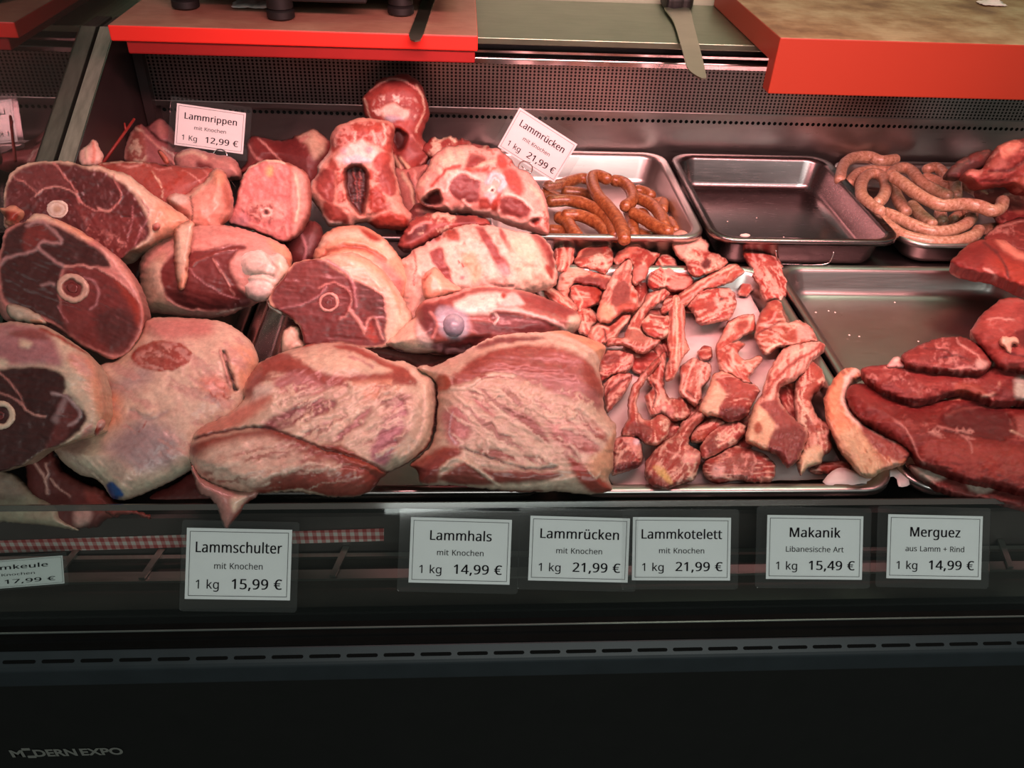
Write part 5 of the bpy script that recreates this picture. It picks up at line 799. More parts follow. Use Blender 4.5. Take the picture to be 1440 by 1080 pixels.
# F
O2 = piece('lamb_shank', '440,366 447,345 455,330 470,321 490,317 510,318 530,328 548,343 560,358 578,388 573,410 560,428 520,420 470,400', ('A', 1.08, 45), .045, 40, 'O', [
    ('s', 'F', 10, 5, 2, '450,345 470,333 500,330 530,340 550,360'), ('s', (.60, .15, .09), 6, 3, -5, '452,366 468,352 495,348 522,354 540,366'), ('p', 'P', 6, 0, '525,360 545,372 565,395 560,415 545,390'), ('p', 'R', 4, 0, '505,322 522,326 535,338 520,338'), ('m', 'R', 9, .75, 0, '555,385 578,388 573,415 555,420')], tb=.025, label='rounded orange fat joint lying behind the sawn leg in the middle', cat='lamb joint', group=GL_)
F_ = piece('leg_of_lamb', '378,420 387,403 397,393 412,372 428,366 450,363 465,358 485,355 500,356 520,366 540,382 553,398 567,420 580,447 572,470 545,488 520,490 490,491 465,488 430,485 424,468 420,458 405,445 395,440 382,432', ('A', .975, 38, .06), .030, 24, (.72, .44, .32), [
    ('p', 'F', 8, 0, '545,400 565,425 572,455 550,480 540,470 545,440'), ('s', 'O', 5, 3, 1.2, '490,362 520,375 545,400 560,440'), ('s', 'F', 4, 3, 1, '475,362 510,378 535,405'), ('s', 'O', 4, 3, 1, '505,358 535,385 560,425'),
    ('p', 'N', 2.5, 0, '383,420 390,404 400,392 415,374 430,368 450,367 465,375 480,385 490,393 505,398 525,408 538,420 542,440 540,460 537,482 510,486 478,480 430,484 424,462 420,452 405,443 390,434'), ('p', (.21, .055, .05), 4, 0, '505,401 525,410 538,424 540,445 525,440 508,428'), ('p', (.34, .08, .07), 7, 0, '400,395 430,372 455,372 470,385 440,400 410,412'),
    ('s', 'V', 3.5, 1.5, 1.2, '460,367 480,380 493,395 498,410 500,432'), ('s', 'V', 2, 1.4, .8, '395,434 425,428 445,418 460,405'), ('s', 'Q', 1.6, 1.2, 1, '480,384 505,397 525,407 538,420 541,442'), ('s', 'P', 2, 1.4, .8, '450,405 470,399 488,408 494,420 488,440 478,448'),
    ('s', 'Q', 4, 2.2, .8, '492,436 500,445 506,455 512,466'), ('s', 'Q', 3, 2, .8, '512,468 514,455 521,445 529,453 536,474'), ('p', 'R', 3, 0, '513,470 520,452 530,470 528,480')],
    face='382,420 389,403 399,391 415,372 430,366 450,365 465,373 480,383 492,391 507,397 527,407 540,420 545,440 543,462 539,484 510,488 478,482 430,486 423,464 419,454 404,445 389,436', tb=.045, grain=(5, .05),
    label='lamb leg with sawn face and marrow bone, centre of pile', cat='lamb leg', group=GL_)
ring(463, 425, 15.5, 14.5, 10, 10, F_, .028, 'N', outc='Q', rot=-30)
piece('fat_flap', '396,491 398,467 412,457 422,463 424,478 430,486 420,492 402,496', of(F_), .012, 9, 'F', [], tb=.006, parent=F_, h0=.010, rough=.003)
piece('fat_flap', '377,420 384,428 395,436 404,444 392,440 380,432', of(F_), .006, 4, 'W', [], tb=.004, parent=F_, h0=.018)
piece('lamb_offcut', '150,362 200,338 246,322 244,350 208,380 196,424 180,404', ('A', 1.08, 45), .015, 20, 'D', [('s', 'V', 3, 2, .5, '190,360 220,350 235,336')], tb=.02, label='dark filler added for the shaded gap between the two upper left legs and the knuckle joint', cat='meat', group=GL_)  # dark filler piece added so this gap reads as shade
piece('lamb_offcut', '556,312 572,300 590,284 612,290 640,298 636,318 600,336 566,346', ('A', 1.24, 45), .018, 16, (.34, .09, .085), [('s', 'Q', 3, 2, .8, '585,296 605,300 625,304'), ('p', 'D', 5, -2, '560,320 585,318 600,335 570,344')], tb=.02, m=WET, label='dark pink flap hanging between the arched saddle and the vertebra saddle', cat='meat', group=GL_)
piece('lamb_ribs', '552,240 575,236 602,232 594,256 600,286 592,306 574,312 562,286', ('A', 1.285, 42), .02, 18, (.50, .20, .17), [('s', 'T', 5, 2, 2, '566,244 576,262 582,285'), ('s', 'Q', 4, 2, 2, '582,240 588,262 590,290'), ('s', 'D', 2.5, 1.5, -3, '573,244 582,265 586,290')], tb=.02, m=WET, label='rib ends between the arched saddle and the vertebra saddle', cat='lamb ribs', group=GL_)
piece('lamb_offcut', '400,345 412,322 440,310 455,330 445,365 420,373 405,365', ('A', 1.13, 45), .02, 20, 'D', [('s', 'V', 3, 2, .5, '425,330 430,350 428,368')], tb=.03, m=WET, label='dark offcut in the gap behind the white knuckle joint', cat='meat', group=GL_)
# upper left
I_ = piece('lamb_chunk', '136,232 150,228 170,226 210,228 240,232 277,235 300,238 296,260 270,281 245,296 225,301 200,290 175,270 150,250', ('A', 1.06, 48), .030, 34, (.60, .16, .13), [
    ('s', 'F', 3, 1.5, 1.2, '140,231 170,227 210,229'), ('s', 'Q', 3, 1.5, 1, '165,231 188,235 204,229'), ('s', 'F', 2, 1.3, 1, '213,243 225,258 228,277'), ('s', 'Q', 2, 1.3, 1, '208,232 222,238 240,236'), ('s', 'Q', 1.6, 1.3, 1, '255,240 270,248 284,258'), ('s', 'P', 3, 2, .6, '285,240 292,250 284,262'), ('m', 'R', 8, .7, .3, None)], tb=.025, m=WET, label='bright red lamb cut behind the top left leg', cat='meat', group=GL_)
piece('fat_flap', '111,220 113,212 118,207 124,203 130,196 137,199 142,210 146,223 139,233 128,235 115,233', of(I_), .012, 12, (.78, .50, .42), [('s', (.70, .28, .22), 4, 2, 0, '132,200 134,215 132,228'), ('s', 'F', 4, 2, 1, '122,208 124,222')], tb=.006, parent=I_, h0=.006, label='upright ragged pink fat flap', step=1.8)
piece('fat_flap', '222,214 228,213 237,224 238,231 231,230', of(I_), .010, 5, (.74, .22, .15), [], tb=.005, parent=I_, h0=.02)
I2 = piece('lamb_shank', '234,278 246,271 263,273 273,263 287,256 298,240 308,237 318,245 324,263 328,282 324,305 312,316 330,326 300,332 262,318 242,296', ('A', 1.04, 46), .040, 34, (.76, .37, .29), [
    ('p', (.70, .20, .14), 8, 0, '308,250 322,268 326,290 316,292 312,270'), ('p', 'W', 4, 1, '246,273 262,273 266,284 252,288 240,282'), ('p', (.68, .18, .13), 5, -1, '238,284 252,290 266,300 262,314 246,300'), ('s', 'F', 5, 3, 2, '270,275 285,262 300,246'), ('s', 'K', 1.2, 1.5, -2, '268,276 272,296 270,315'), ('p', 'O', 5, 2, '300,240 316,246 312,262 300,258')], tb=.025, label='pink fatty shank end standing beside the pale neck slice', cat='lamb joint', group=GL_, bumpy=(.004, 12))
H_ = piece('lamb_neck', '321,312 330,285 337,258 348,237 367,226 383,224 398,226 415,234 430,242 437,265 436,300 425,325 412,336 400,341 380,334 350,322', ('A', 1.10, 36, -.12), .030, 22, (.66, .22, .17), [
    ('p', 'Q', 5, 1, '410,240 428,248 432,290 420,322 412,330'), ('s', 'F', 4, 2, 1.5, '415,245 420,280 415,310'),
    ('p', (.58, .22, .20), 3, 0, '325,310 333,285 340,260 350,241 368,231 383,229 396,231 405,242 408,272 408,316 401,336 394,337 380,331 350,318'), ('m', 'Q', 8, .55, .6, '340,260 365,232 395,232 407,270 405,300 345,300'), ('p', 'Q', 3, .8, '352,285 395,283 400,306 360,308'), ('m', (.46, .10, .09), 5, .6, -.6, '345,285 400,285 405,312 350,312'),
    ('s', 'Q', 2.5, 1.3, 1, '345,311 360,316 370,318 382,325 394,318 401,316 403,330'), ('s', 'W', 2.4, 1.2, 1, '368,297 375,292 382,298 377,304 369,302'), ('p', 'K', 1.5, -2, circ(374.5, 299, 3)), ('p', 'Y', 4, 0, '376,236 384,235 382,248 375,246'), ('s', 'F', 3, 1.5, 1, '340,250 350,238 368,228 386,227 400,230'), ('p', 'V', 5, 0, '325,312 345,300 352,316 335,316')],
    face='322,312 331,285 338,259 349,239 368,229 383,227 398,229 407,242 410,272 410,318 403,338 394,339 380,333 350,320', tb=.035, m=WET, label='lamb neck slice with pale marbled oval face and spinal hole', cat='lamb neck', group=GL_, rough=.0018, nscale=7)
J_ = piece('lamb_ribs', '173,226 176,202 187,180 197,174 206,178 217,168 228,167 238,176 250,190 272,205 300,220 310,236 290,248 240,246 195,238', ('A', 1.30, 45), .030, 34, (.36, .13, .13), [
    ('p', (.62, .20, .16), 4, 2, '174,222 178,202 188,184 197,176 203,195 208,224 198,236 185,232'), ('m', 'F', 6, .6, 1, '180,222 190,182 200,180 206,225'), ('s', 'Q', 5, 3, 2, '176,222 178,203 186,184'), ('s', 'Q', 3, 2, 2.5, '205,190 220,203 235,218 250,235'), ('s', 'W', 2, 1.5, 1, '228,207 240,216 252,232'), ('p', (.48, .19, .17), 6, 1, '218,170 230,170 236,185 225,190'), ('s', 'K', 3, 2, -4, '207,180 222,195 245,205')], tb=.020, m=WET, label='rack of dark ribs at back left near the black wall', cat='lamb ribs', group=GL_)
piece('lamb_ribs', '244,224 254,212 275,209 300,216 330,224 338,246 318,252 300,250 266,242 250,236', ('A', 1.22, 48), .022, 22, (.52, .24, .21), [('s', 'F', 4, 3, 1.5, '250,218 270,214 290,222'), ('p', 'N', 4, -1, '275,228 295,230 300,242 280,240'), ('s', 'Q', 3, 2, 1, '300,222 322,232 332,245')], tb=.03, m=WET, label='pale rib end just below the leftmost standing card', cat='lamb ribs', group=GL_)
piece('lamb_chunk', '320,250 345,230 347,200 358,191 375,195 400,197 418,190 440,181 452,188 467,205 460,235 445,262 420,260 395,235 372,235', ('A', 1.28, 45), .030, 36, (.33, .065, .060), [
    ('p', 'T', 5, 1, '418,190 440,182 456,196 455,212 442,224 432,205'), ('m', 'P', 9, .75, .5, '418,190 440,182 460,200 450,222 435,222'), ('s', 'Q', 2.5, 1.5, 1, '363,195 378,208 394,226'), ('s', 'P', 3, 2, 1, '350,205 360,220 375,232'), ('p', (.26, .05, .048), 8, 0, '385,200 415,196 430,215 425,240 400,225')], tb=.025, m=WET, label='dark red lamb cut at the back, right of the leftmost standing card', cat='meat', group=GL_)
# saddles
L_ = piece('lamb_saddle', '509,142 513,133 523,123 533,112 558,105 568,104 580,108 592,118 598,133 603,148 604,162 598,178 593,193 603,205 607,217 600,229 590,241 583,257 565,262 548,240 542,200 528,180 514,165', ('A', 1.31, 34), .035, 26, (.52, .10, .08), [
    ('p', (.32, .055, .05), 4, 0, '528,118 558,106 580,109 594,122 597,132 570,124 535,124'), ('s', 'Q', 2.5, 1.5, 1, '520,128 535,118 555,112 570,116 590,128'), ('p', (.74, .58, .48), 3, 1.5, '536,155 545,148 555,145 562,152 575,156 573,166 560,170 540,167'), ('m', 'W', 6, .5, .5, '530,138 580,138 582,168 532,168'), ('p', 'G', 2.5, 1, '543,163 560,165 568,170 545,171'), ('s', 'F', 2.2, 1.4, 1, '513,140 520,160 524,172'), ('s', 'F', 2, 1.3, 1, '585,120 596,145 593,165 584,185'), ('s', 'Q', 3, 1.6, 1, '577,190 590,205 600,215 592,230'),  # first patch paints the board's cast shadow across the top
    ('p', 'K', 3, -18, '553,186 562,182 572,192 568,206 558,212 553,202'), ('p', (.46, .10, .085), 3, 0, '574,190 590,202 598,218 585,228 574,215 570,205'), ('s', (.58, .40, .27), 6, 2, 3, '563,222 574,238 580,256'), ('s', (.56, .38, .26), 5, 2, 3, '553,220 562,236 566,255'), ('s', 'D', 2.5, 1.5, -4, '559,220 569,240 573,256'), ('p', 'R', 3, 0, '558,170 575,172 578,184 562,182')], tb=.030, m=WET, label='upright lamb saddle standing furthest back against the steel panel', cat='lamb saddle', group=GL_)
K_ = piece('lamb_saddle', '432,272 437,257 446,243 447,232 462,213 465,192 473,178 487,173 500,167 515,166 533,168 547,170 555,180 553,197 553,213 556,240 562,265 568,288 580,303 575,318 565,325 545,323 530,322 518,314 503,314 495,321 478,318 462,318 447,292', ('A', 1.19, 32), .040, 24, (.70, .36, .28), [
    ('p', (.62, .13, .095), 2.5, 0, '466,216 470,190 480,180 505,173 535,173 551,182 549,216 530,206 505,199 482,207'), ('s', (.78, .50, .41), 2.4, 2.2, 1, '472,206 474,190 484,178 498,174'), ('m', 'Q', 6, .5, .8, '474,182 540,174 546,204 476,206'), ('s', (.78, .52, .42), 2.4, 1.3, 1, '500,186 498,200'), ('s', (.78, .52, .42), 2.4, 1.3, 1, '524,186 528,203'), ('s', (.80, .56, .46), 3, 1.5, 1.2, '538,176 541,190 538,204'), ('p', (.60, .12, .09), 2.5, 0, '549,184 556,184 556,210 549,212'),
    ('p', (.82, .64, .57), 3, 2.5, '473,222 482,211 500,201 508,197 516,205 529,213 524,227 510,231 490,231 476,229'), ('p', 'L', 2.5, 1, '482,224 500,219 522,227 505,232 486,231'), ('p', (.62, .40, .42), 2.5, 1, circ(519, 212, 5, 5)), ('p', (.62, .40, .42), 2.5, 1, circ(484, 213, 5, 5)), ('p', (.56, .12, .09), 2.5, 0, '466,222 474,230 480,238 472,242 462,236'), ('p', (.60, .12, .09), 2.5, 0, '524,228 534,214 548,218 546,232 532,242'),
    ('p', (.52, .12, .10), 2.2, -1, '447,250 458,236 470,242 473,258 470,284 458,280 446,266'), ('p', (.52, .12, .10), 2.2, -1, '531,246 545,230 553,246 557,266 549,276 537,266'), ('p', (.58, .13, .10), 2.5, -1, '456,284 472,287 488,300 490,314 474,312 460,304'), ('p', (.62, .10, .065), 2.5, 3, '519,314 528,303 548,297 570,304 573,318 560,323 530,321'), ('p', (.60, .11, .075), 2.5, 2, '520,268 530,264 542,280 538,294 524,298'), ('m', 'R', 5, .35, 1, '474,236 486,240 492,296 478,290'), ('m', 'R', 5, .35, 1, '517,240 532,250 550,298 520,300'),
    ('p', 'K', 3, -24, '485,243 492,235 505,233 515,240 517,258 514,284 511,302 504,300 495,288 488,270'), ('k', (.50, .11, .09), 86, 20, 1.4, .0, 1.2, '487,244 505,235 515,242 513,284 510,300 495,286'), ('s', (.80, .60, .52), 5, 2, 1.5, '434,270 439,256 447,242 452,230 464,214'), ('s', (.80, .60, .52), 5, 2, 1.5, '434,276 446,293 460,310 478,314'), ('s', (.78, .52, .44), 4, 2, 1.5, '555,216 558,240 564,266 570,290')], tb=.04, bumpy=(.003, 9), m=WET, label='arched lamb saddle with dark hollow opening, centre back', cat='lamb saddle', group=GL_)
M2 = piece('lamb_offcut', '594,212 600,200 612,194 622,196 631,190 640,195 653,195 667,201 692,209 665,222 620,226', ('A', 1.30, 48), .02, 16, (.50, .10, .085), [('m', 'F', 7, .62, 1, None), ('s', 'F', 4, 2, 2, '618,198 630,192 640,198')], tb=.03, rag=1.8, m=WET, label='ragged red trimmings behind the large saddle beside the tilted card', cat='meat', group=GL_)
Ms = piece('lamb_saddle', '584,267 593,248 602,235 610,218 627,207 640,205 660,204 680,209 698,208 713,218 727,235 743,243 757,260 767,278 772,303 772,328 763,331 743,324 718,317 700,309 680,304 660,300 635,299 615,294 593,286', ('A', 1.20, 40, .05), .045, 36, (.72, .38, .32), [
    ('m', 'R', 11, .68, -1, '584,267 610,220 660,206 700,212 720,235 640,250 600,285'), ('m', 'F', 12, .55, 1, '590,260 612,220 660,206 655,232 630,250 600,262'), ('p', (.40, .09, .08), 4, -1, '653,232 662,218 678,220 684,228 668,238 657,240'), ('p', 'S', 5, 0, '643,222 655,216 655,232 646,236'), ('s', 'F', 5, 2, 1.5, '662,242 680,232 700,226'), ('p', (.60, .11, .08), 3, 0, '697,222 706,218 714,232 708,240 698,234'), ('p', (.56, .11, .085), 4, 0, '707,240 725,240 735,265 728,276 712,262'), ('s', (.62, .13, .09), 6, 3, 0, '650,243 675,240 690,245'),
    ('p', (.36, .10, .095), 2.5, -.8, '631,262 636,252 645,246 658,247 675,256 675,270 672,284 658,285 640,278'), ('p', (.40, .105, .095), 2.5, -.8, '702,290 704,280 711,276 724,278 738,284 745,293 738,303 722,304 706,300'), ('s', (.80, .58, .50), 4, 1.5, 1.5, '629,268 634,254 644,245 657,244 677,255'), ('s', (.80, .58, .50), 3.5, 1.5, 1.5, '700,296 702,278 712,273 728,277 742,288 748,296'), ('s', (.62, .14, .11), 5, 2, 0, '610,262 630,240 648,236'), ('s', 'L', 7, 1.8, 2.5, '686,256 690,247 698,245 706,250 707,260 702,267'), ('s', (.72, .62, .68), 2, 1.2, 1, '690,257 695,251 701,255'), ('s', 'W', 2.4, 1.2, 1.5, '687,267 691,263 696,267 692,271 687,268'), ('p', 'K', 1.2, -2, circ(692, 267, 2.4)),
    ('p', (.72, .55, .56), 2.5, 1.5, '681,272 690,270 697,276 694,288 686,286'), ('p', (.64, .11, .075), 2.5, 1, '697,276 705,271 703,286 697,298 688,294 690,286'), ('p', (.60, .13, .10), 3, 0, '673,280 684,276 690,292 676,295'), ('p', 'K', 3, -16, '596,281 608,269 619,267 623,282 612,289 600,288'), ('s', (.78, .52, .42), 3.5, 1.5, 2, '593,281 604,269 619,265 624,270'), ('s', (.76, .48, .40), 4, 1.5, 2, '629,287 636,296 646,296 650,290'), ('s', (.78, .54, .46), 5, 1.6, 2, '653,282 662,294 675,297 688,296'), ('s', (.78, .54, .46), 6, 1.8, 2.5, '690,304 712,307 730,312 748,303 760,300 764,312'), ('p', 'K', 2.5, -9, '744,309 752,304 757,309 750,316'), ('p', (.50, .12, .10), 4, -1, '700,312 730,318 760,326 735,322'), ('s', 'F', 6, 3, 1, '745,262 760,278 769,305'), ('s', 'Q', 5, 2, 1.5, '758,262 766,285 771,310 770,328'), ('m', 'R', 7, .7, -.5, '745,290 770,290 771,328 755,325')], tb=.040, bumpy=(.0035, 10), m=WET, label='lamb saddle with vertebra and two round loins facing out, under the tilted card', cat='lamb saddle', group=GL_)
piece('lamb_offcut', '560,347 566,328 582,308 600,301 618,298 640,302 678,306 688,318 655,324 625,330 605,340 580,352', ('A', 1.15, 48), .022, 16, (.50, .11, .09), [('p', 'D', 4, -2, '568,335 585,318 600,315 598,328 575,340'), ('p', 'N', 4, -1, '640,306 660,305 668,314 645,316'), ('m', 'F', 8, .62, 1, '600,300 640,303 620,328 590,330'), ('s', 'Q', 3, 2, 1, '575,328 590,315 606,312')], tb=.03, rag=1.4, m=WET, label='dark ragged trimmings between the arched saddle and the rib slab', cat='meat', group=GL_)
N_ = piece('lamb_ribs', '562,372 572,360 582,351 597,343 612,335 627,325 640,320 663,315 677,316 698,318 718,323 740,327 757,330 768,338 777,353 783,382 782,400 765,409 748,411 700,420 640,425 600,446 576,462 566,432', ('A', 1.09, 47), .035, 30, (.76, .53, .43), [
    ('m', (.66, .36, .29), 10, .6, -.6, None), ('p', (.44, .12, .11), 2.5, -1, '606,356 622,349 629,372 636,390 640,402 630,397 616,378'), ('p', (.46, .115, .10), 2.5, -1, '668,321 679,321 690,338 701,355 712,370 716,385 706,384 695,370 682,348 673,331'), ('p', (.52, .14, .12), 2.5, -1, '700,322 708,325 712,338 723,356 718,358 708,345'), ('p', (.46, .11, .095), 3, -1, '745,333 758,332 773,348 780,374 772,378 757,356'), ('p', (.60, .30, .29), 4, 0, '700,372 714,374 714,388 704,386'), ('p', (.76, .42, .28), 5, 1, '650,360 668,358 678,385 668,398 655,375'),
    ('p', 'F', 10, 1.5, '720,335 745,338 768,375 775,400 735,405 715,360'), ('p', (.70, .50, .50), 3, 3, circ(612, 332, 11, 10)), ('p', (.60, .16, .12), 3, 1, circ(616, 335, 6)), ('p', (.56, .16, .12), 3, 0, '628,325 640,322 648,338 634,340'), ('m', 'R', 8, .7, 0, '625,322 665,318 655,345 630,345'), ('s', (.66, .14, .10), 2, 1.5, -1, '583,353 588,372 584,400'), ('s', 'K', 2, 2, -4, '690,400 705,403 720,402'), ('p', (.56, .12, .09), 2.5, 0, '764,372 776,378 775,392 767,385'), ('s', 'R', 1.8, 1, 0, '650,372 653,375'), ('s', 'R', 1.8, 1, 0, '645,368 647,371'), ('p', 'V', 2, 0, circ(650, 390, 3))], tb=.025, rag=1.2, bumpy=(.004, 16), nscale=8, rough=.002, m=WET, label='slab of ribs with thick cream fat and red stripes', cat='lamb ribs', group=GL_)
piece('fat_piece', '593,393 604,380 614,376 624,387 637,399 650,408 632,417 600,422', ('A', 1.03, 50), .020, 16, (.76, .36, .25), [('s', 'F', 4, 3, 1, '604,385 615,395 620,410'), ('s', 'R', 2, 1.5, 0, '596,394 606,384')], tb=.02, label='small orange fat lump in front of the rib slab', cat='fat', group=GL_)
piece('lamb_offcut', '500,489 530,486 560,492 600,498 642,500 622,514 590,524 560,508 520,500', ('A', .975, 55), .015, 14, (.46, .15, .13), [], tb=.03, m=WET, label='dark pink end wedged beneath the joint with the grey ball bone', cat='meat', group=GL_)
P_j = piece('lamb_shoulder', '542,481 556,469 573,453 583,446 586,434 598,422 623,416 640,411 657,405 686,402 717,405 748,412 780,424 807,436 817,446 815,460 800,472 760,480 700,492 650,498 630,499 609,496 582,497 561,492 548,487', ('A', .98, 50), .045, 34, (.54, .16, .13), [
    ('p', 'F', 5, 0, '545,480 573,455 585,448 588,470 600,485 616,496 582,497 553,489'), ('p', (.70, .54, .48), 4, 0, '588,448 600,462 612,482 605,490 592,478'), ('p', 'W', 4, 1.5, '640,428 655,420 665,415 690,412 706,413 714,420 705,432 690,440 665,442 645,440'), ('m', (.66, .30, .25), 9, .65, -.5, '640,428 690,412 712,420 690,440'), ('p', (.76, .56, .50), 4, 1, '712,416 724,413 738,422 728,431 706,430'), ('s', 'Q', 5, 2, 1, '600,424 630,417 660,408'), ('s', 'F', 3, 2, 1, '655,405 690,402 720,406'), ('s', (.76, .50, .44), 6, 2, 1.5, '690,437 720,436 750,444 780,455 792,463'), ('p', (.44, .095, .085), 3, 0, '727,412 760,420 800,436 808,446 770,442 740,430'),
    ('p', (.28, .07, .07), 4, -2, '588,441 600,430 620,427 628,434 615,446 618,470 606,472 594,456'), ('p', (.33, .085, .085), 3, -1.5, '665,455 690,454 715,452 750,448 768,453 773,462 750,466 700,468 670,468'), ('p', (.27, .075, .075), 3, -2, '690,443 715,441 735,447 715,452 692,451'), ('p', 'D', 4, -3, '610,485 640,478 665,472 690,472 660,490 635,498 622,496'), ('p', 'G', 5, 0, '615,440 628,432 650,436 660,448 658,468 640,476 620,462'), ('s', 'W', 2, 1.3, 1, '686,436 700,447 695,455'), ('p', 'R', 2.5, 0, circ(708, 417, 4)), ('s', 'P', 3, 2, 1, '608,440 618,455 612,475'), ('p', 'F', 4, 1, '795,445 815,445 812,462 796,464')], tb=.025, grain=(8, .05), label='lamb shoulder joint with glossy blue-grey ball bone', cat='lamb shoulder', group=GL_)
piece('joint_bone', circ(640, 457, 16.5, 17.5), of(P_j), .017, 17, (.30, .29, .36), [('s', (.5, .48, .52), 3, 3, 0, '630,448 640,445 650,450')], tb=.008, parent=P_j, h0=.038, m=BONE, rag=.2, mott=.06, rough=.0003, label='glossy blue-grey ball bone')
# flat shoulders at the front
Qs = piece('lamb_shoulder', '267,642 270,619 281,601 319,582 342,564 342,550 347,534 367,509 406,493 450,482 486,484 517,491 544,506 569,508 589,520 608,532 613,552 611,584 603,623 578,648 542,668 517,693 480,699 444,696 406,691 361,695 331,691 290,677 272,662', ('A', .838, 68), .050, 46, (.64, .48, .365), [
    ('p', (.56, .145, .11), 4, 0, '345,560 350,535 368,511 395,498 415,504 440,522 475,533 525,527 560,520 575,530 577,545 550,541 510,546 470,546 430,545 405,530 385,526 372,540 362,558'), ('p', (.44, .19, .18), 5, -1, '388,542 405,530 422,526 450,540 460,550 440,557 400,556'), ('p', (.58, .20, .17), 5, 0, '350,535 362,520 372,530 366,555 352,560'), ('p', (.58, .14, .10), 3, 1, '468,492 490,487 520,499 550,514 576,530 576,541 555,530 520,511 495,499'), ('p', 'F', 6, 1, '415,502 450,492 480,500 520,515 545,525 500,528 460,528 430,515'), ('s', (.66, .14, .09), 5, 2, 1, '428,489 455,482 486,484'), ('s', 'V', 3, 3, 0, '490,506 510,514 520,520'),
    ('s', (.52, .13, .10), 6, 2, 1, '592,523 607,536 611,560 609,590 600,622 575,648 548,665'), ('s', (.78, .60, .46), 9, 3, 2, '575,525 590,545 594,580 585,615 560,645'), ('p', (.40, .17, .17), 4, -1, '440,565 455,562 430,583 392,598 398,588'), ('p', (.46, .16, .155), 4, -1, '368,602 400,580 440,568 470,564 462,580 420,596 388,604'), ('p', (.44, .19, .18), 4, -1, '470,612 490,595 512,574 517,578 497,605 478,618'), ('p', (.40, .16, .19), 5, -1, '545,580 560,565 566,585 553,620 536,652 516,640 525,610'), ('p', (.72, .38, .26), 5, 1, '490,540 545,538 552,552 520,562 495,555'), ('m', 'F', 10, .6, 1.2, '400,545 540,545 545,600 400,600'), ('s', (.78, .62, .50), 2.5, 1.5, 1, '440,590 470,582 500,565'), ('s', (.78, .62, .50), 2.5, 1.5, 1, '420,603 460,600 490,585'), ('p', (.74, .60, .50), 4, 1, '362,548 378,542 388,550 370,566 358,572'),
    ('k', (.80, .64, .50), -32, 30, 3.2, .02, 1, '400,560 470,545 560,545 570,600 540,640 480,625 400,608'), ('k', (.46, .15, .14), -32, 30, 3.4, .10, -.6, '390,570 470,552 570,560 550,630 470,622 395,605'), ('k', (.52, .15, .12), -8, 30, 3, .08, 0, '350,535 400,505 480,530 575,535 575,545 470,548'),
    ('p', (.60, .24, .18), 6, 0, '281,602 320,583 350,570 380,557 386,564 360,585 330,603 288,614'), ('s', 'D', 3.5, 2, -6, '278,617 320,606 370,601 410,612 450,628 500,642 545,664'), ('p', (.50, .115, .085), 4, 2, '270,636 278,622 320,611 370,604 402,607 440,622 475,624 505,642 540,662 541,668 517,691 480,697 440,692 400,690 370,692 330,660'), ('p', (.72, .48, .38), 8, 2.5, '275,652 300,629 340,616 380,613 412,627 440,641 466,646 472,660 440,655 400,662 362,681 320,686 290,673'), ('k', (.54, .14, .11), -12, 26, 3.6, .05, 0, '290,660 380,625 460,648 400,675 320,685'), ('k', (.80, .62, .50), -12, 26, 3, .12, .8, '290,650 380,618 480,640 500,680 400,685'), ('s', 'F', 4, 2, 1, '378,692 420,687 452,694'), ('s', (.42, .09, .07), 4, 3, -2, '480,650 505,655 525,668'), ('p', (.60, .12, .08), 5, 1, '475,625 505,642 530,660 500,655 478,640')], tb=.014, gain=.95, grain=(-28, .09), bumpy=(.0012, 26), rag=.9, label='flat boned lamb shoulder in the front row beside the stamped shoulder', cat='lamb shoulder', group=GL_)
piece('membrane_tip', '268,650 285,672 330,690 360,690 362,697 349,707 337,722 325,738 319,748 315,741 307,720 297,703 287,697 278,690', ('A', .772, 40), .014, 16, (.46, .22, .19), [('s', 'Q', 3, 1.5, 1, '297,702 307,720 316,741'), ('p', 'F', 4, 0, '325,700 345,698 338,712 328,718'), ('s', (.54, .12, .09), 4, 2, 0, '322,740 336,720 352,703')], tb=.008, parent=Qs, m=SMOOTH, label='thin membrane tip hanging over the glass edge')
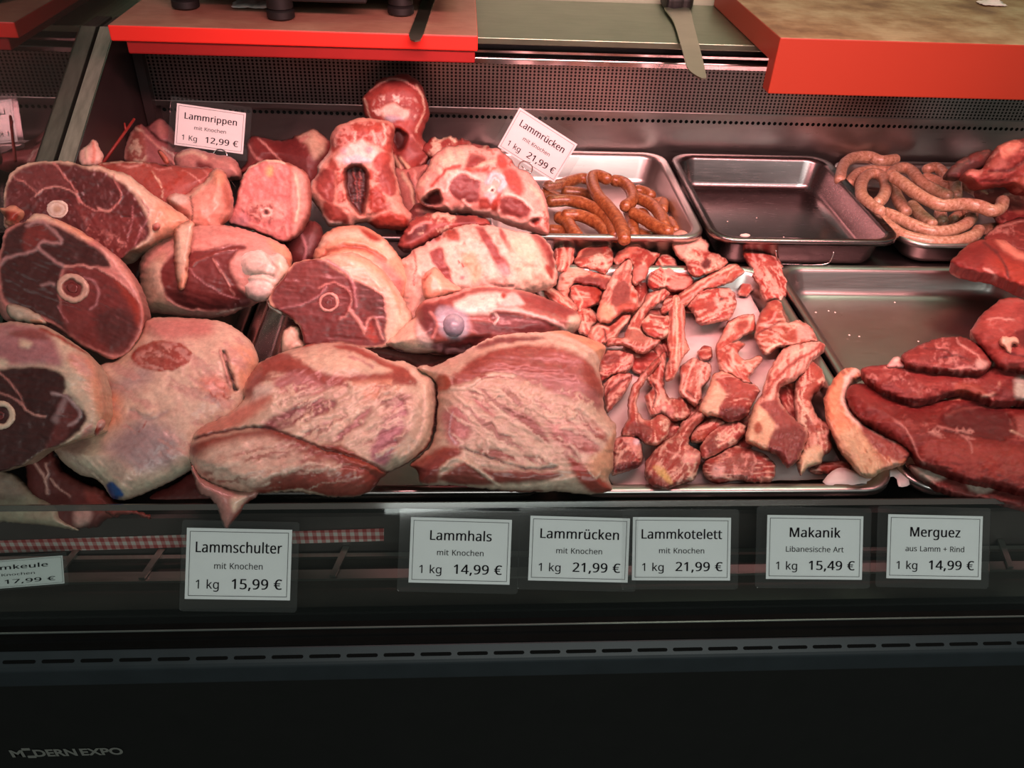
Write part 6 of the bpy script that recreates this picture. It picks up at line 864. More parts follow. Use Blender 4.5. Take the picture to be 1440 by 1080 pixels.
Rs = piece('lamb_shoulder', '577,653 591,640 606,625 614,597 615,556 611,536 586,519 597,513 611,515 651,495 695,473 729,468 765,467 790,465 825,474 849,486 850,497 842,519 848,544 850,577 866,599 863,628 861,657 856,671 860,688 832,695 777,691 729,692 680,687 639,682 596,681 587,662', ('A', .845, 68), .045, 40, (.62, .475, .36), [
    ('p', (.74, .40, .24), 5, 0, '765,468 790,465 825,474 849,487 848,500 838,518 825,500 800,482 775,473'), ('p', (.56, .145, .11), 4, 0, '637,541 660,516 695,496 740,490 790,495 825,514 842,540 846,558 830,556 800,541 760,531 715,526 680,531 655,541'), ('p', (.40, .17, .155), 6, -1, '700,527 750,528 800,536 836,553 845,568 838,575 810,566 780,556 730,536'), ('p', (.38, .11, .10), 4, -3, '665,489 700,478 740,476 766,480 740,486 700,488 675,493'), ('s', (.78, .60, .46), 6, 2, 2, '600,515 650,497 695,475 740,470 780,475 820,492 843,520 848,545'), ('s', 'F', 5, 3, 1, '700,492 740,486 780,484 815,498 838,522'), ('p', (.66, .17, .10), 3, 1.5, '615,536 630,528 640,538 636,549 619,549'), ('s', (.80, .66, .52), 5, 2, 1.5, '640,548 660,545 690,530 720,532'), ('m', 'F', 10, .55, 1.5, '640,545 740,535 845,570 845,600 660,560'),
    ('p', (.52, .22, .21), 6, -1, '624,582 645,570 660,585 666,605 650,625 636,620 628,600'), ('s', 'L', 2, 2, .5, '640,580 636,605 645,620'), ('p', (.50, .20, .19), 4, -1, '670,562 685,565 700,581 692,584 676,573'), ('p', (.50, .155, .115), 4, 1, '715,576 735,579 755,595 770,620 750,612 730,592'), ('p', (.64, .34, .30), 8, 0, '765,594 800,590 842,602 838,632 810,637 780,620'), ('k', 'R', 10, 16, 3, .1, 0, '770,592 840,600 838,635 785,625'), ('p', (.54, .18, .14), 4, -1, '672,630 700,629 737,638 762,641 768,648 735,646 700,641'), ('m', (.80, .64, .52), 7, .5, 1, '660,615 760,625 770,650 660,650'), ('s', 'D', 2.5, 2, -3, '650,626 690,640 740,655 780,652'),
    ('k', (.82, .66, .52), 34, 30, 3, .0, 1, '630,560 720,545 850,590 850,640 790,650 660,640'), ('k', (.50, .17, .15), 36, 26, 3.2, .12, -.6, '640,560 720,550 850,600 840,640 780,650 650,620'), ('k', (.66, .24, .18), 3, 40, 2.6, .06, .4, '637,541 700,496 790,495 845,550 760,531'), ('k', (.44, .10, .09), 3, 40, 2.6, .12, -.4, '637,541 700,496 790,495 845,550 760,531'),
    ('p', (.54, .12, .085), 4, 1.5, '577,654 600,640 630,626 654,629 645,641 626,655 620,676 597,679 588,665'), ('p', (.46, .10, .085), 5, 0, '592,660 615,640 630,640 618,660 605,672'), ('p', (.50, .12, .09), 4, 1, '640,656 660,646 690,656 740,658 782,660 776,669 740,673 700,676 650,679 622,670'), ('s', (.78, .60, .46), 4.5, 2, 1.5, '626,655 645,641 670,651 690,668 702,678'), ('s', (.78, .60, .46), 6, 2.5, 1, '600,680 650,682 740,680 790,670 808,664'), ('p', (.58, .11, .075), 4, 1, '795,640 815,650 836,665 857,686 830,690 810,671 800,656'), ('p', (.76, .44, .28), 5, 2, '820,650 845,625 864,602 863,640 856,666 840,668'), ('s', 'F', 2.5, 1.5, 1.5, '820,655 832,668 838,660'), ('s', (.50, .14, .11), 4, 2, 0, '640,684 700,688 760,688')], tb=.012, gain=.85, grain=(4, .09), bumpy=(.0012, 26), rag=.9, label='flat boned lamb shoulder in the front row beside the chops', cat='lamb shoulder', group=GL_)
# scraps hanging over the tray front at far left
S1 = piece('lamb_offcut', '36,640 62,638 74,636 82,655 95,668 120,680 145,690 160,704 178,712 172,725 150,731 135,741 110,743 82,742 60,725 42,700', ('A', .815, 48), .012, 14, (.24, .055, .05), [('s', 'Q', 3, 1.8, 1.5, '42,645 55,660 64,675 68,694'), ('s', 'Q', 3, 1.8, 1.5, '66,652 68,668 64,678'), ('s', 'Q', 2, 1.5, 1, '72,674 84,688 98,698'), ('p', (.60, .36, .32), 5, 1, '104,720 118,712 130,722 120,738 106,738'), ('p', (.46, .10, .08), 5, 0, '118,690 150,690 175,712 160,726 135,720')], tb=.02, rag=1.6, m=WET, label='dark sinewy offcut hanging below the stamped shoulder', cat='meat')
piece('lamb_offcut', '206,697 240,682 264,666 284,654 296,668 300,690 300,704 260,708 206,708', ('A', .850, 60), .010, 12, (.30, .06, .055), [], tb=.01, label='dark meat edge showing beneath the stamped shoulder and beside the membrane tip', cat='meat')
S2 = piece('fat_piece', '-25,664 12,664 32,678 48,694 80,712 88,730 110,746 62,739 0,734 -25,733', ('A', .805, 46), .012, 14, (.50, .42, .31), [('p', (.30, .22, .17), 9, 0, '-25,664 15,665 40,690 20,705 -25,695')], tb=.015, m=SMOOTH, label='pale fat slab hanging over the tray edge at far left', cat='fat')
piece('lamb_offcut', '150,716 170,712 188,717 205,722 213,729 205,730 190,723 172,724 155,724', ('A', .800, 46), .005, 4, (.46, .10, .08), [], tb=.004, rag=1.6, m=WET, label='thin frayed red shred hanging left of the lamb shoulder card', cat='meat')
# red plastic tie
a_, b_ = at_depth(145, 229, 1.13), at_depth(189, 167, 1.17)
RT = mat('red_tie', (.26, .020, .015), .5)
tie = tag(MB().tube([a_, a_*.5+b_*.5, b_], [.0022, .0021, .0019], 6).build('plastic_tie', RT, None, True), 'thin red plastic tie sticking up before the black wall', 'tie')
MB().tube([at_depth(177, 184, 1.158), at_depth(175, 173, 1.158)], [.0018, .0012], 6).build('tie_end', RT, tie, True)
# ------------------------------------------------------------------ paper and chops
def sheet(name, px, z, seed, label, amp=.0022, lim=None):
    P = spline(pp(px), 6, True); lo, hi = P.min(0), P.max(0)
    G = np.array([(x, y) for y in np.arange(lo[1]+4, hi[1], 7) for x in np.arange(lo[0]+4, hi[0], 7)]); G = G[inside(G, P)]; G = G[seg_dist(G, P, np.roll(P, -1, 0)) > 4]
    r = delaunay_2d_cdt([Vector((float(a), float(b))) for a, b in np.concatenate([P, G])], [(i, (i+1) % len(P)) for i in range(len(P))], [], 1, 1e-4)
    Q = np.array([(v.x, v.y) for v in r[0]]); V = np.array([at_z(a, b, z) for a, b in Q])
    V[:, 2] += amp*(1+fbm(V[:, 0]*40, V[:, 1]*40, seed, 3)+.6*np.abs(fbm(V[:, 0]*90, V[:, 1]*60, seed+4, 2)))
    if lim: V[:, 0] = np.clip(V[:, 0], lim[0], lim[1]); V[:, 1] = np.clip(V[:, 1], lim[2], lim[3])
    o = mesh_obj(name, V, [tuple(f)[::-1] for f in r[2]], PARCH, None, True)
    bm = bmesh.new(); bm.from_mesh(o.data); bmesh.ops.recalc_face_normals(bm, faces=bm.faces); bm.to_mesh(o.data); bm.free()
    s_ = o.modifiers.new('thick', 'SOLIDIFY'); s_.thickness = .0003
    return tag(o, label, 'paper')
sheet('parchment_paper', '862,420 900,405 960,400 1030,376 1052,370 1058,385 1075,410 1092,440 1110,470 1130,500 1150,540 1165,560 1185,610 1205,650 1180,672 1100,678 1010,684 900,686 862,684 850,640 852,560 845,480', .848, 3, 'white parchment paper lying under the lamb chops', lim=(.137, .421, .612, 1.008))
sheet('parchment_paper', '1155,682 1175,664 1215,668 1262,660 1272,672 1278,684 1262,688 1255,674 1210,686 1160,687', .872, 8, 'crumpled edge of white paper beneath the front fat-rimmed chop', .004)
RR, PK = (.60, .15, .105), (.62, .22, .16)
LO = (.36, .095, .08)
for ol, zz, lab in [('878,486 905,496 926,486 940,500 916,522 895,526 878,510', 4, 'dark end of a chop hidden beneath the chop with the tan loin'), ('898,440 930,436 946,450 946,500 925,502 905,480', 5, 'red chop mostly hidden behind the webbed chop centre'),
    ('930,405 980,400 992,430 965,441 940,436', 4, 'red meat glimpsed under the long diagonal rib'), ('844,372 868,372 882,396 860,411 846,402', 4, 'red chop wedged beneath the oval-loin chop and the white-sided one'), ('1028,590 1058,585 1062,625 1040,634 1018,622', 3, 'red chop squeezed between the rolled piece and the large right chop'),
    ('1092,545 1120,540 1127,575 1138,602 1112,592 1098,570', 5, 'ragged red meat in the notch between the two right-hand long chops'), ('783,410 815,414 832,440 812,452 790,437', 3, 'red scrap filling the gap below the arched chop'), ('952,560 985,558 1002,580 992,602 968,602', 3, 'red chop end peeping out under the star-shaped chop'),
    ('928,590 965,588 962,622 936,642 920,627', 3, 'red chop under the neck of the front bone chop'), ('885,395 912,394 908,440 888,450', 3, 'red chop end seen between the white-sided chop and the curving rib')]:
    piece('lamb_chop', ol, ('z', .851+zz*.001), .010, 9, (.52, .12, .10), [], tb=.004, step=2.2, label=lab, cat='lamb chop', group=GC, m=WET, rag=1.4, auto=(.62, .26, .21), tn=.6)
ch = [
 # outline, layer height (mm above tray), thickness mm, base, feats, label
 ('1037,413 1043,397 1057,396 1059,408 1050,416', 6, 12, RR, [], 'small red scrap on bare paper near the beaded red piece'),
 ('980,495 990,486 1001,489 1001,503 986,506', 6, 10, RR, [], 'small red scrap on bare paper near the middle of the chops'),
 ('778,353 785,342 792,336 798,341 810,345 808,358 807,368 797,384 783,383 779,370', 20, 22, PK, [('s', 'F', 3, 2, 1, '788,345 796,360 792,376')], 'pink chop end nearest the rib slab beneath the sausage tray'),
 ('800,403 808,399 827,400 840,403 847,412 843,427 830,432 815,441 808,433 802,420', 10, 20, PK, [('p', 'R', 3, 1, '828,402 845,410 840,426 830,420'), ('s', 'F', 2, 1.5, 1, '810,405 818,420 816,434')], 'pink chop with bright red end below the arched chop'),
 ('782,404 788,384 798,375 810,372 830,379 858,387 861,394 853,408 840,403 823,400 808,398 802,404 798,420 786,414', 18, 20, (.74, .36, .26), [('p', LO, 2.5, -2, '806,396 815,388 840,390 858,394 852,406 830,402 812,400')], 'arched chop with orange fat rim and dark meat inside'),
 ('807,368 812,357 822,347 840,342 860,340 861,350 864,362 859,377 850,386 832,379 815,376', 22, 24, RR, [('p', (.36, .12, .09), 2.5, -1, '815,362 822,352 838,345 848,349 845,358 828,362'), ('s', 'O', 3, 1.5, 1.2, '811,361 822,348 840,343 858,342'), ('m', 'F', 6, .65, 1, '825,362 862,352 858,378 830,376')], 'chop with oval dark loin and pale rim at the top left of the chops'),
 ('862,368 867,357 877,348 890,337 900,332 905,341 906,348 917,353 928,357 923,366 913,379 908,393 895,401 888,396 889,375 883,366 868,374', 22, 26, RR, [('p', (.66, .24, .17), 4, 1, '866,366 890,340 899,337 895,350 878,364'), ('p', (.56, .22, .18), 2.5, -1, '892,380 904,370 910,378 903,393 893,395'), ('m', 'F', 6, .62, 1, '890,350 925,358 910,380 890,372')], 'red chop with orange flap pointing up at the sausage tray'),
 ('910,400 913,383 920,373 925,362 935,356 946,361 953,370 954,380 967,383 976,393 968,408 945,411 937,405 920,409', 14, 26, (.60, .11, .085), [('p', (.60, .26, .21), 2.5, 0, '940,397 953,391 970,394 963,406 945,409'), ('s', 'F', 2, 1.3, 1, '928,366 936,384 934,402'), ('s', 'F', 3, 2, 1, '924,364 936,358 945,364'), ('p', 'Q', 4, 1, '934,376 950,372 952,384 940,388')], 'bright red knob of chop just left of the upright pale fat'),
 ('942,338 945,327 960,322 977,325 988,333 998,343 997,353 1013,358 1024,369 1013,379 1003,383 978,390 970,384 963,371 950,358', 26, 30, (.58, .13, .10), [('p', (.76, .46, .36), 3.5, 2, '942,337 948,326 962,323 980,328 996,343 993,353 975,350 966,362 952,359'), ('s', 'Q', 2, 1.4, 1, '958,328 966,342 962,356'), ('m', 'F', 6, .6, 1.2, '965,355 1020,365 980,388'), ('p', 'D', 3, -4, '985,370 995,362 1000,372 990,380')], 'chop with big pale fat lump standing up before the sausage tray'),
 ('1035,345 1043,342 1057,346 1073,351 1093,362 1103,376 1109,395 1107,413 1100,426 1089,421 1078,424 1070,415 1067,402 1057,390 1055,377 1043,359', 16, 28, (.60, .14, .11), [('m', (.74, .42, .34), 6, .42, 2, '1055,350 1100,365 1108,420 1065,410'), ('s', 'Q', 3, 1.5, 1, '1058,352 1062,372 1070,392'), ('p', 'R', 4, 1, '1036,345 1056,347 1055,362 1044,357')], 'lumpy red curved piece leaning on the edge of the bare tray'),
 ('929,441 935,420 948,417 962,408 975,398 990,390 1005,381 1020,374 1034,370 1048,382 1040,389 1024,399 1010,403 991,408 978,418 968,428 950,437', 24, 18, (.60, .20, .135), [('s', 'F', 2.5, 1.4, 1.2, '960,415 985,397 1015,382 1034,375'), ('s', 'Q', 3, 2, .8, '945,430 965,420 990,402 1020,388'), ('s', 'R', 3, 2, 0, '950,424 975,408 1000,392')], 'long diagonal rib chop reaching to the top right of the chops'),
 ('966,431 980,413 992,406 1010,404 1026,405 1034,413 1036,427 1031,441 1025,449 1007,453 987,457 979,452 976,442', 20, 26, (.61, .18, .13), [('m', (.76, .46, .38), 9, .55, 1.4, None), ('p', (.56, .14, .11), 3, -1, '993,425 1004,421 1006,434 996,440'), ('p', 'D', 2, -3, circ(1014, 421, 2.5))], 'round knobbly vertebra chop in the upper middle of the paper'),
 ('838,446 842,428 848,412 858,390 870,374 883,364 890,368 889,382 889,398 897,413 899,432 890,439 877,440 867,445 858,453 846,454', 24, 24, (.76, .45, .35), [('p', (.40, .12, .10), 2.5, -1.5, '860,423 862,408 868,397 880,395 886,405 886,424 876,431 865,431'), ('p', RR, 3, 1, '868,432 886,424 898,432 888,439 875,437'), ('p', 'R', 2.5, 1, circ(891, 414, 5)), ('p', 'O', 5, 0, '840,445 846,425 858,428 866,443 855,452')], 'large chop with white fat side and dark oval loin, upper left'),
 ('757,407 761,398 775,404 795,414 813,432 806,439 780,427 768,416', 20, 16, (.72, .32, .22), [('s', 'F', 2, 1.5, 1, '765,402 785,415 805,434'), ('s', 'R', 3, 2, -1, '760,408 780,420 800,436')], 'narrow orange strips between the rib slab and the first chops'),
 ('804,442 812,430 830,433 843,446 833,461 829,473 814,467', 8, 16, PK, [('m', 'R', 6, .55, 1, None), ('m', 'F', 7, .65, 1, None)], 'pink webby scrap beside the corner of the ball-bone joint'),
 ('826,474 833,459 846,453 858,457 878,440 888,442 884,454 873,466 868,474 853,484 838,486', 14, 20, PK, [('s', 'F', 3, 1.5, 1.4, '833,468 842,458 856,462'), ('s', RR, 4, 2, -1, '842,478 856,468 876,448'), ('s', 'F', 2.5, 1.5, 1, '858,476 872,460 884,446'), ('s', 'D', 2.5, 1.5, -4, '850,462 852,478')], 'pair of pale rib ends left of the chop with the tan loin'),
 ('900,452 913,441 928,443 941,443 948,449 944,470 930,478 913,474 903,463', 18, 20, RR, [('m', 'F', 7, .5, 1.4, None)], 'webbed red chop centre between two upright ribs'),
 ('877,474 884,456 895,438 903,426 910,412 933,406 943,412 932,424 917,434 906,446 902,459 902,466 913,474 930,478 922,488 903,498 877,486 853,486 858,474', 22, 18, (.62, .205, .15), [('p', (.36, .15, .11), 2.2, -1, '880,471 890,463 904,467 913,477 900,482 884,477'), ('s', 'F', 2, 1.3, 1, '892,452 905,428 930,411'), ('s', 'Q', 3, 1.6, 1, '878,482 900,488 922,482'), ('s', 'F', 2, 1.3, 1, '884,462 896,462 912,474')], 'chop with tan oval loin and rib curving up to the right'),
 ('842,525 844,506 855,492 875,493 891,498 891,515 881,524 861,528 846,537', 12, 22, (.52, .11, .09), [('m', 'Q', 6, .5, 1.2, '855,505 891,500 885,525 855,526'), ('p', LO, 3, 0, '850,500 868,497 872,507 854,514')], 'square dark red chop beside the right flank of the front shoulder'),
 ('849,540 867,525 883,524 890,529 881,550 866,569 853,581 849,561', 12, 20, (.58, .17, .14), [('s', 'Q', 2.5, 1.4, 1.2, '856,545 872,532 886,528'), ('s', 'Q', 2.5, 1.4, 1.2, '856,562 868,548 882,536'), ('s', 'D', 2, 1.4, -2, '854,555 868,540 884,532')], 'striped rib ends along the right edge of the front shoulder'),
 ('938,480 940,450 943,420 952,414 961,422 964,440 963,465 966,480 970,492 963,500 956,515 947,533 935,536 936,520 941,500', 26, 16, (.60, .21, .14), [('s', 'F', 2.5, 1.4, 1.2, '951,420 952,450 952,480 950,515'), ('s', RR, 3, 1.6, 0, '945,428 945,455 945,485'), ('s', 'Q', 2.5, 1.5, .6, '959,430 960,458 960,485')], 'upright tan rib running down the middle of the chops'),
 ('954,551 957,534 955,518 963,510 975,502 989,508 1000,511 1001,523 996,536 987,547 988,561 978,571 963,562', 16, 18, (.62, .205, .155), [('m', (.76, .48, .40), 8, .5, 1.2, None), ('p', RR, 3, -1, circ(963, 520, 6)), ('s', (.76, .46, .38), 3, 1.5, 1.6, '958,548 970,560 982,568'), ('s', 'D', 2, 1.4, -2, '966,548 978,560')], 'star-shaped webby chop right of the curved rib'),
 ('905,527 916,523 928,500 937,494 937,517 934,541 940,559 961,561 972,580 964,590 946,592 932,582 914,585 906,558 916,546', 14, 18, (.60, .17, .12), [('s', 'Q', 2.5, 1.5, 1, '930,505 927,530 930,555'), ('p', (.52, .22, .19), 2.5, -1, '922,576 934,566 946,572 944,588 930,582'), ('m', 'F', 7, .65, 1, '935,560 970,565 960,590 935,588'), ('s', 'D', 2.5, 1.5, -3, '918,540 922,556 918,572')], 'pale red chop with rib rising between two curved ribs'),
 ('874,612 878,598 883,589 882,570 887,547 899,529 916,511 927,501 931,510 914,527 901,547 895,570 902,586 913,591 930,582 943,592 939,611 926,626 908,624 896,615', 22, 18, (.61, .18, .13), [('p', (.36, .10, .085), 2.5, -1, '882,601 892,594 908,596 918,604 910,619 890,612'), ('s', 'Q', 2.5, 1.5, 1.2, '886,588 886,565 893,545 910,522'), ('s', RR, 3, 1.6, 0, '890,585 890,565 898,548'), ('m', 'F', 6, .6, 1.2, '915,588 940,590 935,618 915,612')], 'chop with long rib curved like a bow at left'),
 ('860,620 872,612 889,610 902,619 905,643 899,656 881,662 861,668 858,645', 12, 24, (.46, .12, .10), [('m', 'Q', 7, .5, 1.5, None), ('p', 'L', 2.5, 2, circ(896, 621, 5)), ('p', 'D', 4, -1, '862,655 890,648 898,656 870,664')], 'knobbly dark knuckle piece at front left beside the shoulder'),
 ('970,621 973,606 989,592 1009,585 1021,594 1015,603 1000,611 989,622', 12, 22, (.54, .12, .09), [('p', (.60, .16, .10), 4, 0, '972,618 988,606 990,618')], 'small red lump between the front bone chop and the square chop'),
 ('984,630 994,612 1015,596 1037,591 1050,599 1048,611 1030,628 1007,640 992,648 984,641', 14, 24, (.54, .20, .17), [('p', LO, 4, 0, '992,622 1008,610 1012,625 998,638'), ('m', 'F', 6, .6, 1.5, '1010,600 1048,598 1030,625 1010,630')], 'rolled pinkish piece lying before the square chop'),
 ('906,661 908,648 922,631 934,621 950,610 959,594 979,580 992,578 988,592 972,610 969,624 986,637 984,653 977,674 959,681 940,689 916,685 907,670', 16, 30, (.56, .18, .145), [('s', 'Q', 2.5, 1.5, 1.2, '955,606 970,592 986,582'), ('s', RR, 3, 2, 0, '948,618 962,604 980,590'), ('p', (.60, .42, .16), 2.5, 1, '920,655 932,656 946,676 940,682 930,668'), ('p', 'Q', 4, 1, '965,635 983,640 976,650 960,648'), ('p', LO, 5, 0, '912,662 930,672 950,684 920,682'), ('s', 'Q', 2, 1.5, 1, '938,634 955,640 962,650'), ('m', 'F', 8, .72, 1, None)], 'front chop with thick end toward the glass and yellow fat mark'),
 ('1007,500 1015,487 1037,479 1048,484 1038,497 1048,506 1070,499 1071,509 1054,531 1058,540 1042,538 1029,528 1012,522', 18, 20, PK, [('s', RR, 3.5, 1.6, 0, '1012,508 1024,494 1040,486'), ('s', (.78, .50, .40), 4, 1.8, 1.6, '1030,492 1032,510 1042,530'), ('s', 'F', 3, 1.6, 1, '1045,508 1062,505'), ('s', 'R', 2.5, 1.5, 0, '1034,515 1044,532')], 'pale branching rib piece above the square chop'),
 ('1018,462 1023,452 1043,443 1060,441 1063,455 1061,466 1047,471 1035,480 1023,491 1009,501 1006,489', 14, 20, PK, [('s', RR, 4, 1.8, -1, '1012,494 1028,478 1045,466'), ('s', 'F', 2.5, 1.6, 1, '1026,456 1040,450 1058,448'), ('p', (.52, .12, .09), 3, -1, '1038,452 1052,450 1050,462 1038,464')], 'pink chop with red streak on the right half of the paper'),
 ('1077,428 1087,421 1098,423 1103,432 1100,438 1104,446 1107,454 1120,449 1137,455 1145,462 1148,473 1151,481 1140,483 1123,486 1095,489 1082,499 1073,496 1060,474 1063,461 1066,447', 20, 24, (.63, .22, .145), [('s', 'Q', 2.5, 1.6, 1.2, '1064,458 1082,452 1092,440'), ('s', RR, 3, 2, -1, '1066,466 1090,460 1108,462'), ('p', (.60, .34, .28), 3, 1, '1120,458 1138,460 1140,474 1122,476'), ('m', 'F', 7, .62, 1, '1105,452 1148,460 1145,482 1108,482'), ('s', 'D', 2, 1.5, -3, '1062,472 1078,462 1098,452'), ('s', 'F', 4, 2, 1, '1078,498 1086,488 1096,484')], 'orange-pink folded chop overlapping the left rim of the bare tray'),
 ('1119,541 1126,524 1141,507 1155,517 1162,531 1157,545 1144,556 1141,564 1150,586 1175,600 1168,615 1170,632 1157,643 1155,652 1138,656 1127,668 1120,655 1122,641 1134,613 1120,595 1116,562', 18, 26, (.60, .17, .12), [('s', 'F', 2.5, 1.5, 1, '1120,548 1128,570 1142,590'), ('p', (.50, .14, .11), 3, -1, '1125,570 1140,590 1150,606 1134,602'), ('s', 'Q', 3, 1.6, 1.2, '1148,590 1165,602 1160,615'), ('p', (.66, .50, .33), 3, 1, '1124,642 1138,627 1155,629 1156,649 1138,655 1128,665'), ('p', RR, 3, 0, '1140,518 1155,520 1158,538 1145,548'), ('m', 'F', 7, .68, 1, None)], 'red chop with tan fat foot beside the long striped rib'),
 ('1139,662 1153,651 1184,648 1197,655 1194,664 1174,664 1149,666', 6, 10, (.60, .15, .10), [('s', 'Q', 2, 1.5, 1, '1150,658 1175,654 1192,658')], 'thin red sliver lying at the front of the paper'),
 ('982,577 992,555 1002,528 1013,522 1029,526 1045,536 1061,541 1069,550 1058,571 1049,587 1024,595 1010,587 993,585', 22, 30, (.50, .105, .085), [('p', (.64, .46, .32), 2.5, 1, '982,577 992,555 1001,532 1008,536 1021,552 1012,572 1010,585 993,584'), ('s', 'O', 3, 1.5, 1, '1002,530 1014,524 1032,528'), ('p', (.60, .15, .12), 4, 0, '1010,536 1040,538 1062,546 1050,560 1025,555'), ('p', 'D', 4, -1, '1015,575 1050,572 1045,588 1022,593')], 'square-cut thick chop with tan fat side in the middle front'),
 ('1068,630 1048,619 1052,594 1061,568 1070,555 1079,525 1088,509 1102,490 1127,483 1151,480 1161,486 1158,496 1143,507 1135,522 1119,534 1099,544 1095,552 1098,567 1111,583 1132,600 1137,613 1124,645 1108,658 1094,640 1078,634', 26, 30, (.76, .42, .33), [('s', (.54, .15, .12), 4, 1.6, -1, '1092,535 1110,515 1135,500 1150,491'), ('s', 'F', 2.5, 1.5, 1.2, '1085,530 1102,508 1130,492'), ('s', 'R', 2.5, 1.5, 0, '1080,556 1090,535 1105,522'), ('p', (.50, .15, .13), 2.5, -1, '1069,568 1088,563 1098,570 1112,585 1131,600 1112,603 1092,597 1078,580'), ('p', (.66, .47, .31), 3, 1, '1052,594 1061,569 1074,575 1090,600 1080,632 1066,628 1050,618'), ('p', (.56, .16, .09), 2.5, 0, circ(1067, 600, 6, 8)), ('p', (.38, .11, .10), 3, 0, '1092,601 1131,604 1124,642 1108,656 1094,638 1080,631')], 'large chop with long striped rib, right side of the paper'),
 ('988,661 992,648 1015,636 1033,626 1049,629 1061,633 1076,639 1090,653 1091,666 1084,678 1057,679 1037,675 1011,680 996,675', 14, 26, (.44, .125, .105), [('p', (.50, .16, .13), 4, 1.5, '1020,650 1050,636 1062,645 1056,665 1035,672'), ('p', (.62, .36, .32), 4, 1, '1003,655 1018,655 1016,668 1005,670'), ('s', 'Q', 1.6, 1.3, 1, '1058,636 1062,650 1056,664'), ('m', 'Q', 9, .75, .6, None)], 'dull brownish-red rounded piece at the front edge of the paper'),
 ('1158,564 1162,550 1176,528 1187,518 1206,518 1217,533 1201,540 1192,557 1198,578 1217,597 1245,613 1273,621 1282,636 1270,654 1242,662 1226,672 1209,668 1195,651 1178,629 1163,595', 28, 34, (.68, .34, .19), [('p', (.60, .40, .25), 8, 0, '1178,605 1205,600 1235,640 1245,660 1225,672 1205,664 1190,640'), ('p', (.78, .32, .18), 8, 0, '1163,560 1178,532 1190,540 1185,575 1195,598 1175,605'), ('s', (.80, .60, .50), 8, 2.5, 1.5, '1205,522 1194,534 1188,552 1192,574 1207,594 1230,612 1255,622'), ('s', (.58, .15, .11), 2.5, 1.4, 0, '1212,530 1197,543 1192,558 1198,578 1216,598'), ('p', (.54, .15, .125), 3, -1, '1209,596 1227,606 1252,620 1279,634 1268,646 1248,642 1226,626'), ('s', 'R', 3, 2, 0, '1268,652 1280,640'), ('p', (.50, .22, .15), 5, 0, '1240,655 1268,648 1262,656 1245,661')], 'crescent chop with thick tan fat rim at the right end of the paper'),
]
for k, (ol, zz, th, base, ft, lab) in enumerate(ch):
    piece('lamb_chop', ol, ('z', .851+zz*.001), th*.001, 11, base, ft, tb=.006, step=1.8, label=lab, cat='lamb chop', group=GC, m=WET, rough=.0014, nscale=8, rag=.8, mott=.2, auto=(.72, .40, .31), tn=.55)
# ------------------------------------------------------------------ red meat at right
GB = 'red meat at the right'
RM = (.36, .046, .040)
u8 = piece('beef_cut', '1190,556 1200,540 1226,541 1253,557 1287,567 1320,563 1356,556 1398,566 1428,572 1475,575 1475,690 1439,693 1398,683 1356,676 1314,660 1292,651 1278,634 1259,620 1231,601 1203,584', ('z', .895), .034, 46, RM, [
    ('p', (.20, .035, .034), 5, -9, '1325,588 1345,572 1390,567 1415,580 1426,602 1415,616 1390,613 1350,606 1330,600'), ('s', (.44, .12, .10), 3, 2, 2, '1330,585 1360,575 1400,572'), ('s', 'P', 2.4, 1.8, 1.5, '1226,565 1250,583 1266,596 1280,612 1292,640 1300,652'), ('m', 'Q', 10, .72, 1, '1300,595 1370,605 1360,625 1310,610'), ('p', (.58, .10, .08), 10, 1, '1300,625 1360,620 1440,635 1440,670 1380,670 1320,650'), ('s', 'P', 2, 1.8, 1, '1320,600 1345,607 1362,622 1366,636'), ('s', 'F', 2.4, 1.6, 1, '1420,605 1440,615 1470,620'), ('p', (.60, .20, .17), 6, 1, '1425,590 1475,590 1475,625 1430,612'), ('p', (.42, .065, .055), 8, 0, '1205,548 1240,560 1260,590 1230,592'), ('s', 'D', 3, 2, -4, '1330,606 1365,612 1410,618'), ('s', (.70, .30, .2), 3, 2, 1, '1290,565 1320,560 1350,562')], tb=.02, grain=(12, .05), m=BEEF, auto='lean', gain=.85, label='large glossy red beef cut in front with dark pocket, right corner', cat='beef', group=GB)
u9 = piece('beef_trimmings', '1278,655 1300,654 1330,666 1380,680 1440,692 1475,695 1475,722 1400,706 1330,692 1295,673', ('z', .882), .012, 12, (.34, .08, .07), [('p', (.56, .48, .40), 4, 1, '1282,657 1310,662 1330,672 1310,678 1292,668'), ('p', (.56, .48, .40), 4, 1, '1362,678 1395,684 1388,692 1366,690')], tb=.01, m=BEEF, auto='lean', gain=.85, label='dark trimmings under the front beef cut by the tray edge', cat='beef', group=GB)
u7 = piece('beef_cut', '1211,520 1239,513 1270,514 1314,518 1370,524 1401,510 1428,518 1475,524 1475,582 1439,566 1398,566 1351,552 1312,562 1287,568 1256,557 1231,545', ('z', .910), .026, 24, (.48, .085, .075), [
    ('s', 'Q', 2, 1.8, 1, '1245,517 1275,516'), ('m', 'P', 12, .8, .5, None), ('p', (.66, .15, .10), 4, 3, '1340,548 1352,538 1375,544 1385,556 1360,555'), ('s', (.74, .44, .34), 4, 2, 1.5, '1378,558 1402,552 1405,540'), ('p', (.34, .055, .05), 5, -3, '1398,548 1425,530 1440,535 1430,562 1402,564'), ('p', (.50, .50, .42), 4, 0, '1425,535 1440,528 1470,530 1470,560 1430,560'), ('s', 'D', 3, 2, -3, '1270,562 1300,564 1340,552')], tb=.02, grain=(10, .05), m=BEEF, auto='lean', gain=.85, label='long flat red beef cut lying behind the front one', cat='beef', group=GB)
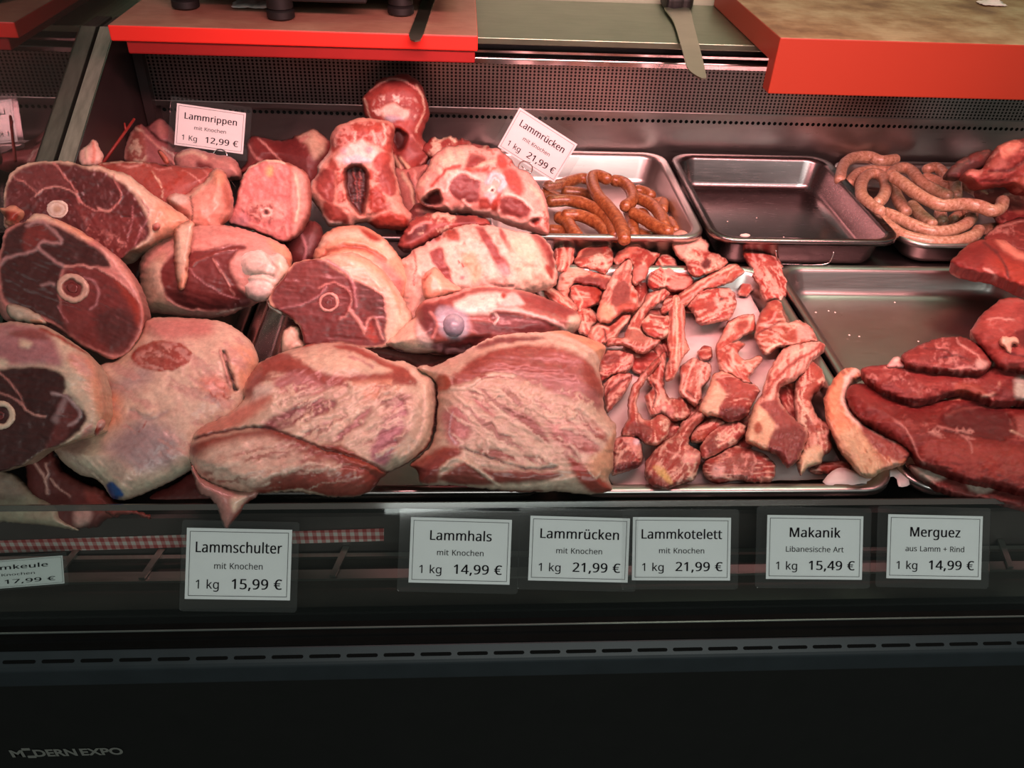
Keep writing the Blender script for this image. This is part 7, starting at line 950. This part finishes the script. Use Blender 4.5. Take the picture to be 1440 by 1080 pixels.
u6 = piece('beef_cut', '1267,502 1275,494 1300,482 1323,475 1344,473 1361,476 1379,488 1391,502 1394,513 1383,524 1362,525 1337,523 1303,520 1282,516 1271,510', ('z', .925), .026, 22, (.42, .075, .065), [
    ('m', 'P', 9, .62, 1, None), ('s', 'Q', 2, 1.4, 1, '1345,475 1348,484 1358,490 1375,500 1378,512'), ('p', (.66, .42, .36), 3, 1, '1373,505 1388,508 1384,518 1372,518'), ('s', 'Q', 3, 1.6, 1, '1335,520 1360,516 1372,520'), ('s', 'D', 2, 1.5, -3, '1300,490 1325,492 1340,500'), ('s', 'D', 2, 1.5, -3, '1320,505 1345,500 1365,508')], tb=.02, m=BEEF, auto='lean', gain=.85, label='small oval beef cut with white seams on top of the flat one', cat='beef', group=GB)
piece('fat_piece', '1252,507 1256,502 1264,501 1270,508 1275,515 1258,517 1246,516', ('z', .918), .010, 6, (.70, .36, .33), [('p', 'W', 2, 1, circ(1261, 505, 5, 3.5))], tb=.006, label='small pink fat scrap at the left end of the flat beef cut', cat='fat')
u5 = piece('beef_cut', '1364,470 1371,455 1379,443 1397,429 1407,421 1425,418 1440,421 1475,428 1475,522 1430,520 1407,517 1391,503 1375,484', ('z', .925), .045, 34, (.62, .13, .11), [
    ('s', (.66, .18, .15), 5, 2, 2, '1396,430 1410,424 1440,424'), ('m', 'Q', 8, .8, .5, '1380,448 1430,450 1425,470 1385,470'), ('s', 'Q', 1.6, 1.3, 1, '1388,450 1412,448 1425,452'), ('p', (.26, .04, .036), 4, -5, '1428,470 1440,462 1475,455 1475,480 1440,488'), ('s', 'D', 3, 2, -3, '1392,500 1415,495 1440,500 1475,505'), ('s', 'Q', 2, 1.5, 1, '1366,468 1372,480 1380,492'), ('p', (.54, .09, .075), 6, 1, '1385,484 1420,480 1410,500 1395,500')], tb=.02, grain=(-20, .04), m=BEEF, auto='lean', gain=.85, label='bright red rounded beef cut at the right edge, behind the oval one', cat='beef', group=GB)
piece('fat_piece', '1407,475 1415,473 1430,474 1434,484 1425,485 1424,497 1418,498 1412,489 1408,486', ('A', .93, 50), .010, 6, (.76, .46, .33), [], tb=.006, rag=1.2, label='little pale fat tangle lying on the bright red beef cut', cat='fat')
u4 = piece('beef_cut', '1337,369 1347,357 1366,341 1388,335 1413,336 1432,348 1475,358 1475,408 1437,405 1415,395 1395,387 1370,384 1352,379', ('z', .920), .035, 26, (.48, .075, .06), [('p', (.72, .26, .19), 5, 1, '1400,338 1420,342 1440,358 1470,372 1440,368 1415,355'), ('p', (.34, .05, .045), 7, 0, '1340,369 1360,350 1385,345 1380,375 1355,377'), ('s', 'Q', 4, 2, 1, '1385,377 1395,383 1402,390'), ('p', (.62, .09, .06), 8, 0, '1400,362 1440,375 1440,400 1410,390'), ('s', 'D', 3, 2, -2, '1385,342 1405,360 1420,390')], tb=.03, m=BEEF, auto='lean', gain=.85, label='glossy deep red beef lump overhanging the corner of the bare tray', cat='beef', group=GB)
u3 = piece('beef_cut', '1384,336 1399,320 1419,310 1440,305 1475,305 1475,354 1430,352 1405,346', ('z', .918), .026, 26, (.34, .055, .048), [('s', 'P', 2, 1.5, 1, '1388,332 1405,319 1440,310'), ('m', 'P', 8, .82, .5, None)], tb=.010, m=BEEF, auto='lean', gain=.85, label='dark smooth beef piece at the right edge beside the pale sausages', cat='beef', group=GB)
u2 = piece('beef_cut', '1370,268 1400,261 1440,257 1475,265 1475,312 1430,314 1410,322 1394,302 1378,290', ('z', .902), .022, 26, (.36, .055, .05), [('s', 'Q', 2, 1.4, 1, '1412,275 1425,272'), ('p', (.68, .20, .15), 2.5, 1, '1424,290 1440,296 1436,302 1426,296'), ('m', 'P', 9, .82, .5, None)], tb=.008, m=BEEF, auto='lean', gain=.85, label='flat dark red slab beneath the red folds at the back right', cat='beef', group=GB)
u0 = piece('beef_cut', '1330,247 1345,228 1370,215 1395,211 1392,232 1366,242 1350,252', ('A', 1.30, 45), .018, 18, (.10, .045, .04), [], tb=.03, m=BEEF, auto='lean', gain=.85, label='blackish piece at the back between pale sausages and red folds', cat='beef', group=GB)
u1 = piece('beef_trimmings', '1354,247 1362,238 1378,238 1387,231 1393,221 1401,207 1419,198 1440,195 1475,198 1475,262 1440,270 1422,259 1393,263 1376,263 1366,253', ('A', 1.27, 48), .035, 26, (.48, .09, .075), [('p', (.68, .24, .18), 4, 3, '1402,208 1420,200 1436,202 1425,218 1408,222'), ('p', (.66, .20, .16), 4, 3, '1390,228 1402,222 1418,230 1412,245 1395,248'), ('p', (.66, .24, .20), 4, 2, '1358,246 1364,240 1378,240 1376,248 1362,252'), ('s', 'D', 4, 2, -6, '1392,240 1420,240 1440,225'), ('s', 'D', 3, 2, -5, '1380,255 1410,254 1440,248'), ('m', 'Q', 9, .72, 1, None), ('p', (.61, .18, .13), 5, 2, '1420,255 1440,245 1470,245 1470,262 1440,266')], tb=.04, bumpy=(.008, 16), m=BEEF, auto='lean', gain=.85, label='heap of red folded trimmings in the far back right corner', cat='beef', group=GB)

# ------------------------------------------------------------------ sausages
def sausage(name, px, z, r_, m, label, cat, group, lift=None):
    P = spline(pp(px), 3); n = len(P)
    Z = np.full(n, z) if np.isscalar(z) else np.interp(np.linspace(0, 1, n), np.linspace(0, 1, len(z)), z)
    Q = np.array([at_z(a, b, zz) for (a, b), zz in zip(P, Z)])
    L = np.concatenate([[0], np.cumsum(np.linalg.norm(np.diff(Q, axis=0), axis=1))]); tot = L[-1]; ns = max(14, int(tot/.003))
    s = np.linspace(0, tot, ns); Q = np.stack([np.interp(s, L, Q[:, k]) for k in range(3)], 1)
    for _ in range(3): Q[1:-1] = (Q[:-2]+2*Q[1:-1]+Q[2:])/4
    T0 = (Q[0]-Q[1])/np.linalg.norm(Q[0]-Q[1]); T1 = (Q[-1]-Q[-2])/np.linalg.norm(Q[-1]-Q[-2])
    SEED[0] += 3; wob = 1+.06*fbm(s*60, s*0, SEED[0], 2)
    rad = np.clip(r_*wob, 0, None)
    ca = np.array([.25, .55, .8, .95]); off = np.array([1.0, .83, .58, .28])*r_*.8
    Q = np.concatenate([Q[0]+T0*off[:, None], Q, (Q[-1]+T1*off[::-1][:, None])]); rad = np.concatenate([ca*r_, rad, ca[::-1]*r_])
    V, Fc = tube_geo(Q, rad, 14)
    o = mesh_obj(name, V, Fc, m, None, True)
    return tag(o, label, cat, group)
GS, GP = 'brown sausages in the steel tray', 'pale sausages in the steel tray'
br = [
 ('762,274 778,276 795,282', .872, 'brown sausage end peeping out beneath the tilted card at far left'),
 ('770,262 790,259 815,251 826,252', .886, 'brown sausage at the back of its tray under the card corner'),
 ('776,324 790,326 808,333', .872, 'brown sausage stub low in the front left corner of its tray'),
 ('796,270 820,272 840,279 853,287', .886, 'brown sausage lying behind the long left one'),
 ('897,268 907,270 915,275', .878, 'short brown sausage at the rear right of the brown heap'),
 ('924,286 932,284 931,295', .878, 'small curled brown sausage end nearest the right tray wall'),
 ('898,304 903,300 907,308', .874, 'brown sausage tip poking up between two others on the right'),
 ('940,312 946,318 950,325', .870, 'rightmost brown sausage end at the front of the heap'),
 ('884,296 889,312 891,333', .878, 'brown sausage mostly hidden along the right side of the tall one'),
 ('835,290 850,298 860,312', .878, 'brown sausage partly hidden below the crossing of the long ones'),
 ('898,328 912,334 925,332', .866, 'brown sausage low at the front rim on the right'),
 ('786,306 797,311 804,322 812,333', .886, 'brown sausage bending down at front left'),
 ('796,303 815,303 835,311 848,321 856,333', .893, 'brown sausage arching along the front rim'),
 ('864,254 875,256 885,264 890,277 886,286 879,290', .900, 'brown sausage curled like a hook at the back'),
 ('897,279 912,285 922,293 930,305 934,318', .892, 'brown sausage sloping down the right side of the heap'),
 ('891,300 905,307 920,317 940,326', .894, 'brown sausage running diagonally to the front right corner'),
 ('774,283 800,282 825,288 845,299 858,313 866,332', .902, 'long brown sausage sweeping from left edge to the front'),
 ('854,252 842,247 833,249 834,262 842,277 855,291 868,308 876,325 878,336', .915, 'topmost long brown sausage crossing the heap to the front rim'),
]
for px, z, lab in br: sausage('merguez_sausage', px, z, .0100, BROWN, lab, 'sausage', GS)
pa = [
 ('1181,253 1185,234 1199,222 1222,220 1238,226 1259,224', .905, 'pale grey sausage curving along the back wall of the tray'),
 ('1193,260 1205,245 1224,240 1251,241', .900, 'pale sausage looping behind the ringed one'),
 ('1304,238 1316,235 1327,244 1334,252', .905, 'pale sausage at the rear of the pale heap'),
 ('1302,250 1319,257 1331,267', .898, 'pale sausage mostly hidden at the centre of the heap'),
 ('1352,258 1370,267 1387,281', .898, 'greyish pale sausage on the right slope of the heap'),
 ('1322,300 1325,312', .888, 'pale sausage tip showing in the gap above the front loops'),
 ('1382,323 1399,321', .885, 'pale sausage tip touching the dark beef at right'),
 ('1341,309 1354,300', .888, 'pale sausage nestled inside the front bend'),
 ('1282,289 1292,300 1310,315', .895, 'pale sausage slanting down behind the front loops'),
 ('1257,264 1263,281 1274,298', .900, 'pale sausage standing right of the ringed one'),
 ('1343,249 1344,262 1345,275', .912, 'short pale sausage upright near the heap top'),
 ('1253,246 1260,238 1272,236 1282,241 1292,253 1308,264 1334,276', .912, 'pale sausage arching over the top of the heap'),
 ('1238,298 1222,286 1211,273 1213,254 1225,244 1240,248 1246,262 1242,277 1234,286', .910, 'pale sausage curled into a ring at left'),
 ('1246,300 1265,308 1286,318 1312,326 1339,324 1360,314 1367,303 1362,297', .902, 'pale sausage with upturned right end, second from the front'),
 ('1239,309 1253,321 1277,334 1316,341 1347,339 1369,332 1376,324', .897, 'frontmost pale sausage lying on the tray rim'),
 ('1257,249 1269,257 1284,269 1304,281 1325,289 1354,287 1378,290 1395,297 1407,292 1410,283', .934, 'long topmost pale sausage bent up at its right end'),
]
for px, z, lab in pa: sausage('makanik_sausage', px, z, .0098, PALE, lab, 'sausage', GP)

# crumbs of fat left in the bare trays
CR = mat('fat_crumb', (.78, .66, .58), .5)
def crumb(px, py, z, w_, h_, label, group=None):
    c = at_z(px, py, z); bm = bmesh.new(); bmesh.ops.create_icosphere(bm, subdivisions=2, radius=1)
    V = np.array([v.co[:] for v in bm.verts]); Fc = [tuple(v.index for v in f.verts) for f in bm.faces]; bm.free()
    V = V*(1+.25*fbm(V[:, 0]*2+px, V[:, 1]*2, 3, 2))[:, None]*np.array([w_, h_, min(w_, h_)*.7]); V = V+c; V[:, 2] += z-V[:, 2].min()
    tag(mesh_obj('fat_crumb', V, Fc, CR, None, True), label, 'crumb', group)
crumb(1047, 333, .856, .0085, .0042, 'oblong white fat scrap at the front of the empty rear tray')
for px, py in ((991, 304), (1023, 312), (1102, 334), (1064, 307)): crumb(px, py, .856, .0013, .0012, 'tiny white fat crumb on the floor of the empty rear tray', 'fat crumbs in the empty rear tray')
for px, py in ((1133, 445), (1147, 440), (1174, 440), (1165, 438), (1239, 402), (1258, 426), (1194, 472), (1291, 481), (1162, 490), (1208, 474)): crumb(px, py, .8425, .0014, .0013, 'tiny white fat crumb on the floor of the bare front tray', 'fat crumbs in the bare front tray')
